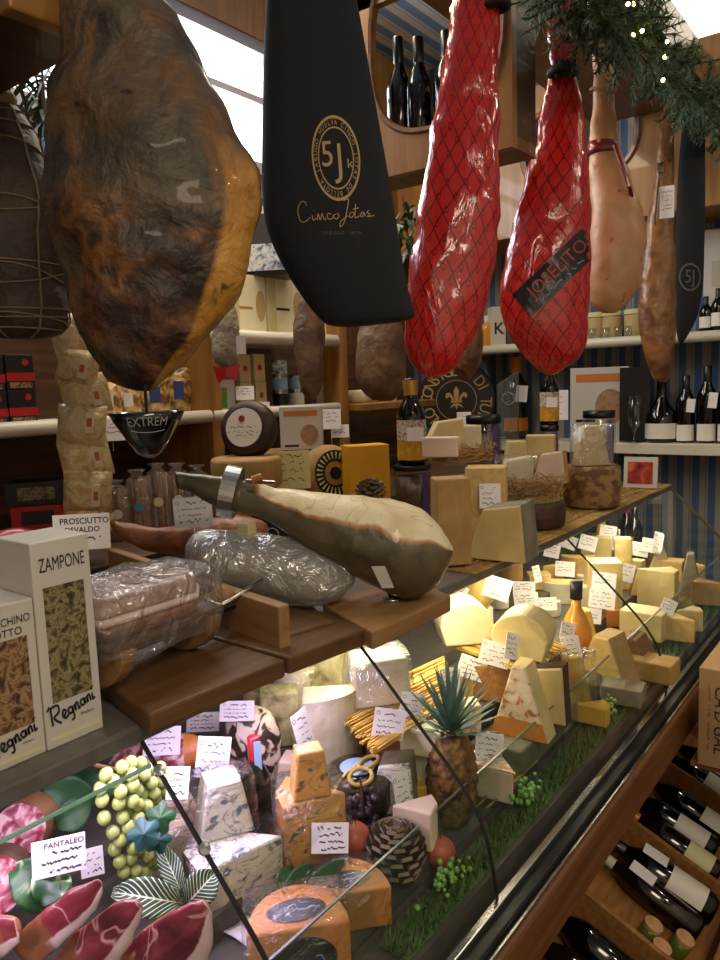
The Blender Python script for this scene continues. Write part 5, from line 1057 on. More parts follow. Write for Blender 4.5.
# lower end-wall shelf
SZ = 1.2925
def on_shelf(px, X=3.62): return at(px, 440, X=X)
p = on_shelf(455, 3.62); t, r = upright_wheel('round_sign', 'round black sign with gold lily and sunburst lettering', 'sign', 455, 440, 42, .05, 'card_black', X=3.62) if 0 else (None, 0)
p.y = min(p.y, 2.12); p = Vector((3.62, 2.0, SZ)); s = depth(p)/F; R = .215
t = thing('round_sign', 'round black sign with gold lily and sunburst lettering', 'sign', (3.55, 2.05, SZ), heading(455, 400), None, (-.08, 0))
T = Matrix.Translation((0, 0, R)) @ FRONT
MB().lathe([(0, -.03), (R-.006, -.03), (R, -.024), (R, -.004), (R-.006, 0), (0, 0)], 48, T).build('disc', 'card_black', t, smooth=False)
g = MB(); ring_mb(g, R*.50, R*.515, .001, T); letters = 'CONSIGLIO DI TUTOR BUFALO '
for i, ch in enumerate(letters):
    a = PI*.98-i*2*PI/len(letters); vs, fs = text_mb(ch, R*.30); c_, s_2 = math.cos(a-PI/2), math.sin(a-PI/2)
    if vs: g.add([(v[0]*.85*c_-v[1]*s_2+R*.74*math.cos(a), v[0]*.85*s_2+v[1]*c_+R*.74*math.sin(a), .001) for v in vs], fs, T)
g.build('lettering', 'gold_print', t)
fl = MB(); T2_ = T @ Matrix.Translation((0, .0, .0015))
def blob(pts): fl.add([(x*R, y*R, 0) for x, y in pts], [tuple(range(len(pts)))], T2_)
blob([(0, .36), (.07, .24), (.06, .08), (.03, -.02), (-.03, -.02), (-.06, .08), (-.07, .24)])
for s_ in (1, -1): blob([(s_*x, y) for x, y in ((.05, .0), (.10, .12), (.17, .2), (.25, .19), (.28, .1), (.24, .04), (.2, .1), (.15, .08), (.1, -.02))][::s_])
blob([(-.14, -.06), (.14, -.06), (.14, -.01), (-.14, -.01)]); blob([(0, -.24), (.06, -.08), (-.06, -.08)])
for s_ in (1, -1): blob([(s_*x, y) for x, y in ((.05, -.08), (.12, -.12), (.17, -.2), (.1, -.16), (.03, -.12))][::-s_])
fl.build('lily_emblem', 'gold_print', t)
cardt('white card pinned in front of the round black sign', 464, 422, 14, 20, 8, X=3.56, lines=3, stand=SZ)
t = thing('glass_award', 'clear glass award plaque with a slanted top beside the round black sign', 'award', (3.545, 1.74, SZ), heading(495, 400)+.3)
T = FRONT; MB().prism([(-.055, .01), (.055, .01), (.055, .36), (-.055, .29)], -.006, .006, T).build('plaque', 'acrylic', t); MB().box((0, 0, .006), (.14, .05, .012)).build('base', 'acrylic', t)
g = MB(); T = Matrix.Translation((0, -.007, 0)) @ FRONT; ring_mb(g, .03, .034, 0, T @ Matrix.Translation((0, .22, 0))); [scribble(g, -.04, .04, z, .016, k, T, .001) for k, z in enumerate((.24, .22, .20, .12, .11, .05))]; g.build('etching', M('etch', '9aa0a4', rough=.6), t)
pe = MB(); e_ = [(-.055, .01), (.055, .01), (.055, .36), (-.055, .29)]; pe.tube([(x, 0, y) for x, y in e_+e_[:1]], .003, 4); pe.build('polished_edge', 'edge_dim', t)
def shelf_bottle(label, px, hpx, wpx, mat, cap, labm, X=3.62, name='wine_bottle', z=SZ, grp='dark bottles on the lower end shelf', tagc=True, **kw):
    p = at(px, 440, X=X); p.z = z; s = scale_at(p); t = bottle(name, label, 'bottle', p, hpx*s, wpx*s/2, mat, cap, labm, rz=heading(px, 440), group=grp, **kw)
    if tagc: MB().box((wpx*s*.05, -wpx*s*.52, hpx*s*.56), (wpx*s*.42, .001, hpx*s*.2), Matrix.Rotation(.1, 4, 'Y')).build('price_tag', 'paper', t)
    return t
shelf_bottle('champagne bottle with an orange label between the award and the second beer bottle', 516, 80, 26, 'bottle_green', 'capsule_orange', 'capsule_orange', X=3.69, lab=(.10, .26))
t = cbox('ham_carton', 'white carton with orange band and ham picture on the end-wall shelf', 'carton', 571, 626, 367, 441, 'card_white', .10, X=3.54, yaw=-.12); w_, h_ = dims(t); t.location.z = SZ
MB().box((.0, -.0004, h_*.86), (w_*.8, .0008, h_*.11)).build('orange_band', 'orange_print', t); g = MB(); disc(g, h_*.23, Matrix.Translation((w_*.2, -.0009, h_*.48)) @ FRONT, 24, sx=.85); g.build('ham_picture', 'ham_print', t); panel('lettering', 'ink', t, -w_*.4, -w_*.06, h_*.27, h_*.31, -.001)
cardt('small white card leaning between the second beer bottle and the ham carton', 562, 405, 12, 30, 9, X=3.53, lines=4, stand=SZ)
pot = [(0, .01), (.9, 0), (1, .04), (1, .30), (.9, .42), (.5, .55), (.30, .66), (.28, .95), (.33, .96), (.33, 1), (0, 1)]
shelf_bottle('pot-bellied dark bottle with a wide cream label below the slim ham', 661, 68, 32, 'bottle_dark', None, 'label_white', prof=pot, lab=(.06, .28), lw=2.4, tagc=False)
shelf_bottle('dark sparkling bottle with white label and tag, right of the pot-bellied one', 685, 66, 18, 'bottle_dark', 'capsule_black', 'label_white', lab=(.03, .27))
shelf_bottle('tall dark sparkling bottle with white label and tag, near the right edge', 706, 76, 19, 'bottle_dark', 'capsule_black', 'label_white', lab=(.03, .25))
shelf_bottle('last dark bottle on the lower end shelf, cut by the photo edge', 727, 76, 19, 'bottle_dark', 'capsule_black', 'label_white', lab=(.03, .25))
t = cbox('dark_box', 'dark box standing left of the pot-bellied bottle', 'box', 620, 648, 368, 441, 'card_black', .06, X=3.56); dims(t)
p = at(634, 444, X=3.535); p.z = SZ; t = thing('wine_glass', 'clear stemmed glass before the dark box', 'glass', p); MB().lathe([(0, .0), (.028, .001), (.004, .008), (.004, .05), (.028, .09), (.034, .15), (.028, .22), (.0265, .22), (.032, .15), (.027, .092), (0, .06)], 20, cap=False).build('glass', 'clear_glass', t, smooth=True)
# upper end-wall shelf
UZE = 1.765+.0135
def up(px, X=3.6): p = at(px, 345, X=X); p.z = UZE; return p
t = cbox('white_box', 'white box with a black letter K left of the pots on the upper shelf', 'box', 492, 506, 300, 340, 'card_white', .08, X=3.58, yaw=.3); w_, h_ = dims(t); t.location.z = UZE; text_on('lettering', 'K', h_*.3, 'ink', t, (0, -.001, h_*.45), bold=.02)
p = up(487); bottle('oil_bottle', 'small amber bottle beside the white K box on the upper shelf', 'bottle', p, .17, .035, 'oil_gold', 'capsule_white', None)
for i, (px, lab) in enumerate(((596, 'leftmost cream pot on the upper end shelf behind the pale ham'), (634, 'right cream pot on the upper end shelf beside the slim ham'), (612, 'cream pot on the upper end shelf just below the pale ham'))):
    t = thing('cream_pot', lab, 'pot', up(px, 3.66), 0, 'cream pots on the upper shelf'); MB().lathe([(0, 0), (.04, 0), (.046, .02), (.046, .11), (.04, .12), (0, .12)], 20).build('pot', 'kraft', t, smooth=True); MB().lathe([(.048, .118), (.048, .14), (0, .142)], 20).build('lid', 'label_cream', t)
for i, px in enumerate((580, 592, 606, 618, 628)):
    t = thing('shot_glass', 'small clear glass in the row at the front of the upper end shelf', 'glass', up(px, 3.56), 0, 'small glasses on the upper shelf'); MB().lathe([(0, .002), (.016, 0), (.02, .06), (.0185, .06), (.015, .006), (0, .006)], 14, cap=False).build('glass', 'clear_glass', t, smooth=True)
t = cbox('house_box', 'tall white box with a faint drawing at the right edge of the upper shelf', 'box', 704, 740, 238, 340, 'card_white', .1, X=3.66); w_, h_ = dims(t); t.location.z = UZE; panel('drawing', M('draw', 'b9b0a0', rough=.7), t, -w_*.3, w_*.3, h_*.45, h_*.7)
for i, (px, X, hgt, lab) in enumerate(((705, 3.57, .16, 'short dark bottle at the left of the pair on the upper shelf edge'), (717, 3.57, .19, 'taller dark bottle at the right edge of the upper shelf'))):
    p = up(px, X); bottle('vinegar_bottle', lab, 'bottle', p, hgt, .028, 'bottle_dark', 'capsule_black', 'label_white', rz=heading(px, 300), group='dark bottles on the upper shelf', lab=(.15, .45))
# back-wall shelves
DT = DZ+.013
for i, (x0, x1, y0, y1, lab) in enumerate(((-4, 23, 390, 424, 'lower left'), (24, 51, 390, 424, 'lower right'), (-4, 23, 356, 390, 'upper left'), (24, 51, 356, 390, 'upper right'))):
    p = at((x0+x1)/2, 424, Y=2.03); s = scale_at(p); w_, h_ = (x1-x0)*s, 33.5*s
    t = thing('cake_box', f'black cake box with a red band on the left shelf, {lab} of four', 'box', (p.x, 2.03, DT+(h_+.001)*(i//2)), 0, 'red-banded cake boxes on the left shelf')
    w_ = .082; t.location.x = at(25, 424, Y=2.03).x+(-.086 if i % 2 == 0 else .0)-.0
    MB().box((0, .05, h_/2), (w_, .10, h_)).build('carton', 'card_black', t, bevel=.002); MB().box((0, -.0006, h_*.36), (w_*1.0, .0012, h_*.24)).build('red_band', 'card_red', t); MB().box((0, -.0005, h_*.12), (w_*.8, .001, h_*.16)).build('window_print', 'brown_print', t)
    g = MB(); disc(g, h_*.1, Matrix.Translation((w_*.2, -.001, h_*.78)) @ FRONT, 12); g.build('red_mark', 'card_red', t)
def pillow(mb, w, h, d, T=None, n=10, crimp=.12):
    vs = []
    for j in range(n+1):
        v = j/n*2-1
        for i in range(n+1):
            u = i/n*2-1; k = (1-abs(u)**2.5)*(1-abs(v)**2.5)
            vs.append((u*w/2*(1-.08*k), v*h/2*(1-.06*k), d/2*k**.55))
    m = (n+1)**2; vs += [(x, y, -z) for x, y, z in vs]
    fs = [(j*(n+1)+i, j*(n+1)+i+1, (j+1)*(n+1)+i+1, (j+1)*(n+1)+i) for j in range(n) for i in range(n)]; fs += [tuple(q+m for q in f[::-1]) for f in fs]
    return mb.add(vs, fs, T)
layered('snack', [(.35, 'b08f58'), (.5, 'd9c192'), (.65, 'c2a468')], 26, dist=.8, rough=.35, bump=.9, bscale=24, coat=.3)
layered('taralli', [(.4, '6a4a26'), (.5, 'b98d50'), (.62, 'd8b478')], 30, rough=.4, bump=.9, bscale=30, coat=.3)
st0 = at(85, 330, D=1.72); t = thing('snack_bag_strip', 'hanging strip of cream snack bags with orange labels below the netted salame', 'snack bags', (st0.x, st0.y, 1.25))
for i, (px, py, w_, h_, ro) in enumerate(((72, 335, 42, 44, .2), (78, 368, 40, 38, -.25), (86, 395, 46, 40, .15), (82, 425, 46, 42, -.1), (86, 458, 48, 42, .15), (88, 492, 46, 44, -.1), (90, 518, 44, 34, .1))):
    p = at(px, py, D=1.72-.02*(i % 2)); s = scale_at(p); T = Matrix.Translation(p-t.location) @ Matrix.Rotation(heading(px, py)+ro, 4, 'Z') @ Matrix.Rotation(PI/2-.25+.2*(i % 3), 4, 'X') @ Matrix.Rotation(ro, 4, 'Z')
    m = MB(); pillow(m, w_*s, h_*s, .06, T); b = m.build('bag', 'snack', t, smooth=True)
    MB().box((w_*s*.18, 0, .026), (.018, h_*s*.5, .008), T).build('label', M('lab_cream2', 'dccfae', rough=.6), b); MB().box((w_*s*.18, 0, .031), (.01, h_*s*.2, .002), T).build('label_print', M('print_or', 'c0602a', rough=.6), b)
a = at(62, 312, D=1.72)-t.location; MB().tube([a, a+Vector((0, 0, .55))], .003, 5).build('cord', 'string', t); MB().ball(a, (.012, .012, .02), 8, 6).build('tie', M('tie_red', '8a1a3a', rough=.5), t)
for i, (px, py, w_, h_) in enumerate(((114, 396, 32, 36), (138, 398, 30, 34), (168, 394, 36, 40), (196, 398, 34, 46), (186, 378, 30, 26))):
    p = at(px, 420 if i != 4 else 402, Y=2.04); s = scale_at(p); hz = h_*s
    t = thing('taralli_bag', ('bag of ring biscuits beside the hanging snack strip', 'bag of ring biscuits left of the drip cup pin', 'bag of ring biscuits right of the drip cup pin', 'bag of ring biscuits with blue label next to the wooden post', 'bag of ring biscuits lying on top of two others')[i], 'bag', (p.x, 2.08+.02*i, DT+(0 if i != 4 else .125)), heading(px, 400), 'bags of ring biscuits')
    m = MB(); pillow(m, w_*s, hz, .08, Matrix.Translation((0, 0, hz/2)) @ Matrix.Rotation(PI/2, 4, 'X')); b = m.build('bag', 'taralli', t, smooth=True)
    MB().box((w_*s*.1, -.036, hz*.5), (w_*s*.3, .01, hz*.4)).build('label', M('lab_blue2', '2a3f7a', rough=.5) if i in (2, 3) else 'label_white', t)
cardt('white card hanging on the lower left shelf below the biscuit bags', 112, 430, 24, 22, 12, D=2.15, lines=3, hold=.03)
UT = UZ+.0135
for i, (x0, x1, lab) in enumerate(((232, 268, 'cream box with a round window on the upper back shelf, left'), (269, 305, 'cream box with a round window on the upper back shelf, middle'), (307, 341, 'cream box with a round window on the upper back shelf, right'))):
    t = cbox('pasta_box', lab, 'box', x0, x1, 268, 327, 'card_cream', .12, Y=2.06, rz=0, group='cream boxes on the upper back shelf'); w_, h_ = dims(t); t.location.z = UT
    w_ = (at(x1, 327, Y=2.06).x-at(x0, 327, Y=2.06).x)*.97
    bpy.data.objects.remove(t.children[0]); MB().box((0, .06, h_/2), (w_, .12, h_)).build('carton', 'card_cream', t, bevel=.002)
    g = MB(); disc(g, h_*.26, Matrix.Translation((w_*.34, -.0008, h_*.5)) @ FRONT, 24, sx=.45); g.build('window', 'kraft', t); panel('printed_line', 'ink' if i else 'orange_print', t, -w_*.38, w_*.1, h_*.43, h_*.47); panel('side_print', M('cream_dk', 'cfc48f', rough=.6), t, -w_*.5, -w_*.28, h_*.08, h_*.92, -.0009)
t = cbox('biscuit_tin', 'dark tin with a city picture lying on the cream boxes', 'tin', 240, 292, 258, 290, 'card_black', .16, Y=2.02, yaw=-.25); w_, h_ = dims(t); t.location.z = UT+.222; panel('city_picture', 'city_print', t, -w_*.40, w_*.46, h_*.14, h_*.95, -.002)
t = cbox('dark_carton', 'dark grey carton on the tin above the cream boxes', 'carton', 240, 285, 205, 255, M('dkcart', '2a2a2c', rough=.5), .10, Y=2.10); w_, h_ = dims(t); t.location.z = UT+.222+.112; panel('white_lettering', 'card_white', t, 0, w_*.3, h_*.7, h_*.85)
for i, (x0, x1, y0, lab) in enumerate(((240, 254, 376, 'lower left'), (255, 269, 376, 'lower right'), (240, 254, 351, 'upper left'), (255, 268, 351, 'upper right'))):
    p = at((x0+x1)/2, 404, Y=2.05); s = scale_at(p); hl = 27*s; t = thing('kraft_box', f'kraft box with an oval window on the lower back shelf, {lab} of four', 'box', (p.x, 2.05, DT+(hl+.001)*(i//2)), 0, 'kraft boxes on the lower back shelf')
    MB().box((0, .05, hl/2), (.058, .1, hl)).build('carton', 'kraft', t, bevel=.002); g = MB(); disc(g, .012, Matrix.Translation((0, -.001, hl*.5)) @ FRONT, 14); g.build('window', 'rind_brown' if i < 2 else 'card_red', t)
cardt('white handwritten card in front of the kraft boxes', 245, 393, 18, 14, 14, Y=2.0, lines=3, hold=.02); cardt('second white card hung on the shelf lip below the kraft boxes', 263, 413, 14, 22, 15, Y=1.97, lines=3, hold=.01)
t = cbox('green_box', 'small green and white box left of the kraft boxes', 'box', 214, 239, 374, 405, 'card_white', .08, Y=2.06, rz=0); w_, h_ = dims(t); t.location.z = DT; panel('green_print', 'green_print', t, -w_*.45, w_*.05, h_*.1, h_*.75)
for i, (px, dz, lab) in enumerate(((281, 0, 'lowest tin of the stack right of the kraft boxes'), (281, 1, 'middle tin of the stack right of the kraft boxes'), (281, 2, 'topmost tin of the stack right of the kraft boxes'), (297, 0, 'lower tin of the pair behind the brown cured loin'), (297, 1, 'upper tin of the pair behind the brown cured loin'))):
    p = at(px, 404, Y=2.09); t = thing('food_tin', lab, 'tin', (p.x, 2.09, DT+dz*.063), 0, 'food tins on the lower back shelf')
    MB().lathe([(0, 0), (.031, 0), (.031, .062), (0, .062)], 20).build('tin', 'steel', t); MB().lathe([(.0315, .008), (.0315, .054)], 20, cap=False).build('label', ('dark_steel', 'label_blue', 'city_print', 'label_white', 'label_blue')[i], t, smooth=True)
t = cbox('blue_box', 'small dark blue patterned box beside the second wooden post', 'box', 324, 340, 349, 400, 'card_white', .06, Y=2.08, rz=0); w_, h_ = dims(t); t.location.z = DT; panel('pattern', 'blue_print', t, -w_*.4, w_*.5, h_*.03, h_*.97)
for i, (px, lab, m) in enumerate(((360, 'round white cheese at the left on the short wooden shelf', 'rind_white'), (386, 'pale tub with a dark seal on the short wooden shelf', 'label_white'))):
    p = at(px, 412, Y=2.06); t = thing('soft_cheese' if i == 0 else 'cheese_tub', lab, 'cheese' if i == 0 else 'tub', (p.x, 2.06, 1.5255)); MB().lathe([(0, 0), (.05, 0), (.054, .01), (.054, .05), (.048, .058), (0, .06)], 24).build('cheese' if i == 0 else 'tub', m, t, smooth=True)
    if i: g = MB(); disc(g, .018, Matrix.Translation((0, -.0545, .045)) @ Matrix.Rotation(heading(px, 400), 4, 'Z') @ FRONT, 16); g.build('seal', 'card_black', t)
Z1, Z2, Z3 = .7915, .8315, .8715
# ------------------------------------------------------------------ inside the case
def lvl(px, py):
    for y0, y1, z in LV:
        p = at(px, py, Z=z)
        if p.y <= y1: return z, max(p.y, y0+.005)
    return LV[-1][2], 1.2
def cp_(name, label, px, py, w, h, mats, shape='block', **kw):
    kw.pop('Y', None)
    if 'z' not in kw: kw['z'] = lvl(px, py)[0]+.001
    t = piece(name, label, px, py, w, h, mats, shape, **kw)
    if t.location.y < .645: t.location.x += .35*(.645-t.location.y); t.location.y = .645
    return t
def leaf(mb, b, tp, w, D0, D1, bow=.02, n=8, m=4):
    a, c = at(*b, D=D0), at(*tp, D=D1); d = c-a; s = depth(a)/F; vw = (a-EYE).normalized(); sd = d.cross(vw).normalized()*w*s/2; nn = -vw
    if mb.uv is None: mb.uv = []
    k0 = len(mb.v)
    for i in range(n+1):
        f = i/n; ww = (math.sin(PI*min(1, f*.92+.04)))**.75
        for j in range(-m, m+1):
            u = j/m; mb.v.append(tuple(a+d*f+sd*u*ww+nn*(bow*math.sin(PI*f)-.012*abs(u)*0+.006*(1-abs(u))*-1))); mb.uv.append((u, f))
    r = 2*m+1
    mb.f += [(k0+i*r+j, k0+i*r+j+1, k0+(i+1)*r+j+1, k0+(i+1)*r+j) for i in range(n) for j in range(2*m)]
def leaf_thing(label, leaves, mat, name='leaf', group=None):
    mb = MB()
    for q in leaves: leaf(mb, *q)
    c = sum((Vector(v) for v in mb.v), Vector())/len(mb.v); c.z = min(v[2] for v in mb.v); recentre(mb, c)
    o = mb.build(name, mat, None, smooth=True, loc=c, solid=.001); return tag(o, label, 'leaf', group)
# --- hams and salami at the left end
def ham_cut(label, rows, Y, seed, k=.7):
    mid = rows[len(rows)//2]; D = depth(at((mid[0]+mid[2])/2, (mid[1]+mid[3])/2, Y=Y))
    mb = body(rows, D, k=k, flat=.35, sub=4, seg=40, amp=.004, nscale=26, seed=seed); c = sum(mb.cs, Vector())/len(mb.cs); zb = min(v[2] for v in mb.v); o = Vector((c.x, c.y, zb))
    t = thing('cured_ham_piece', label, 'ham', o, 0, 'cut cured hams in the case'); recentre(mb, o); w = mb.seg+1
    weld(mb.build('meat', 'cut_ham_zones', t, smooth=True)); return t
ham_cut('small cut cured ham with white fat edge, left of three below the price card', [(10, 942, 32, 965), (28, 926, 48, 955), (45, 910, 66, 938), (62, 898, 83, 924), (80, 886, 96, 910), (94, 879, 102, 896), (100, 880, 103, 889)], .82, 1)
ham_cut('middle cut cured ham with a broad red face, in front of the striped leaf', [(48, 968, 84, 1000), (66, 944, 104, 980), (86, 924, 120, 960), (104, 910, 132, 938), (122, 902, 140, 920), (135, 901, 142, 910)], .79, 2)
ham_cut('right cut cured ham with marbled end, beside the striped towel', [(100, 975, 160, 1010), (118, 952, 184, 990), (140, 934, 202, 970), (162, 918, 211, 950), (184, 906, 214, 930), (202, 901, 213, 914)], .76, 3, .6)
ham_cut('pink cured ham end at the left edge of the case', [(-40, 930, -20, 975), (-20, 922, -2, 962), (0, 916, 12, 950), (14, 920, 20, 942)], .86, 4)
t, r = upright_wheel('salami', 'thick coarse salami with its mottled cut end facing out', 'salami', 20, 858, 27, .10, 'rind_brown', Y=1.0, yaw=-.3, lean=-.3)
MB().lathe([(0, -.0015), (r*.93, -.001)], 32, Matrix.Translation((0, 0, r)) @ Matrix.Rotation(-PI/2, 4, 'X'), cap=False).build('cut_face', 'salami_cut', t)
t, r = upright_wheel('salami', 'mottled violet salami end cut by the left edge of the photo', 'salami', -4, 918, 30, .08, 'rind_dark', Y=.93, yaw=-.2, lean=-.3)
MB().lathe([(0, -.0015), (r*.95, -.001)], 32, Matrix.Translation((0, 0, r)) @ Matrix.Rotation(-PI/2, 4, 'X'), cap=False).build('cut_face', 'salami_cut', t)
rows = [(112, 752, 112, 782), (125, 745, 126, 785), (150, 740, 152, 780), (175, 735, 180, 772), (192, 735, 198, 765), (202, 742, 205, 758)]
mb = body(rows, depth(at(155, 765, Y=1.08)), k=.9, sub=2, seg=28, amp=.004, nscale=30); c = sum(mb.cs, Vector())/len(mb.cs); c.z = min(v[2] for v in mb.v); recentre(mb, c)
t = thing('salami', 'film-wrapped pinkish salami with an orange end behind the grapes', 'salami', c); e_, m_ = split_faces(mb, lambda cn, f: f[0]//(mb.seg+1) >= 7); m_.build('body', 'salami_cut', t, smooth=True); e_.build('orange_end', 'rind_orange', t, smooth=True)
# --- leaves
DZ_ = lambda px, py: depth(at(px, py, Z=.85))
D_ = lambda px, py, Y: depth(at(px, py, Y=Y))
leaf_thing('broad variegated leaf under the left price card', [((70, 900), (12, 868), 50, D_(60, 890, .9), D_(20, 870, .92)), ((40, 905), (62, 862), 40, D_(40, 900, .88), D_(60, 870, .93))], 'variegated')
leaf_thing('white-veined dark leaf lying before the grapes', [((182, 903), (112, 892), 36, D_(180, 900, .80), D_(120, 890, .86))], 'zebra_leaf')
leaf_thing('white-veined dark leaf between the hams and the large blue cheese', [((186, 905), (216, 872), 34, D_(190, 900, .80), D_(215, 875, .78))], 'zebra_leaf')
leaf_thing('greyish veined leaf standing behind two white-veined ones', [((182, 893), (160, 845), 22, D_(180, 890, .84), D_(160, 850, .9))], 'zebra_leaf')
leaf_thing('bunch of dark green leaves at the back left under the glass edge', [((95, 800), (40, 790), 34, D_(90, 800, 1.05), D_(40, 790, 1.05)), ((100, 800), (112, 765), 26, D_(100, 800, 1.05), D_(110, 765, 1.08)), ((90, 805), (55, 825), 30, D_(90, 800, 1.0), D_(55, 825, 1.0)), ((100, 805), (75, 770), 30, D_(100, 800, 1.05), D_(75, 770, 1.1))], 'dark_leaf')
leaf_thing('small green leaves lying between the orange cheeses', [((286, 894), (318, 866), 26, DZ_(286, 894), DZ_(318, 866)), ((305, 892), (352, 862), 24, DZ_(305, 892), DZ_(352, 862)), ((280, 890), (292, 866), 20, DZ_(280, 890), DZ_(292, 866))], 'dark_leaf')
# --- grapes
gp = at(140, 886, Y=.915); gt = thing('grape_bunch', 'bunch of pale green grapes with vine leaves behind the glass', 'grapes', (gp.x, gp.y, gp.z-.004)); rg_ = random.Random(11)
line = [(158, 783), (140, 782), (118, 782), (128, 806), (134, 822), (138, 840), (136, 858), (135, 876)]; Rw = [17, 26, 24, 30, 28, 25, 20, 13]
gme = None; spots = []
for k in range(9000):
    f = rg_.random()*(len(line)-1.01); i = int(f); q = f-i; x = line[i][0]*(1-q)+line[i+1][0]*q; y = line[i][1]*(1-q)+line[i+1][1]*q; R = Rw[i]*(1-q)+Rw[i+1]*q
    a = rg_.random()*2*PI; b = rg_.random()**.5; dx, dy = R*b*math.cos(a), R*b*math.sin(a)*.8; z = math.sqrt(max(0, 1-b*b))*R*.7
    p = at(x+dx, y+dy, Y=.915+0*z)-ray(x, y).normalized()*z*.0014
    if p.z < gp.z+.004: continue
    if all((p-s).length > .0168 for s in spots): spots.append(p)
    if len(spots) > 98: break
for p in spots:
    if gme is None:
        g = MB(); g.ball((0, 0, 0), (.0098, .0098, .0108), 14, 10); o = g.build('grape', 'grape_skin', gt, smooth=True); gme = o
    else: o = gme.copy(); COL.objects.link(o); o.parent = gt
    o.location = p-gt.location; o.rotation_euler = (rg_.uniform(-.5, .5), rg_.uniform(-.5, .5), 0)
MB().tube([at(x, y, Y=.925)-gt.location for x, y in line[1:]], .0025, 6).build('stem', 'stem_brown', gt); MB().tube([at(95, 765, Y=.93)-gt.location, at(120, 770, Y=.93)-gt.location, at(140, 782, Y=.925)-gt.location], .003, 6).build('stem', 'stem_brown', gt)
def vleaf(px, py, R, Y, mat, rot=0):
    c = at(px, py, Y=Y); s = depth(c)/F; vw = (c-EYE).normalized(); r_ = vw.cross(Vector((0, 0, 1))).normalized(); u_ = r_.cross(vw); m = MB(); n = 25
    rad = [.55+.45*abs(math.cos(2.5*(2*PI*i/n))) for i in range(n)]
    m.v = [tuple(c-gt.location-vw*.006)]+[tuple(c-gt.location+(r_*math.cos(2*PI*i/n+rot)+u_*math.sin(2*PI*i/n+rot))*R*s*rad[i]+vw*.006*rad[i]) for i in range(n)]; m.f = [(0, 1+i, 1+(i+1) % n) for i in range(n)]
    return m.build('vine_leaf', mat, gt, smooth=False, solid=.0008)
vleaf(160, 818, 16, .875, 'vine_leaf'); vleaf(144, 834, 17, .865, 'teal_leaf', .5); vleaf(158, 840, 14, .87, 'teal_leaf', 1.2)
# --- left cards
G1 = 'price cards over the blue cheeses and hams'
cardt('large handwritten card in front of the broad variegated leaf', 59, 856, 50, 36, 21, Y=.87, roll=.05, words=(('PANTALEO', .10, .33, .15), (None, .08, .12, .08), (None, .0, -.12, .09), (None, .15, -.36, .07)), group=G1, hold=.02)
cardt('small card half hidden by the grapes', 92, 862, 22, 28, 22, Y=.94, group=G1, hold=.03)
cardt('card under the sharp board corner, behind the wrapped salami', 162, 741, 36, 28, 23, Y=1.12, roll=.12, group=G1, hold=.03)
cardt('card hung just under the ledge above the tilted wedge card', 203, 722, 32, 19, 24, Y=1.16, roll=.10, group=G1, hold=.02)
cardt('card hung under the ledge above the chocolate-marbled cheese', 237, 711, 34, 20, 25, Y=1.16, roll=.10, group=G1, hold=.02)
cardt('card stuck in the top of the upright blue wedge', 213, 757, 33, 40, 26, Y=.93, roll=.18, group=G1, hold=.02)
cardt('card beside the grapes, behind the vine leaf', 178, 783, 22, 32, 27, Y=.98, roll=.15, group=G1, hold=.03)
cardt('narrow card turned aside above the orange blue-veined wedge', 303, 730, 26, 40, 28, Y=1.0, yaw=.9, roll=-.1, group=G1, hold=.03)
cardt('card before the red-orange fruit, between the orange cheeses', 330, 838, 37, 30, 29, Y=.78, roll=.06, words=((None, 0, .33, .12), (None, .05, .12, .14), (None, .05, -.12, .09), (None, .1, -.34, .14)), group=G1, hold=.02)
cardt('narrow card leaning on the grey wedge', 402, 790, 20, 34, 30, Y=.84, yaw=.7, group=G1, hold=.015)
# --- blue cheeses
tw = MB(); P_ = [at(x, y, Z=.868) for x, y in ((208, 905), (262, 940), (300, 905), (300, 870), (240, 880))]
P_ = [(Vector((p.x, p.y)))for p in P_]; c = sum(P_, Vector((0, 0)))/5
zb_, yb_ = lvl(238, 915)
tt = thing('tea_towel', 'white towel with two dark stripes under the large blue cheese', 'towel', (at(262, 893, Z=.7915).x, at(262, 893, Z=.7915).y, .7915))
n = 14; m = MB(); m.v = [(-.10+.2*i/n, -.07+.14*j/n, .004+.0035*math.sin(i*1.1+j*.5)) for j in range(n+1) for i in range(n+1)]; m.f = [(j*(n+1)+i, j*(n+1)+i+1, (j+1)*(n+1)+i+1, (j+1)*(n+1)+i) for j in range(n) for i in range(n)]
m.build('cloth', 'paper', tt, smooth=True, solid=.002)
for dx in (-.055, -.042): MB().add([(dx+.0*j, -.07+.14*j/n, .0062+.0035*math.sin((dx+.10)/.2*n*1.1+j*.5)) for j in range(n+1)]+[(dx+.005, -.07+.14*j/n, .0062+.0035*math.sin((dx+.105)/.2*n*1.1+j*.5)) for j in range(n+1)], [(j, n+1+j, n+2+j, j+1) for j in range(n)]).build('stripe', 'ink', tt)
big = cp_('blue_cheese', 'large low blue-veined cheese wedge under the upright one', 247, 918, 96, 66, 'blue_paste', 'wedge_l', dep=.12, yaw=.35, z=.7985, film_m='cling_soft', rind_m='rind_grey'); zt = topof(big)
t = cp_('blue_cheese', 'upright blue-veined wedge standing on the large one', 228, 838, 56, 58, 'blue_paste', 'slab', dep=.055, yaw=.2, z=zt, Y=.775, topw=.3, film_m='cling_soft', rind_m='rind_white'); hh(t)
t = cp_('soft_cheese', 'pale violet-lit soft cheese wedge behind the striped leaves', 172, 880, 44, 46, 'paste_pink', 'wedge_r', dep=.07, Y=.93, z=Z2, film_m='cling_soft'); hh(t)
t = cp_('soft_cheese', 'low wrapped cheese with colourful paper behind the grapes', 180, 835, 40, 26, 'wrap_colour', 'block', dep=.07, Y=1.0, z=Z2, yaw=.2); hh(t)
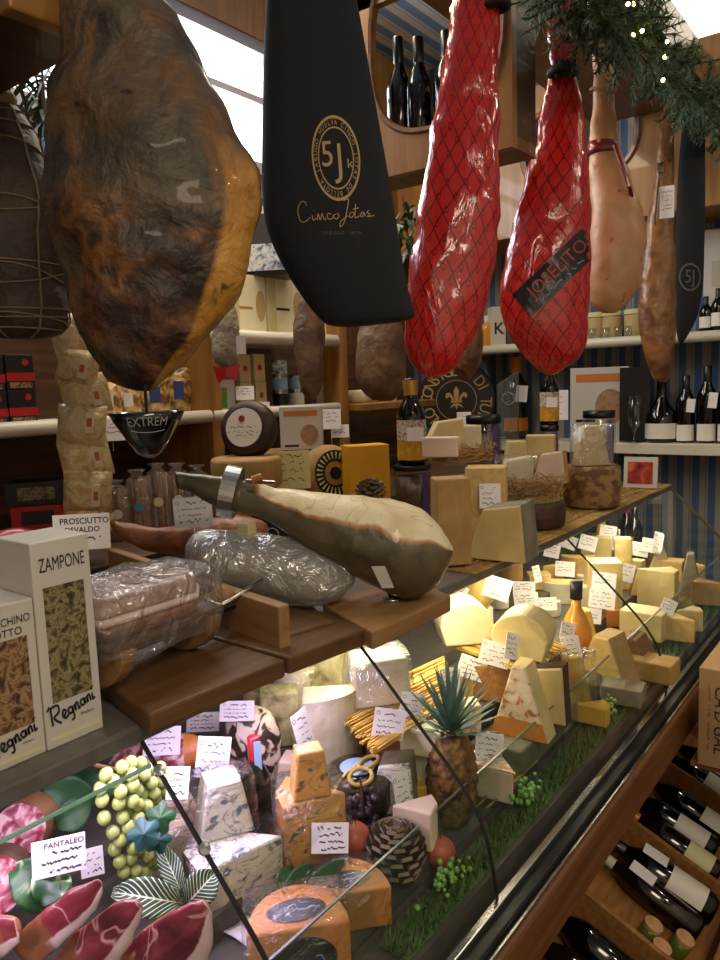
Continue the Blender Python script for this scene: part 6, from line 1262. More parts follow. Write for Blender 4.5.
rows = LR((716, 244, 258), (719, 236, 266), (727, 228, 274), (742, 223, 281), (760, 224, 282), (778, 232, 278), (790, 240, 270))
mb = body(rows, depth(at(252, 790, Z=Z2))+.03, k=.9, sub=2, seg=32, amp=.004, nscale=20); c = sum(mb.cs, Vector())/len(mb.cs); c.z = min(v[2] for v in mb.v); recentre(mb, c)
t = thing('aged_cheese', 'round cheese with chocolate and white marbled rind behind the bottle', 'cheese', c); weld(mb.build('rind', 'mottled_choc', t, smooth=True)); t.location.z = max(Z2, c.z)
p = at(259, 845, Z=Z2); s = scale_at(p)
b_ = bottle('wine_bottle', 'dark bottle with red capsule and pale blue seal strip among the blue cheeses', 'bottle', p, 112*s*1.02, 15*s, 'bottle_dark', 'capsule_red', None, rz=heading(259, 800), capl=.40)
MB().box((6*s*.6, -7*s, 92*s), (7*s, .001, 40*s)).build('seal_strip', 'label_blue', b_)
t = cp_('soft_cheese', 'small pinkish wedge lying against the dark bottle', 290, 800, 34, 40, 'paste_pink', 'slab', dep=.05, Y=.98, z=Z2, yaw=-.3, topw=.3); hh(t)
ob = cp_('blue_cheese', 'orange cheese with grey rind under the small orange wedge', 318, 868, 68, 70, 'blue_orange', 'wedge_l', dep=.10, yaw=.2, Y=.86, z=Z2, rind_m='rind_orange', film_m='cling_soft'); zt = topof(ob)
t = cp_('blue_cheese', 'small upright orange blue-veined wedge on top of the orange cheese', 313, 800, 40, 50, 'blue_orange', 'slab', dep=.04, z=zt, Y=.90, yaw=.2, topw=.34); hh(t)
t = cp_('aged_cheese', 'tall cheese with curved white-violet rind behind the orange cheese', 335, 775, 62, 76, 'rind_white', 'quart', dep=.085, Y=1.03, z=Z3, rind_m='rind_white', taper=.97); hh(t)
t = cp_('aged_cheese', 'tall mottled greenish cheese at the back under the ledge', 330, 725, 44, 72, 'mottled_green', 'block', dep=.08, Y=1.16, z=Z3, yaw=.2); hh(t)
t = cp_('aged_cheese', 'pale upright cheese beside the mottled greenish one at the back', 295, 735, 40, 66, 'rind_white', 'half_b', dep=.05, Y=1.14, z=Z3, film_m='cling_soft'); hh(t)
t = cp_('aged_cheese', 'yellowish round cheese at the back under the hung cards', 262, 735, 34, 44, 'paste_cream', 'half_b', dep=.05, Y=1.2, z=Z3); hh(t)
# leaf-wrapped cheese with raffia
pz = Z2; p = at(372, 812, Z=Z2); s = scale_at(p); R = 36*s; t = thing('leaf_wrapped_cheese', 'cheese wrapped in dark leaves and tied with raffia', 'cheese', (p.x, p.y+.03, pz))
m = MB(); m.lathe([(0, 0), (R*.9, 0), (R, .02), (R, 36*s), (R*.86, 41*s), (0, 42*s)], 28); m.build('leaf_wrap', layered('leaf_dark', [(.35, '1a1210'), (.5, '33241a'), (.6, '4a3a2a')], 22, rough=.3, bump=.8, coat=.4) or 'leaf_dark', t, smooth=True)
m = MB(); zz = 43*s
m.tube([(-R*.5+R*.4*math.cos(a), -R*.5+R*.24*math.sin(a), zz+.006+.006*math.sin(a)) for a in [k*.35 for k in range(19)]], .004, 6); m.tube([(R*.25+R*.4*math.cos(a), -R*.2+R*.2*math.sin(a), zz+.006) for a in [k*.35 for k in range(19)]], .004, 6); m.tube([(-R*1.0, 0, zz*.2), (-R*.98, 0, zz*.9), (-R*.5, -.0, zz+.003), (R*.5, 0, zz+.003), (R*.98, 0, zz*.9)], .003, 6)
m.build('raffia_tie', 'ribbon_raffia', t, smooth=True); MB().lathe([(0, zz+.001), (R*.5, zz+.001)], 20, cap=False).build('paper_label', 'label_blue', t)
t = cp_('soft_cheese', 'grey-rinded wedge in front of the leaf-wrapped cheese', 390, 815, 50, 56, 'blue_paste', 'trap', dep=.06, Y=.86, z=Z2, yaw=-.2, rind_m='rind_grey'); hh(t)
# dark grapes
p = at(363, 834, Z=Z2); t = thing('grape_bunch', 'small bunch of dark violet grapes below the leaf-wrapped cheese', 'grapes', (p.x, p.y, Z2)); rr = random.Random(5); M('grape_dark', '2a1626', '3a2234', 40, .3, coat=.3); o0 = None
for i in range(26):
    q = Vector((rr.uniform(-.022, .022), rr.uniform(-.02, .02), rr.uniform(.01, .075)))
    if o0 is None: g = MB(); g.ball((0, 0, 0), .0095, 10, 8); o0 = g.build('grape', 'grape_dark', t, smooth=True); o = o0
    else: o = o0.copy(); COL.objects.link(o); o.parent = t
    o.location = q
MB().tube([(0, 0, .05), (.005, .005, .10)], .002, 5).build('stem', 'stem_brown', t)
def fruit(label, px, py, rpx, Y, z, name='pomegranate'):
    p = at(px, py+rpx*.5, Z=z); s = scale_at(p); r = rpx*s; t = thing(name, label, 'fruit', (p.x, p.y, z)); MB().ball((0, 0, r*.95), (r, r, r*.95), 20, 14).build('skin', 'pome', t, smooth=True)
    m = MB(); 
    for k in range(6): a = k*PI/3; m.add([(r*.12*math.cos(a-.5), r*.12*math.sin(a-.5), r*1.85), (r*.12*math.cos(a+.5), r*.12*math.sin(a+.5), r*1.85), (r*.24*math.cos(a), r*.24*math.sin(a), r*2.15)], [(0, 1, 2)])
    m.build('crown', 'stem_brown', t); return t
fruit('red-orange pomegranate behind the card between the orange cheeses', 355, 845, 17, .84, Z2)
fruit('rosy pomegranate in front of the pineapple, beside the pine cone', 440, 858, 16, .70, Z1)
def pinecone(label, px, py, L, R, Y, z, seed):
    p = at(px, py, Z=z); s = scale_at(p); t = thing('pine_cone', label, 'pine cone', (p.x, p.y, z), 0, None); a, b = MB(), MB(); cone_mesh(a, L*s, R*s, 90, seed, b); a.build('scales', 'cone_scale', t); b.build('scale_tips', 'cone_tip', t); return t
pinecone('large brown pine cone with pale scale tips, right of the orange half cheeses', 396, 880, 58, 29, .72, Z1, 2)
# half wheels in film with dark oval labels
def half_label(label, px, py, w, h, Y, z, yaw, lab=True):
    t = cp_('half_cheese', label, px, py, w, h, 'paste_orange', 'half', dep=w*scale_at(at(px, py, Y=Y))*.62, Y=Y, z=z, yaw=yaw, rind_m='rind_orange', film_m='cling_soft', bevel=.003); H = hh(t); s = scale_at(t.location); W = w*s
    T = Matrix.Translation((0, W*.26, H+.0012)) @ Matrix.Rotation(.1, 4, 'Z'); g = MB(); disc(g, W*.22, T, 30, sx=1.35); g.v = [(x, .0+y*.75+W*.06, z_) for x, y, z_ in g.v]; g.build('top_label', 'card_black', t)
    T2 = Matrix.Translation((W*.06, W*.26*.75+W*.06, H+.002)); m = MB()
    scribble(m, -W*.18, W*.18, 0, W*.05, 3, T2, .0008); scribble(m, -W*.1, W*.1, W*.08, W*.03, 4, T2, .0006); m.build('label_lettering', 'label_blue', t)
    if lab:
        g = MB(); disc(g, H*.42, Matrix.Translation((W*.04, -.0012, H*.42)) @ FRONT, 30, sx=1.35); g.build('front_label', 'card_black', t); m = MB(); scribble(m, -H*.4, H*.4, 0, H*.12, 5, Matrix.Translation((W*.04, -.002, H*.42)) @ FRONT, .0008); m.build('label_lettering', 'label_blue', t)
    return t
half_label('nearest orange half cheese in film with dark oval labels', 308, 992, 104, 60, .655, Z1, .06)
half_label('second orange half cheese in film, behind the nearest one', 352, 932, 82, 42, .72, Z1, .15, False)
t = cp_('soft_cheese', 'pink-white wedge of soft cheese behind the pine cone', 412, 850, 44, 42, 'paste_pink', 'wedge_r', dep=.06, Y=.82, z=Z2, yaw=-.3, rind_m='rind_white'); hh(t)
# pineapple
p = at(456, 834, Z=Z1); s = scale_at(p); t = thing('pineapple', 'whole pineapple with its leafy crown standing in the case', 'pineapple', (p.x+.03, max(p.y+.02, .665), Z1)); Rp, Hp = 25*s, 96*s
m = MB(); sg, rn = 44, 40
for j in range(rn+1):
    f = j/rn; rr_ = Rp*(math.sin(PI*(.12+.76*f)))**.55*(1.0 if 0 < f < 1 else .5)
    for i in range(sg):
        a = 2*PI*i/sg; u, v = (a/(2*PI)*11+f*7) % 1, (-a/(2*PI)*11+f*7) % 1; b = (math.sin(PI*u)*math.sin(PI*v))**.7; q = rr_*(.95+.15*b); m.v.append((q*math.cos(a), q*math.sin(a), Hp*f))
m.f = [(j*sg+i, j*sg+(i+1) % sg, (j+1)*sg+(i+1) % sg, (j+1)*sg+i) for j in range(rn) for i in range(sg)]+[tuple(range(sg-1, -1, -1)), tuple(rn*sg+i for i in range(sg))]
m.build('fruit_body', 'pine_skin', t, smooth=True); m = MB(); rr = random.Random(4)
for k in range(60):
    f = k/60; a = k*2.39996; el = .35+1.1*f; L = s*(40+28*f+rr.uniform(-4, 4)); d = Vector((math.cos(a)*math.cos(el), math.sin(a)*math.cos(el), math.sin(el))); b = Vector((math.cos(a)*Rp*.3*(1-f), math.sin(a)*Rp*.3*(1-f), Hp*.985+f*s*16)); sd = Vector((-math.sin(a), math.cos(a), 0))*s*5.6*(1-.4*f)
    vs = []
    for j in range(6):
        g_ = j/5; q = b+d*L*g_+Vector((math.cos(a), math.sin(a), 0))*L*.22*g_*g_*(1-f); ww = (1-g_)**.8*.95+.02; vs += [q-sd*ww, q+Vector((-math.cos(a), -math.sin(a), .3))*s*-1.2*ww, q+sd*ww]
    m.add(vs, [(3*j+c_, 3*j+c_+1, 3*j+c_+4, 3*j+c_+3) for j in range(5) for c_ in (0, 1)])
m.build('leaf_crown', 'pine_leaf', t, smooth=True)
# white cheeses left of the pineapple
wq = cp_('soft_cheese', 'white cheese block behind the pineapple, lower of two', 432, 800, 44, 46, 'paste_white', 'wedge_r', dep=.07, Y=.92, z=Z2, yaw=-.2); zt = topof(wq)
t = cp_('soft_cheese', 'white cheese wedge on top of the white block left of the pineapple', 414, 765, 46, 28, 'paste_white', 'wedge_r', dep=.07, Y=.98, z=zt, yaw=-.2); hh(t); t.location.xy = wq.location.xy+Vector((-.02, .01))
t = cp_('soft_cheese', 'small yellow cheese pieces below the white block', 415, 804, 26, 18, 'paste_gold', 'half', dep=.03, Y=.88, z=Z2); hh(t)
# straw trays on crates
def straw_tray(label, pts, z, seed, th=.016, n=110, crate=None):
    P = [at(x, y, Z=z) for x, y in pts]; c = sum(P, Vector())/4; t = thing('straw_tray', label, 'tray', (c.x, c.y, z-th)); rr = random.Random(seed); m = MB(); P = [p-c for p in P]
    for i in range(n):
        f = rr.random(); a = P[0].lerp(P[3], f); b = P[1].lerp(P[2], f+rr.uniform(-.04, .04)); z_ = rr.uniform(.003, th-.003); e0, e1 = rr.uniform(-.05, .03), 1+rr.uniform(-.05, .06)
        m.tube([(*(a.lerp(b, e0)).xy, z_), (*(a.lerp(b, .5)).xy, z_+rr.uniform(-.002, .003)), (*(a.lerp(b, e1)).xy, z_)], rr.uniform(.0015, .003), 4)
    m.build('straw', 'straw_gold', t); return t, c, P
def crate_box(label, c, d, rz, mat='wood_light', name='wooden_crate'):
    t = thing(name, label, 'crate', c, rz); w, dp, h = d
    for y in (-dp/2+.005, dp/2-.005): MB().box((0, y, h/2), (w, .01, h)).build('side_board', mat, t, bevel=.002)
    for x in (-w/2+.005, w/2-.005): MB().box((x, 0, h/2), (.01, dp-.021, h)).build('end_board', mat, t, bevel=.002)
    return t
t1_, c1_, P1_ = straw_tray('golden straw tray under the brightly lit wrapped cheese', [(376, 748), (455, 700), (440, 655), (338, 702)], .975, 1)
crate_box('brown wooden crate carrying the left straw tray', (c1_.x, c1_.y, Z3), (.15, .12, .086), 0, 'wood_case')
M('white_curd', 'd9d0b8', 'c9bc9a', 20, .4, bump=.3)
w1_ = cp_('wrapped_cheese', 'large white cheese in film on the left straw tray, brightly lit', 384, 706, 60, 46, 'white_curd', 'block', dep=.09, z=.9765, yaw=.25, film_m='cling', taper=.9); hh(w1_)
t = cp_('wrapped_cheese', 'yellow-white crusty cheese at the left end of the left straw tray', 352, 706, 34, 50, 'mottled_green', 'block', dep=.06, Y=c1_.y-.02, z=Z3, yaw=.1); hh(t); t.location.x = c1_.x-.145
t2_, c2t, P2_ = straw_tray('golden straw tray with the cut white round cheeses', [(444, 640), (520, 668), (566, 643), (488, 620)], .955, 2, n=130)
crate_box('grey wooden crate under the tray of white round cheeses', (c2t.x, c2t.y, Z2), (.17, .17, .086), .3, 'wood_crate')
ZT2 = .9565
t = cp_('round_cheese', 'cut round white cheese with flat face on the right straw tray', 519, 660, 58, 46, 'paste_cream', 'dome', dep=.10, Y=c2t.y-.07, z=ZT2, yaw=-.25); hh(t)
t = cp_('round_cheese', 'whole round white cheese behind the cut one on the right straw tray', 494, 645, 54, 44, 'paste_white', 'dome', dep=.09, Y=c2t.y-.0, z=ZT2, yaw=.3); hh(t); t.location.xy = c2t.xy+Vector((-.075, .06))
# provolone pear and small things at the back
p = at(478, 628, Z=Z3); s = scale_at(p); t = thing('pear_cheese', 'yellow pear-shaped cheese with a tied neck behind the white round cheeses', 'cheese', (p.x, p.y, Z3)); r = 17*s
MB().lathe([(0, 0), (r*.6, .002), (r, r*.7), (r*1.02, r*1.2), (r*.8, r*1.9), (r*.4, r*2.3), (r*.28, r*2.5), (r*.42, r*2.7), (0, r*2.95)], 24, Matrix.Translation((0, 0, .06))).build('cheese', 'paste_yellow', t, smooth=True); MB().lathe([(0, 0), (r*.9, 0), (r*.9, .062), (0, .062)], 20).build('tub', 'label_white', t); MB().tube([(r*.3*math.cos(q), r*.3*math.sin(q), .06+r*2.5) for q in [k*.5 for k in range(14)]], .002, 5).build('string', 'string', t)
# pyramid wedges standing on the long aged slabs
def along_x(name, label, x0, x1, yb, y1px, Y, z, h, dep, mat):
    a, b = at(x0, yb, Y=Y).x, at(x1, y1px, Y=Y).x; t = thing(name, label, 'cheese', ((a+b)/2, Y, z)); MB().box((0, dep/2, h/2), (abs(b-a), dep, h)).build('rind', mat, t, bevel=.006, bseg=3); return t
t = cp_('speckled_wedge', 'tall speckled wedge with an orange band, pointing up', 519, 738, 58, 74, 'speckled', 'slab', dep=.06, z=.8475, yaw=-.35, topw=.12, rind_m='paste_cream'); H = hh(t); W = 58*scale_at(t.location); sw = t.location
MB().add([(-W*.5, -.001, .001), (W*.5, -.001, .001), (W*.42, -.001, H*.26), (-W*.42, -.001, H*.26)], [(0, 1, 2, 3)]).build('orange_band', 'paste_orange', t)
t = cp_('cheese_wedge', 'cream wedge with dark rind leaning beside the speckled pyramid', 550, 726, 46, 60, 'paste_cream', 'trap', dep=.05, z=.8475, yaw=-.3, rind_m='rind_dark'); hh(t)
for nm, x0, x1, y0, z0, h0, d0, mt, lab in (('aged_slab', -.05, .26, -.03, Z1, .0545, .09, 'rind_grey', 'long grey-rinded cheese slab under the speckled pyramid wedge'), ('aged_slab', .30, .72, -.015, Z1, .045, .08, 'rind_brown', 'long brown-rinded cheese slab further along behind the inner glass')):
    t = thing(nm, lab, 'cheese', (sw.x+(x0+x1)/2, sw.y+y0, z0)); MB().box((0, d0/2, h0/2), (x1-x0, d0, h0)).build('rind', mt, t, bevel=.006, bseg=3)
t = cp_('wrapped_wedge', 'wedge in colourful printed film right of the pineapple', 505, 828, 56, 36, 'paste_pink', 'wedge_l', dep=.09, Y=.665, z=Z1, yaw=-.45, film_m=None); t.location.x += .035; H = hh(t); W = 56*scale_at(t.location); MB().prism([(-W/2*.95, 0), (W/2, .0135), (-W*.25, .09), (-W/2, .05)], H+.0008, H+.002).build('printed_film', 'wrap_colour', t)
# oil bottle
p = at(576, 662, Z=Z2); s = scale_at(p); ob_ = thing('oil_bottle', 'bottle of golden oil with a dark cap among the cards', 'bottle', (p.x, p.y, Z2)); R, H = 15*s, 84*s
MB().lathe([(0, .002), (R*.9, 0), (R, .006), (R, H*.42), (R*.7, H*.56), (R*.33, H*.68), (R*.33, H*.8), (0, H*.8)], 20).build('glass', 'oil_gold', ob_, smooth=True); MB().lathe([(R*.40, H*.78), (R*.42, H*.99), (0, H)], 16).build('cap', 'black', ob_, smooth=True)
p = at(634, 566, Z=Z2); s = scale_at(p); bottle('wine_bottle', 'dark bottle at the far end of the case between two cards', 'bottle', tuple(p), 62*s, 8*s, 'bottle_dark', 'capsule_black', None)
p = at(626, 562, Z=Z2); s = scale_at(p); bottle('wine_bottle', 'bottle with red neck just left of the dark bottle at the far end', 'bottle', tuple(p), 62*s, 7*s, 'bottle_dark', 'capsule_red', None, capl=.5)
# far cheeses: px, py, w, h, material, outline, rind, Y, yaw, label
FAR = [
 (605, 612, 34, 50, 'paste_cream', 'block', 'rind_straw', .93, .2, 'tall cream cheese block behind the double card'),
 (560, 604, 46, 20, 'paste_cream', 'half_b', 'rind_white', 1.0, 0, 'flat round cream cheese left of the oil bottle'),
 (578, 578, 34, 20, 'rind_straw', 'half_b', 'rind_straw', 1.10, 0, 'straw-coloured round loaf behind the oil bottle'),
 (590, 612, 26, 26, 'paste_white', 'wedge_l', 'rind_white', .94, .4, 'white wedge between the oil bottle and the tall cream block'),
 (623, 590, 16, 52, 'paste_yellow', 'block', None, 1.0, .1, 'narrow yellow upright slice beside the dark far bottle'),
 (655, 612, 38, 42, 'paste_cream', 'wedge_r', 'rind_orange', .87, -.2, 'large wedge with orange rind near the far end'),
 (640, 640, 42, 28, 'paste_cream', 'block', 'rind_straw', .82, -.3, 'cream block with straw rind in front of the orange-rinded wedge'),
 (628, 672, 50, 34, 'rind_brown', 'slab', None, .81, -.3, 'brown-rinded triangular wedge by the second glass seam'),
 (600, 690, 56, 54, 'paste_grana', 'slab', 'rind_straw', .81, -.5, 'large beige triangular wedge below the oil bottle'),
 (690, 598, 22, 44, 'rind_grey', 'slab', None, .84, 0, 'grey pointed wedge near the far glass end'),
 (661, 520, 16, 26, 'paste_gold', 'slab', None, 1.14, 0, 'yellow-wrapped piece at the far top end of the case'),
 (670, 530, 13, 30, 'rind_grey', 'slab', 'rind_brown', 1.06, 0, 'slim grey wedge with brown rind at the far end'),
 (680, 572, 24, 20, 'paste_grana', 'block', None, .98, -.2, 'beige block at the far end below the small white cards'),
 (706, 606, 28, 24, 'rind_straw', 'wedge_l', 'rind_straw', .80, 0, 'straw-coloured wedge at the far right end behind the glass'),
 (676, 642, 34, 24, 'paste_grana', 'wedge_l', 'rind_straw', .76, -.2, 'beige wedge lying low near the far front glass'),
 (618, 545, 26, 18, 'paste_cream', 'half_b', 'rind_white', 1.18, 0, 'small cream round under the ledge behind the far cards'),
 (540, 590, 22, 16, 'paste_grana', 'block', None, 1.16, .2, 'beige block at the back behind the small cards'),
 (512, 582, 22, 18, 'rind_straw', 'half_b', None, 1.25, 0, 'straw-coloured round at the back under the ledge'),
 (548, 618, 26, 16, 'paste_white', 'half_b', None, 1.02, 0, 'small white round behind the small grey card'),
 (455, 628, 24, 34, 'rind_white', 'half_b', None, 1.12, 0, 'white-rinded cylinder left of the pear cheese'),
 (572, 715, 34, 60, 'paste_gold', 'slab', None, .82, -.2, 'golden film-wrapped wedge behind the cream wedge'),
 (648, 682, 44, 20, 'rind_straw', 'block', 'rind_brown', .80, -.3, 'low straw-coloured cheese block near the second glass seam'),
 (596, 560, 30, 22, 'paste_cream', 'wedge_r', 'rind_straw', 1.17, 0, 'cream wedge behind the far white cards'),
 (690, 548, 18, 22, 'paste_cream', 'slab', None, 1.0, .2, 'cream pointed piece at the far end beside the white block'),
 (465, 735, 34, 30, 'wrap_colour', 'block', None, .90, .2, 'cheese in patterned paper below the grey crate'),
 (588, 640, 20, 30, 'paste_gold', 'slab', None, .90, .3, 'yellow wedge just right of the oil bottle'),
 (470, 700, 30, 24, 'paste_gold', 'block', None, .93, .2, 'golden block in front of the grey crate'),
 (690, 632, 26, 22, 'paste_cream', 'wedge_r', 'rind_straw', .72, .3, 'small cream wedge near the far front glass, beside the grey pointed one'),
 (618, 628, 24, 18, 'paste_orange', 'wedge_l', 'rind_orange', .72, .3, 'small orange wedge in front of the tall cream block'),
 (640, 596, 18, 26, 'paste_grana', 'slab', 'rind_brown', .72, .2, 'slim beige upright wedge behind the cream block with straw rind'),
 (586, 592, 20, 16, 'rind_white', 'half_b', None, .72, 0, 'tiny white-rinded round behind the white wedge'),
 (634, 580, 16, 20, 'paste_cream', 'block', None, .72, -.3, 'small cream stick behind the single grey card'),
 (670, 560, 20, 16, 'rind_brown', 'half_b', None, .72, 0, 'small brown round at the far end before the cream block'),
 (700, 580, 18, 20, 'paste_grana', 'wedge_l', 'rind_brown', .72, 0, 'small beige wedge at the very far end of the case'),
 (553, 580, 20, 14, 'paste_yellow', 'wedge_r', 'rind_straw', .72, 0, 'small yellow wedge behind the flat round cream cheese'),
 (500, 610, 18, 20, 'rind_white', 'half_b', None, .72, 0, 'white pot-shaped cheese behind the whole round white one'),
 (620, 706, 40, 18, 'rind_grey', 'block', 'rind_brown', .72, -.2, 'low grey-rinded block before the beige triangular wedge'),
 (590, 726, 34, 20, 'paste_gold', 'wedge_r', 'rind_straw', .72, -.2, 'golden wedge lying right of the cream wedge with dark rind'),
]
for (px, py, w, h, m_, sh, rd, Y, yw, lab) in FAR:
    z, Y = lvl(px, py); p = at(px, py, Z=z)
    t = piece('cheese_piece', lab, px, py, w, h, m_, sh, min(.09, w*scale_at(p)*.7) if sh != 'half_b' else w*scale_at(p)*.5, Z=z, z=z+.0015, yaw=yw, rind_m=rd, film_m='cling_soft' if sh in ('block', 'slab') and rd is None and (px+py) % 2 else None, topw=.15); hh(t)
    if t.location.x > 3.0: t.location.x = 3.0
G2 = 'price cards over the yellow cheeses'
for i, (px, py, w, h, Y, yw, ro, lab) in enumerate((
 (389, 724, 32, 30, .93, .1, .2, 'card in front of the left straw tray, left of an overlapping pair'), (411, 708, 24, 30, .94, .3, .3, 'card in front of the left straw tray, right of an overlapping pair'),
 (489, 747, 27, 28, .80, 0, .1, 'card beside the pineapple crown, before the pyramid wedge'), (451, 680, 18, 24, .87, 0, .05, 'small card in front of the grey crate'),
 (472, 668, 28, 22, .90, .1, .35, 'tilted card overlapped by the pair before the right straw tray'), (495, 654, 30, 24, .86, 0, .25, 'card of the crossed pair before the cut round cheese, left'), (512, 646, 16, 26, .87, .6, .3, 'card of the crossed pair before the cut round cheese, right'),
 (497, 588, 27, 22, 1.06, 0, .3, 'bright white card behind the pear-shaped cheese'), (460, 590, 16, 9, 1.2, 0, .4, 'small bright card under the ledge left of the pear cheese'),
 (524, 588, 22, 13, 1.10, 0, 0, 'small violet-white card behind the right straw tray, upper'), (526, 600, 24, 14, 1.04, 0, -.1, 'small violet-white card behind the right straw tray, lower'), (546, 604, 21, 13, 1.0, .1, -.05, 'small grey card above the right straw tray'),
 (537, 574, 8, 17, 1.14, .5, -.15, 'narrow card turned sideways at the back'), (565, 569, 19, 15, 1.06, 0, .05, 'card over the flat round cream cheese'), (552, 551, 15, 13, 1.18, 0, .2, 'bright card under the ledge near the second glass seam'),
 (568, 631, 17, 17, .84, .5, .3, 'upper grey card in front of the oil bottle'), (571, 647, 20, 22, .83, -.4, -.3, 'lower grey card in front of the oil bottle'), (592, 616, 18, 15, .86, 0, .05, 'grey card right of the oil bottle'),
 (568, 542, 17, 13, 1.14, 0, .35, 'white card by the leaves under the ledge, first of three'), (588, 543, 17, 15, 1.10, 0, .25, 'white card by the leaves under the ledge, second of three'), (609, 542, 20, 15, 1.06, 0, .1, 'white card in front of another near the dark far bottle'), (614, 529, 16, 13, 1.10, 0, .15, 'white card behind another near the dark far bottle'),
 (638, 549, 20, 14, .95, 0, .15, 'left card of the grey pair before the dark far bottle'), (656, 543, 19, 14, .95, .1, .15, 'right card of the grey pair before the dark far bottle'), (628, 573, 13, 18, .90, .4, .3, 'single grey card below the far pair'),
 (604, 581, 23, 17, .90, 0, .1, 'upper card of two on the tall cream block'), (602, 599, 25, 19, .88, 0, .1, 'lower card of two on the tall cream block'), (657, 514, 11, 17, 1.10, 0, .05, 'white card at the far top end by the yellow-wrapped piece'),
 (676, 530, 9, 20, 1.0, .5, .25, 'white card leaning at the far end, left of two'), (683, 527, 8, 18, 1.0, -.3, .1, 'white card leaning at the far end, right of two'), (668, 607, 14, 16, .80, 0, .4, 'pale card low near the far front glass'))):
    cardt(lab, px, py, w, h, 40+i, Y=min(Y, lvl(px, py+h*.5+22)[1]) if px < 520 else lvl(px, py+h*.5+14)[1], yaw=yw, roll=ro, group=G2, lines=4 if h > 18 else 3, hold=.02)
leaf_thing('dark green leaves between the far white cards under the ledge', [((575, 560), (582, 530), 14, D_(575, 560, 1.12), D_(580, 530, 1.14)), ((590, 560), (603, 538), 14, D_(590, 560, 1.12), D_(600, 540, 1.12)), ((572, 565), (560, 548), 12, D_(575, 560, 1.12), D_(560, 550, 1.14))], 'dark_leaf')
# --- greenery along the front
rr = random.Random(12); m = MB()
for i in range(7000):
    x = rr.uniform(.8, 3.08); y = rr.uniform(.560, .612); a = rr.uniform(0, 2*PI); L = rr.uniform(.012, .03); b = Vector((x, y, .771)); e = b+Vector((math.cos(a)*L*.7, math.sin(a)*L*.25, L*rr.uniform(.4, 1))); sd = Vector((-math.sin(a), math.cos(a), 0))*.0022
    e.y = min(max(e.y, .556), .616); m.add([b-sd, b+sd, e], [(0, 1, 2)])
m.box((1.94, .586, .7715), (2.28, .054, .002)); tag(m.build('moss', 'herb_green', None), 'strip of feathery green moss along the front inside the glass', 'moss', kind='stuff')
for i, (px, py, lab) in enumerate(((604, 738, 'sprig of light green buds near the second glass seam'), (524, 826, 'sprig of light green buds right of the first glass seam'), (448, 946, 'sprig of light green buds at the bottom front'))):
    p = at(px, py+8, Y=.585); t = thing('herb_sprig', lab, 'sprig', (p.x, p.y, .772), 0, None); m = MB(); st = MB(); rr = random.Random(i)
    for k in range(46):
        q = Vector((rr.gauss(0, .022), rr.uniform(-.016, .014), rr.uniform(.02, .055))); m.ball(q, rr.uniform(.003, .0055), 7, 5)
        if k % 4 == 0: st.tube([(q.x*.3, q.y*.3, 0), tuple(q)], .0009, 4, cap=False)
    m.build('buds', 'herb_light', t, smooth=True); st.build('stalks', 'herb_green', t)
ms = MB(); rs = random.Random(8)
for i in range(120):
    y = rs.uniform(.626, .70); x0 = rs.uniform(1.15, 2.6); ms.tube([(x0, y, .794+rs.random()*.004), (x0+rs.uniform(.2, .4), y+rs.uniform(-.01, .01), .796+rs.random()*.004)], .0018, 4)
tag(ms.build('straw_mat', 'straw', None), 'thin straw mat on the case floor at the front behind the inner glass', 'mat')

# cards whose stand would end up inside or behind a cheese are pulled forward to stand in front of it
dg_ = bpy.context.evaluated_depsgraph_get(); dg_.update()
CLEAR = {'case_glass', 'clear_glass', 'cling', 'bag_film', 'cling_heavy', 'cling_soft', 'seal', 'edge_dim', 'glass_edge'}
for o in [o for o in bpy.data.objects if o.parent is None and o.name.startswith('price_card') and (o.get('group') in (G1, G2) or 'slanting' in o['label'])]:
    d = (o.location-EYE); L = d.length; d.normalize(); best = None
    for off in ((0, 0), (.3, .25), (-.3, .25), (.3, -.25), (-.3, -.25)):
        ext = o.children[0].dimensions; d2 = (o.location+RT*ext.x*off[0]*.9+UP*ext.z*off[1]*.9-EYE).normalized(); s0 = EYE.copy()
        for k in range(14):
            h = SC.ray_cast(dg_, s0, d2)
            if not h[0] or (h[1]-EYE).length > L-.004: break
            hp = h[4]
            while hp.parent: hp = hp.parent
            if hp is o or hp.name.startswith('price_card') or hp.name.startswith('pineapple') or hp.name.startswith('cutting') or hp.name.startswith('display_case') or h[4].material_slots[0].material.name in CLEAR: s0 = h[1]+d2*2e-4; continue
            q = (h[1]-EYE).length; best = q if best is None else min(best, q); break
    if best and L-best < .30:
        k = (best-.012)/L; o.location = EYE+(o.location-EYE)*k; o.scale = (k, k, k)
# ------------------------------------------------------------------ wine bins below the case
TL = math.radians(24)
rack = thing('wine_bin_rack', 'row of slanted wooden wine bins below the display case', 'rack', (0, .64, .30))
BX = [1.28, 1.62, 1.98, 2.36, 2.76]
Rm = Matrix.Rotation(TL, 4, 'X')
def in_bin(x, v, w): # v along the slope towards the customer, w above the floor board
    return Vector((x, .64, .30)) + (Rm @ Vector((0, -v, w)))
for i, x in enumerate(BX): MB().box((x, -.14, .035), (.014, .34, .09), Rm).build('divider', 'wood_crate', rack, bevel=.002)
for i in range(4):
    xm_ = (BX[i]+BX[i+1])/2; wd_ = BX[i+1]-BX[i]-.016
    MB().box((xm_, -.14, -.005), (wd_, .34, .012), Rm).build('floor_board', 'wood_crate', rack); MB().box((xm_, -.305, .035), (wd_, .012, .09), Rm).build('front_board', 'wood_crate', rack, bevel=.002)
MB().box((2.02, .03, -.16), (1.5, .02, .26)).build('base_board', 'case_inside', rack)
MB().box((2.02, -.26, -.265), (1.5, .02, .07)).build('base_board', 'case_inside', rack) 
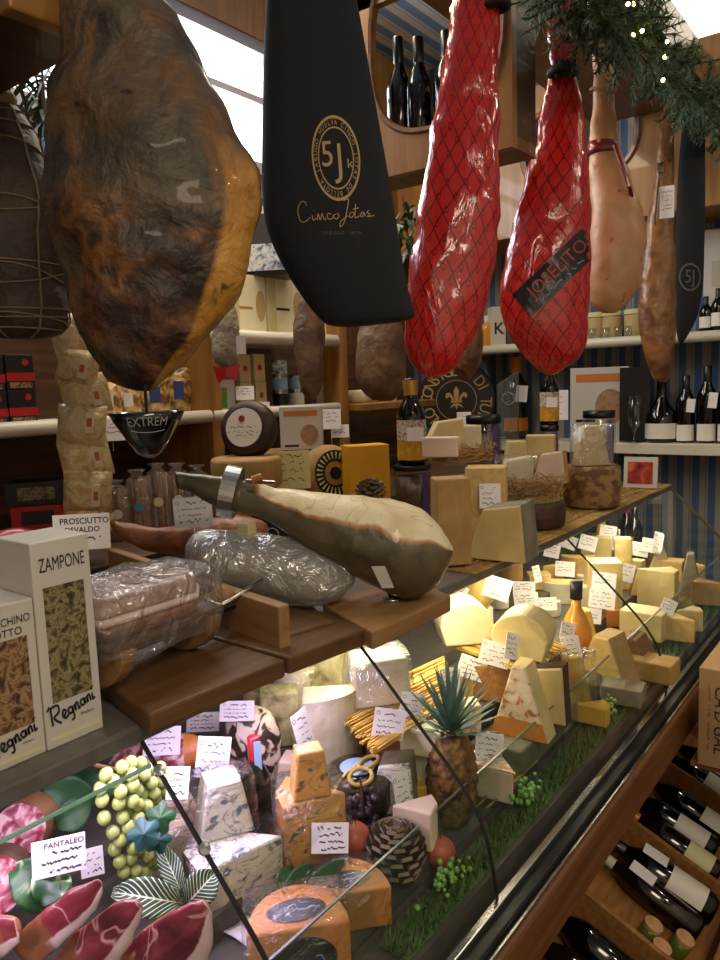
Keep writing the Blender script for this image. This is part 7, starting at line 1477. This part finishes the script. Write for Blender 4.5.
for x in (1.29, 2.75): MB().box((x, -.12, -.2), (.02, .26, .2)).build('end_support', 'case_inside', rack)
def laid(name, label, x, v, h, r, mat, cap, lab, yaw=0, w=None, labr=(.12, .42), tagm=None, group='bottles lying in the wine bins', capl=.3, w0=.0):
    p = in_bin(x, v, r+.003+w0); t = bottle(name, label, 'bottle', p, h, r, mat, cap, lab, group=group, lab=labr, lw=2.6, capl=capl, neck=.34)
    # bottom of the bottle towards the customer, neck up the slope
    q = Matrix.Rotation(yaw, 4, 'Z') @ Rm @ Matrix.Rotation(-PI/2, 4, 'X')
    t.rotation_euler = q.to_euler()
    if tagm: MB().box((.0, -r-.002, h*.56), (.042, .0015, .065)).build('price_tag', 'paper', t)
    return t
BM = 'bottle_dark'
laid('wine_bottle', 'dark magnum with a white label lying in the second bin from the right', 1.90, .27, .31, .045, BM, 'capsule_black', 'label_white', .08, labr=(.10, .40), tagm=1)
laid('wine_bottle', 'pale-capped bottle lying left of the dark magnum, with a white price tag', 1.815, .26, .30, .036, 'bottle_amber', 'capsule_white', None, -.02, tagm=1, capl=.4)
laid('wine_bottle', 'amber bottle with orange capsule and cream label in the third bin', 2.06, .25, .30, .038, 'bottle_amber', 'capsule_orange', 'label_cream', .02, labr=(.08, .32))
laid('wine_bottle', 'dark bottle with white label behind the orange-capped one', 2.15, .22, .30, .037, BM, 'capsule_black', 'label_white', .05, labr=(.10, .4))
laid('wine_bottle', 'dark green bottle at the right side of the third bin', 2.26, .24, .30, .037, BM, 'capsule_blue', 'label_white', .0, labr=(.08, .3))
laid('wine_bottle', 'dark bottle with pale capsule lying in the fourth bin, left', 2.45, .24, .30, .037, BM, 'capsule_black', 'label_white', .0)
laid('wine_bottle', 'dark bottle lying in the fourth bin, right', 2.56, .24, .30, .037, BM, 'capsule_blue', 'label_white', .05)
laid('wine_bottle', 'bottle with gold capsule at the bottom edge in the first bin', 1.53, .22, .30, .038, BM, 'capsule_gold', None, .0, capl=.42)
laid('wine_bottle', 'dim bottle left of the gold-capped one in the first bin', 1.43, .22, .30, .037, 'bottle_amber', 'capsule_gold', None, .0)
for i, (px, py, lab) in enumerate(((641, 950, 'small wooden-topped jar standing in the second bin, nearest the corner'), (657, 932, 'small wooden-topped jar standing in the second bin, deepest'), (672, 943, 'small wooden-topped jar standing in the second bin, beside the pale-capped bottle'))):
    p = in_bin((1.668, 1.712, 1.745)[i], (.20, .165, .235)[i], .0015); t = thing('cork_jar', lab, 'jar', p, 0, None, (TL, 0)); MB().lathe([(0, 0), (.021, 0), (.023, .006), (.023, .042), (0, .042)], 20).build('jar', M('jar_green', '5a6a2a', rough=.2, coat=.3), t, smooth=True); MB().lathe([(.022, .043), (.0225, .045), (.0225, .055), (0, .056)], 20).build('lid', 'cork', t)
# carton CA'D'GAL
pb = at(697, 764, Y=.44); pt = at(697, 670, Y=.44)
sh = thing('display_stand', 'wooden stand in front of the bumper carrying the upright wine carton', 'stand', (pb.x+.245, .28, 0))
MB().box((0, 0, pb.z-.009), (.46, .36, .016)).build('plank', 'wood_crate', sh, bevel=.002)
for _x in (.03, .215):
    for _y in (-.165, -.06): MB().box((_x, _y, (pb.z-.0175)/2), (.025, .025, pb.z-.0175)).build('leg', 'wood_dark', sh)
ct = thing('wine_carton', "tan cardboard wine carton lettered CA'D'GAL at the right edge", 'carton', (pb.x, .44, pb.z), -PI/2); Hc = pt.z-pb.z
MB().box((.15, .14, Hc/2), (.30, .28, Hc)).build('carton', 'cardboard', ct, bevel=.003)
m = MB(); vs, fs = text_mb("CA'D'GAL", .034, shear=.12); m.add(vs, fs, Matrix.Translation((.052, -.0012, Hc*.5)) @ FRONT @ Matrix.Rotation(-PI/2, 4, 'Z') @ Matrix.Scale(.9, 4)); m.build('lettering', 'ink', ct)
m = MB(); scribble(m, -Hc*.36, Hc*.36, 0, .005, 3, Matrix.Translation((.026, -.0012, Hc*.5)) @ FRONT @ Matrix.Rotation(-PI/2, 4, 'Z'), .0005); m.build('small_lettering', 'ink', ct)
# ------------------------------------------------------------------ picture settings
SC.view_settings.view_transform = 'Standard'; SC.view_settings.look = 'None'; SC.view_settings.exposure = -.1; SC.view_settings.gamma = 1; SC.view_settings.use_curve_mapping = False
cy = SC.cycles; cy.use_denoising = True; cy.max_bounces = 10; cy.transparent_max_bounces = 24; cy.glossy_bounces = 4; cy.diffuse_bounces = 4; cy.caustics_reflective = False; cy.caustics_refractive = False; cy.sample_clamp_indirect = 4
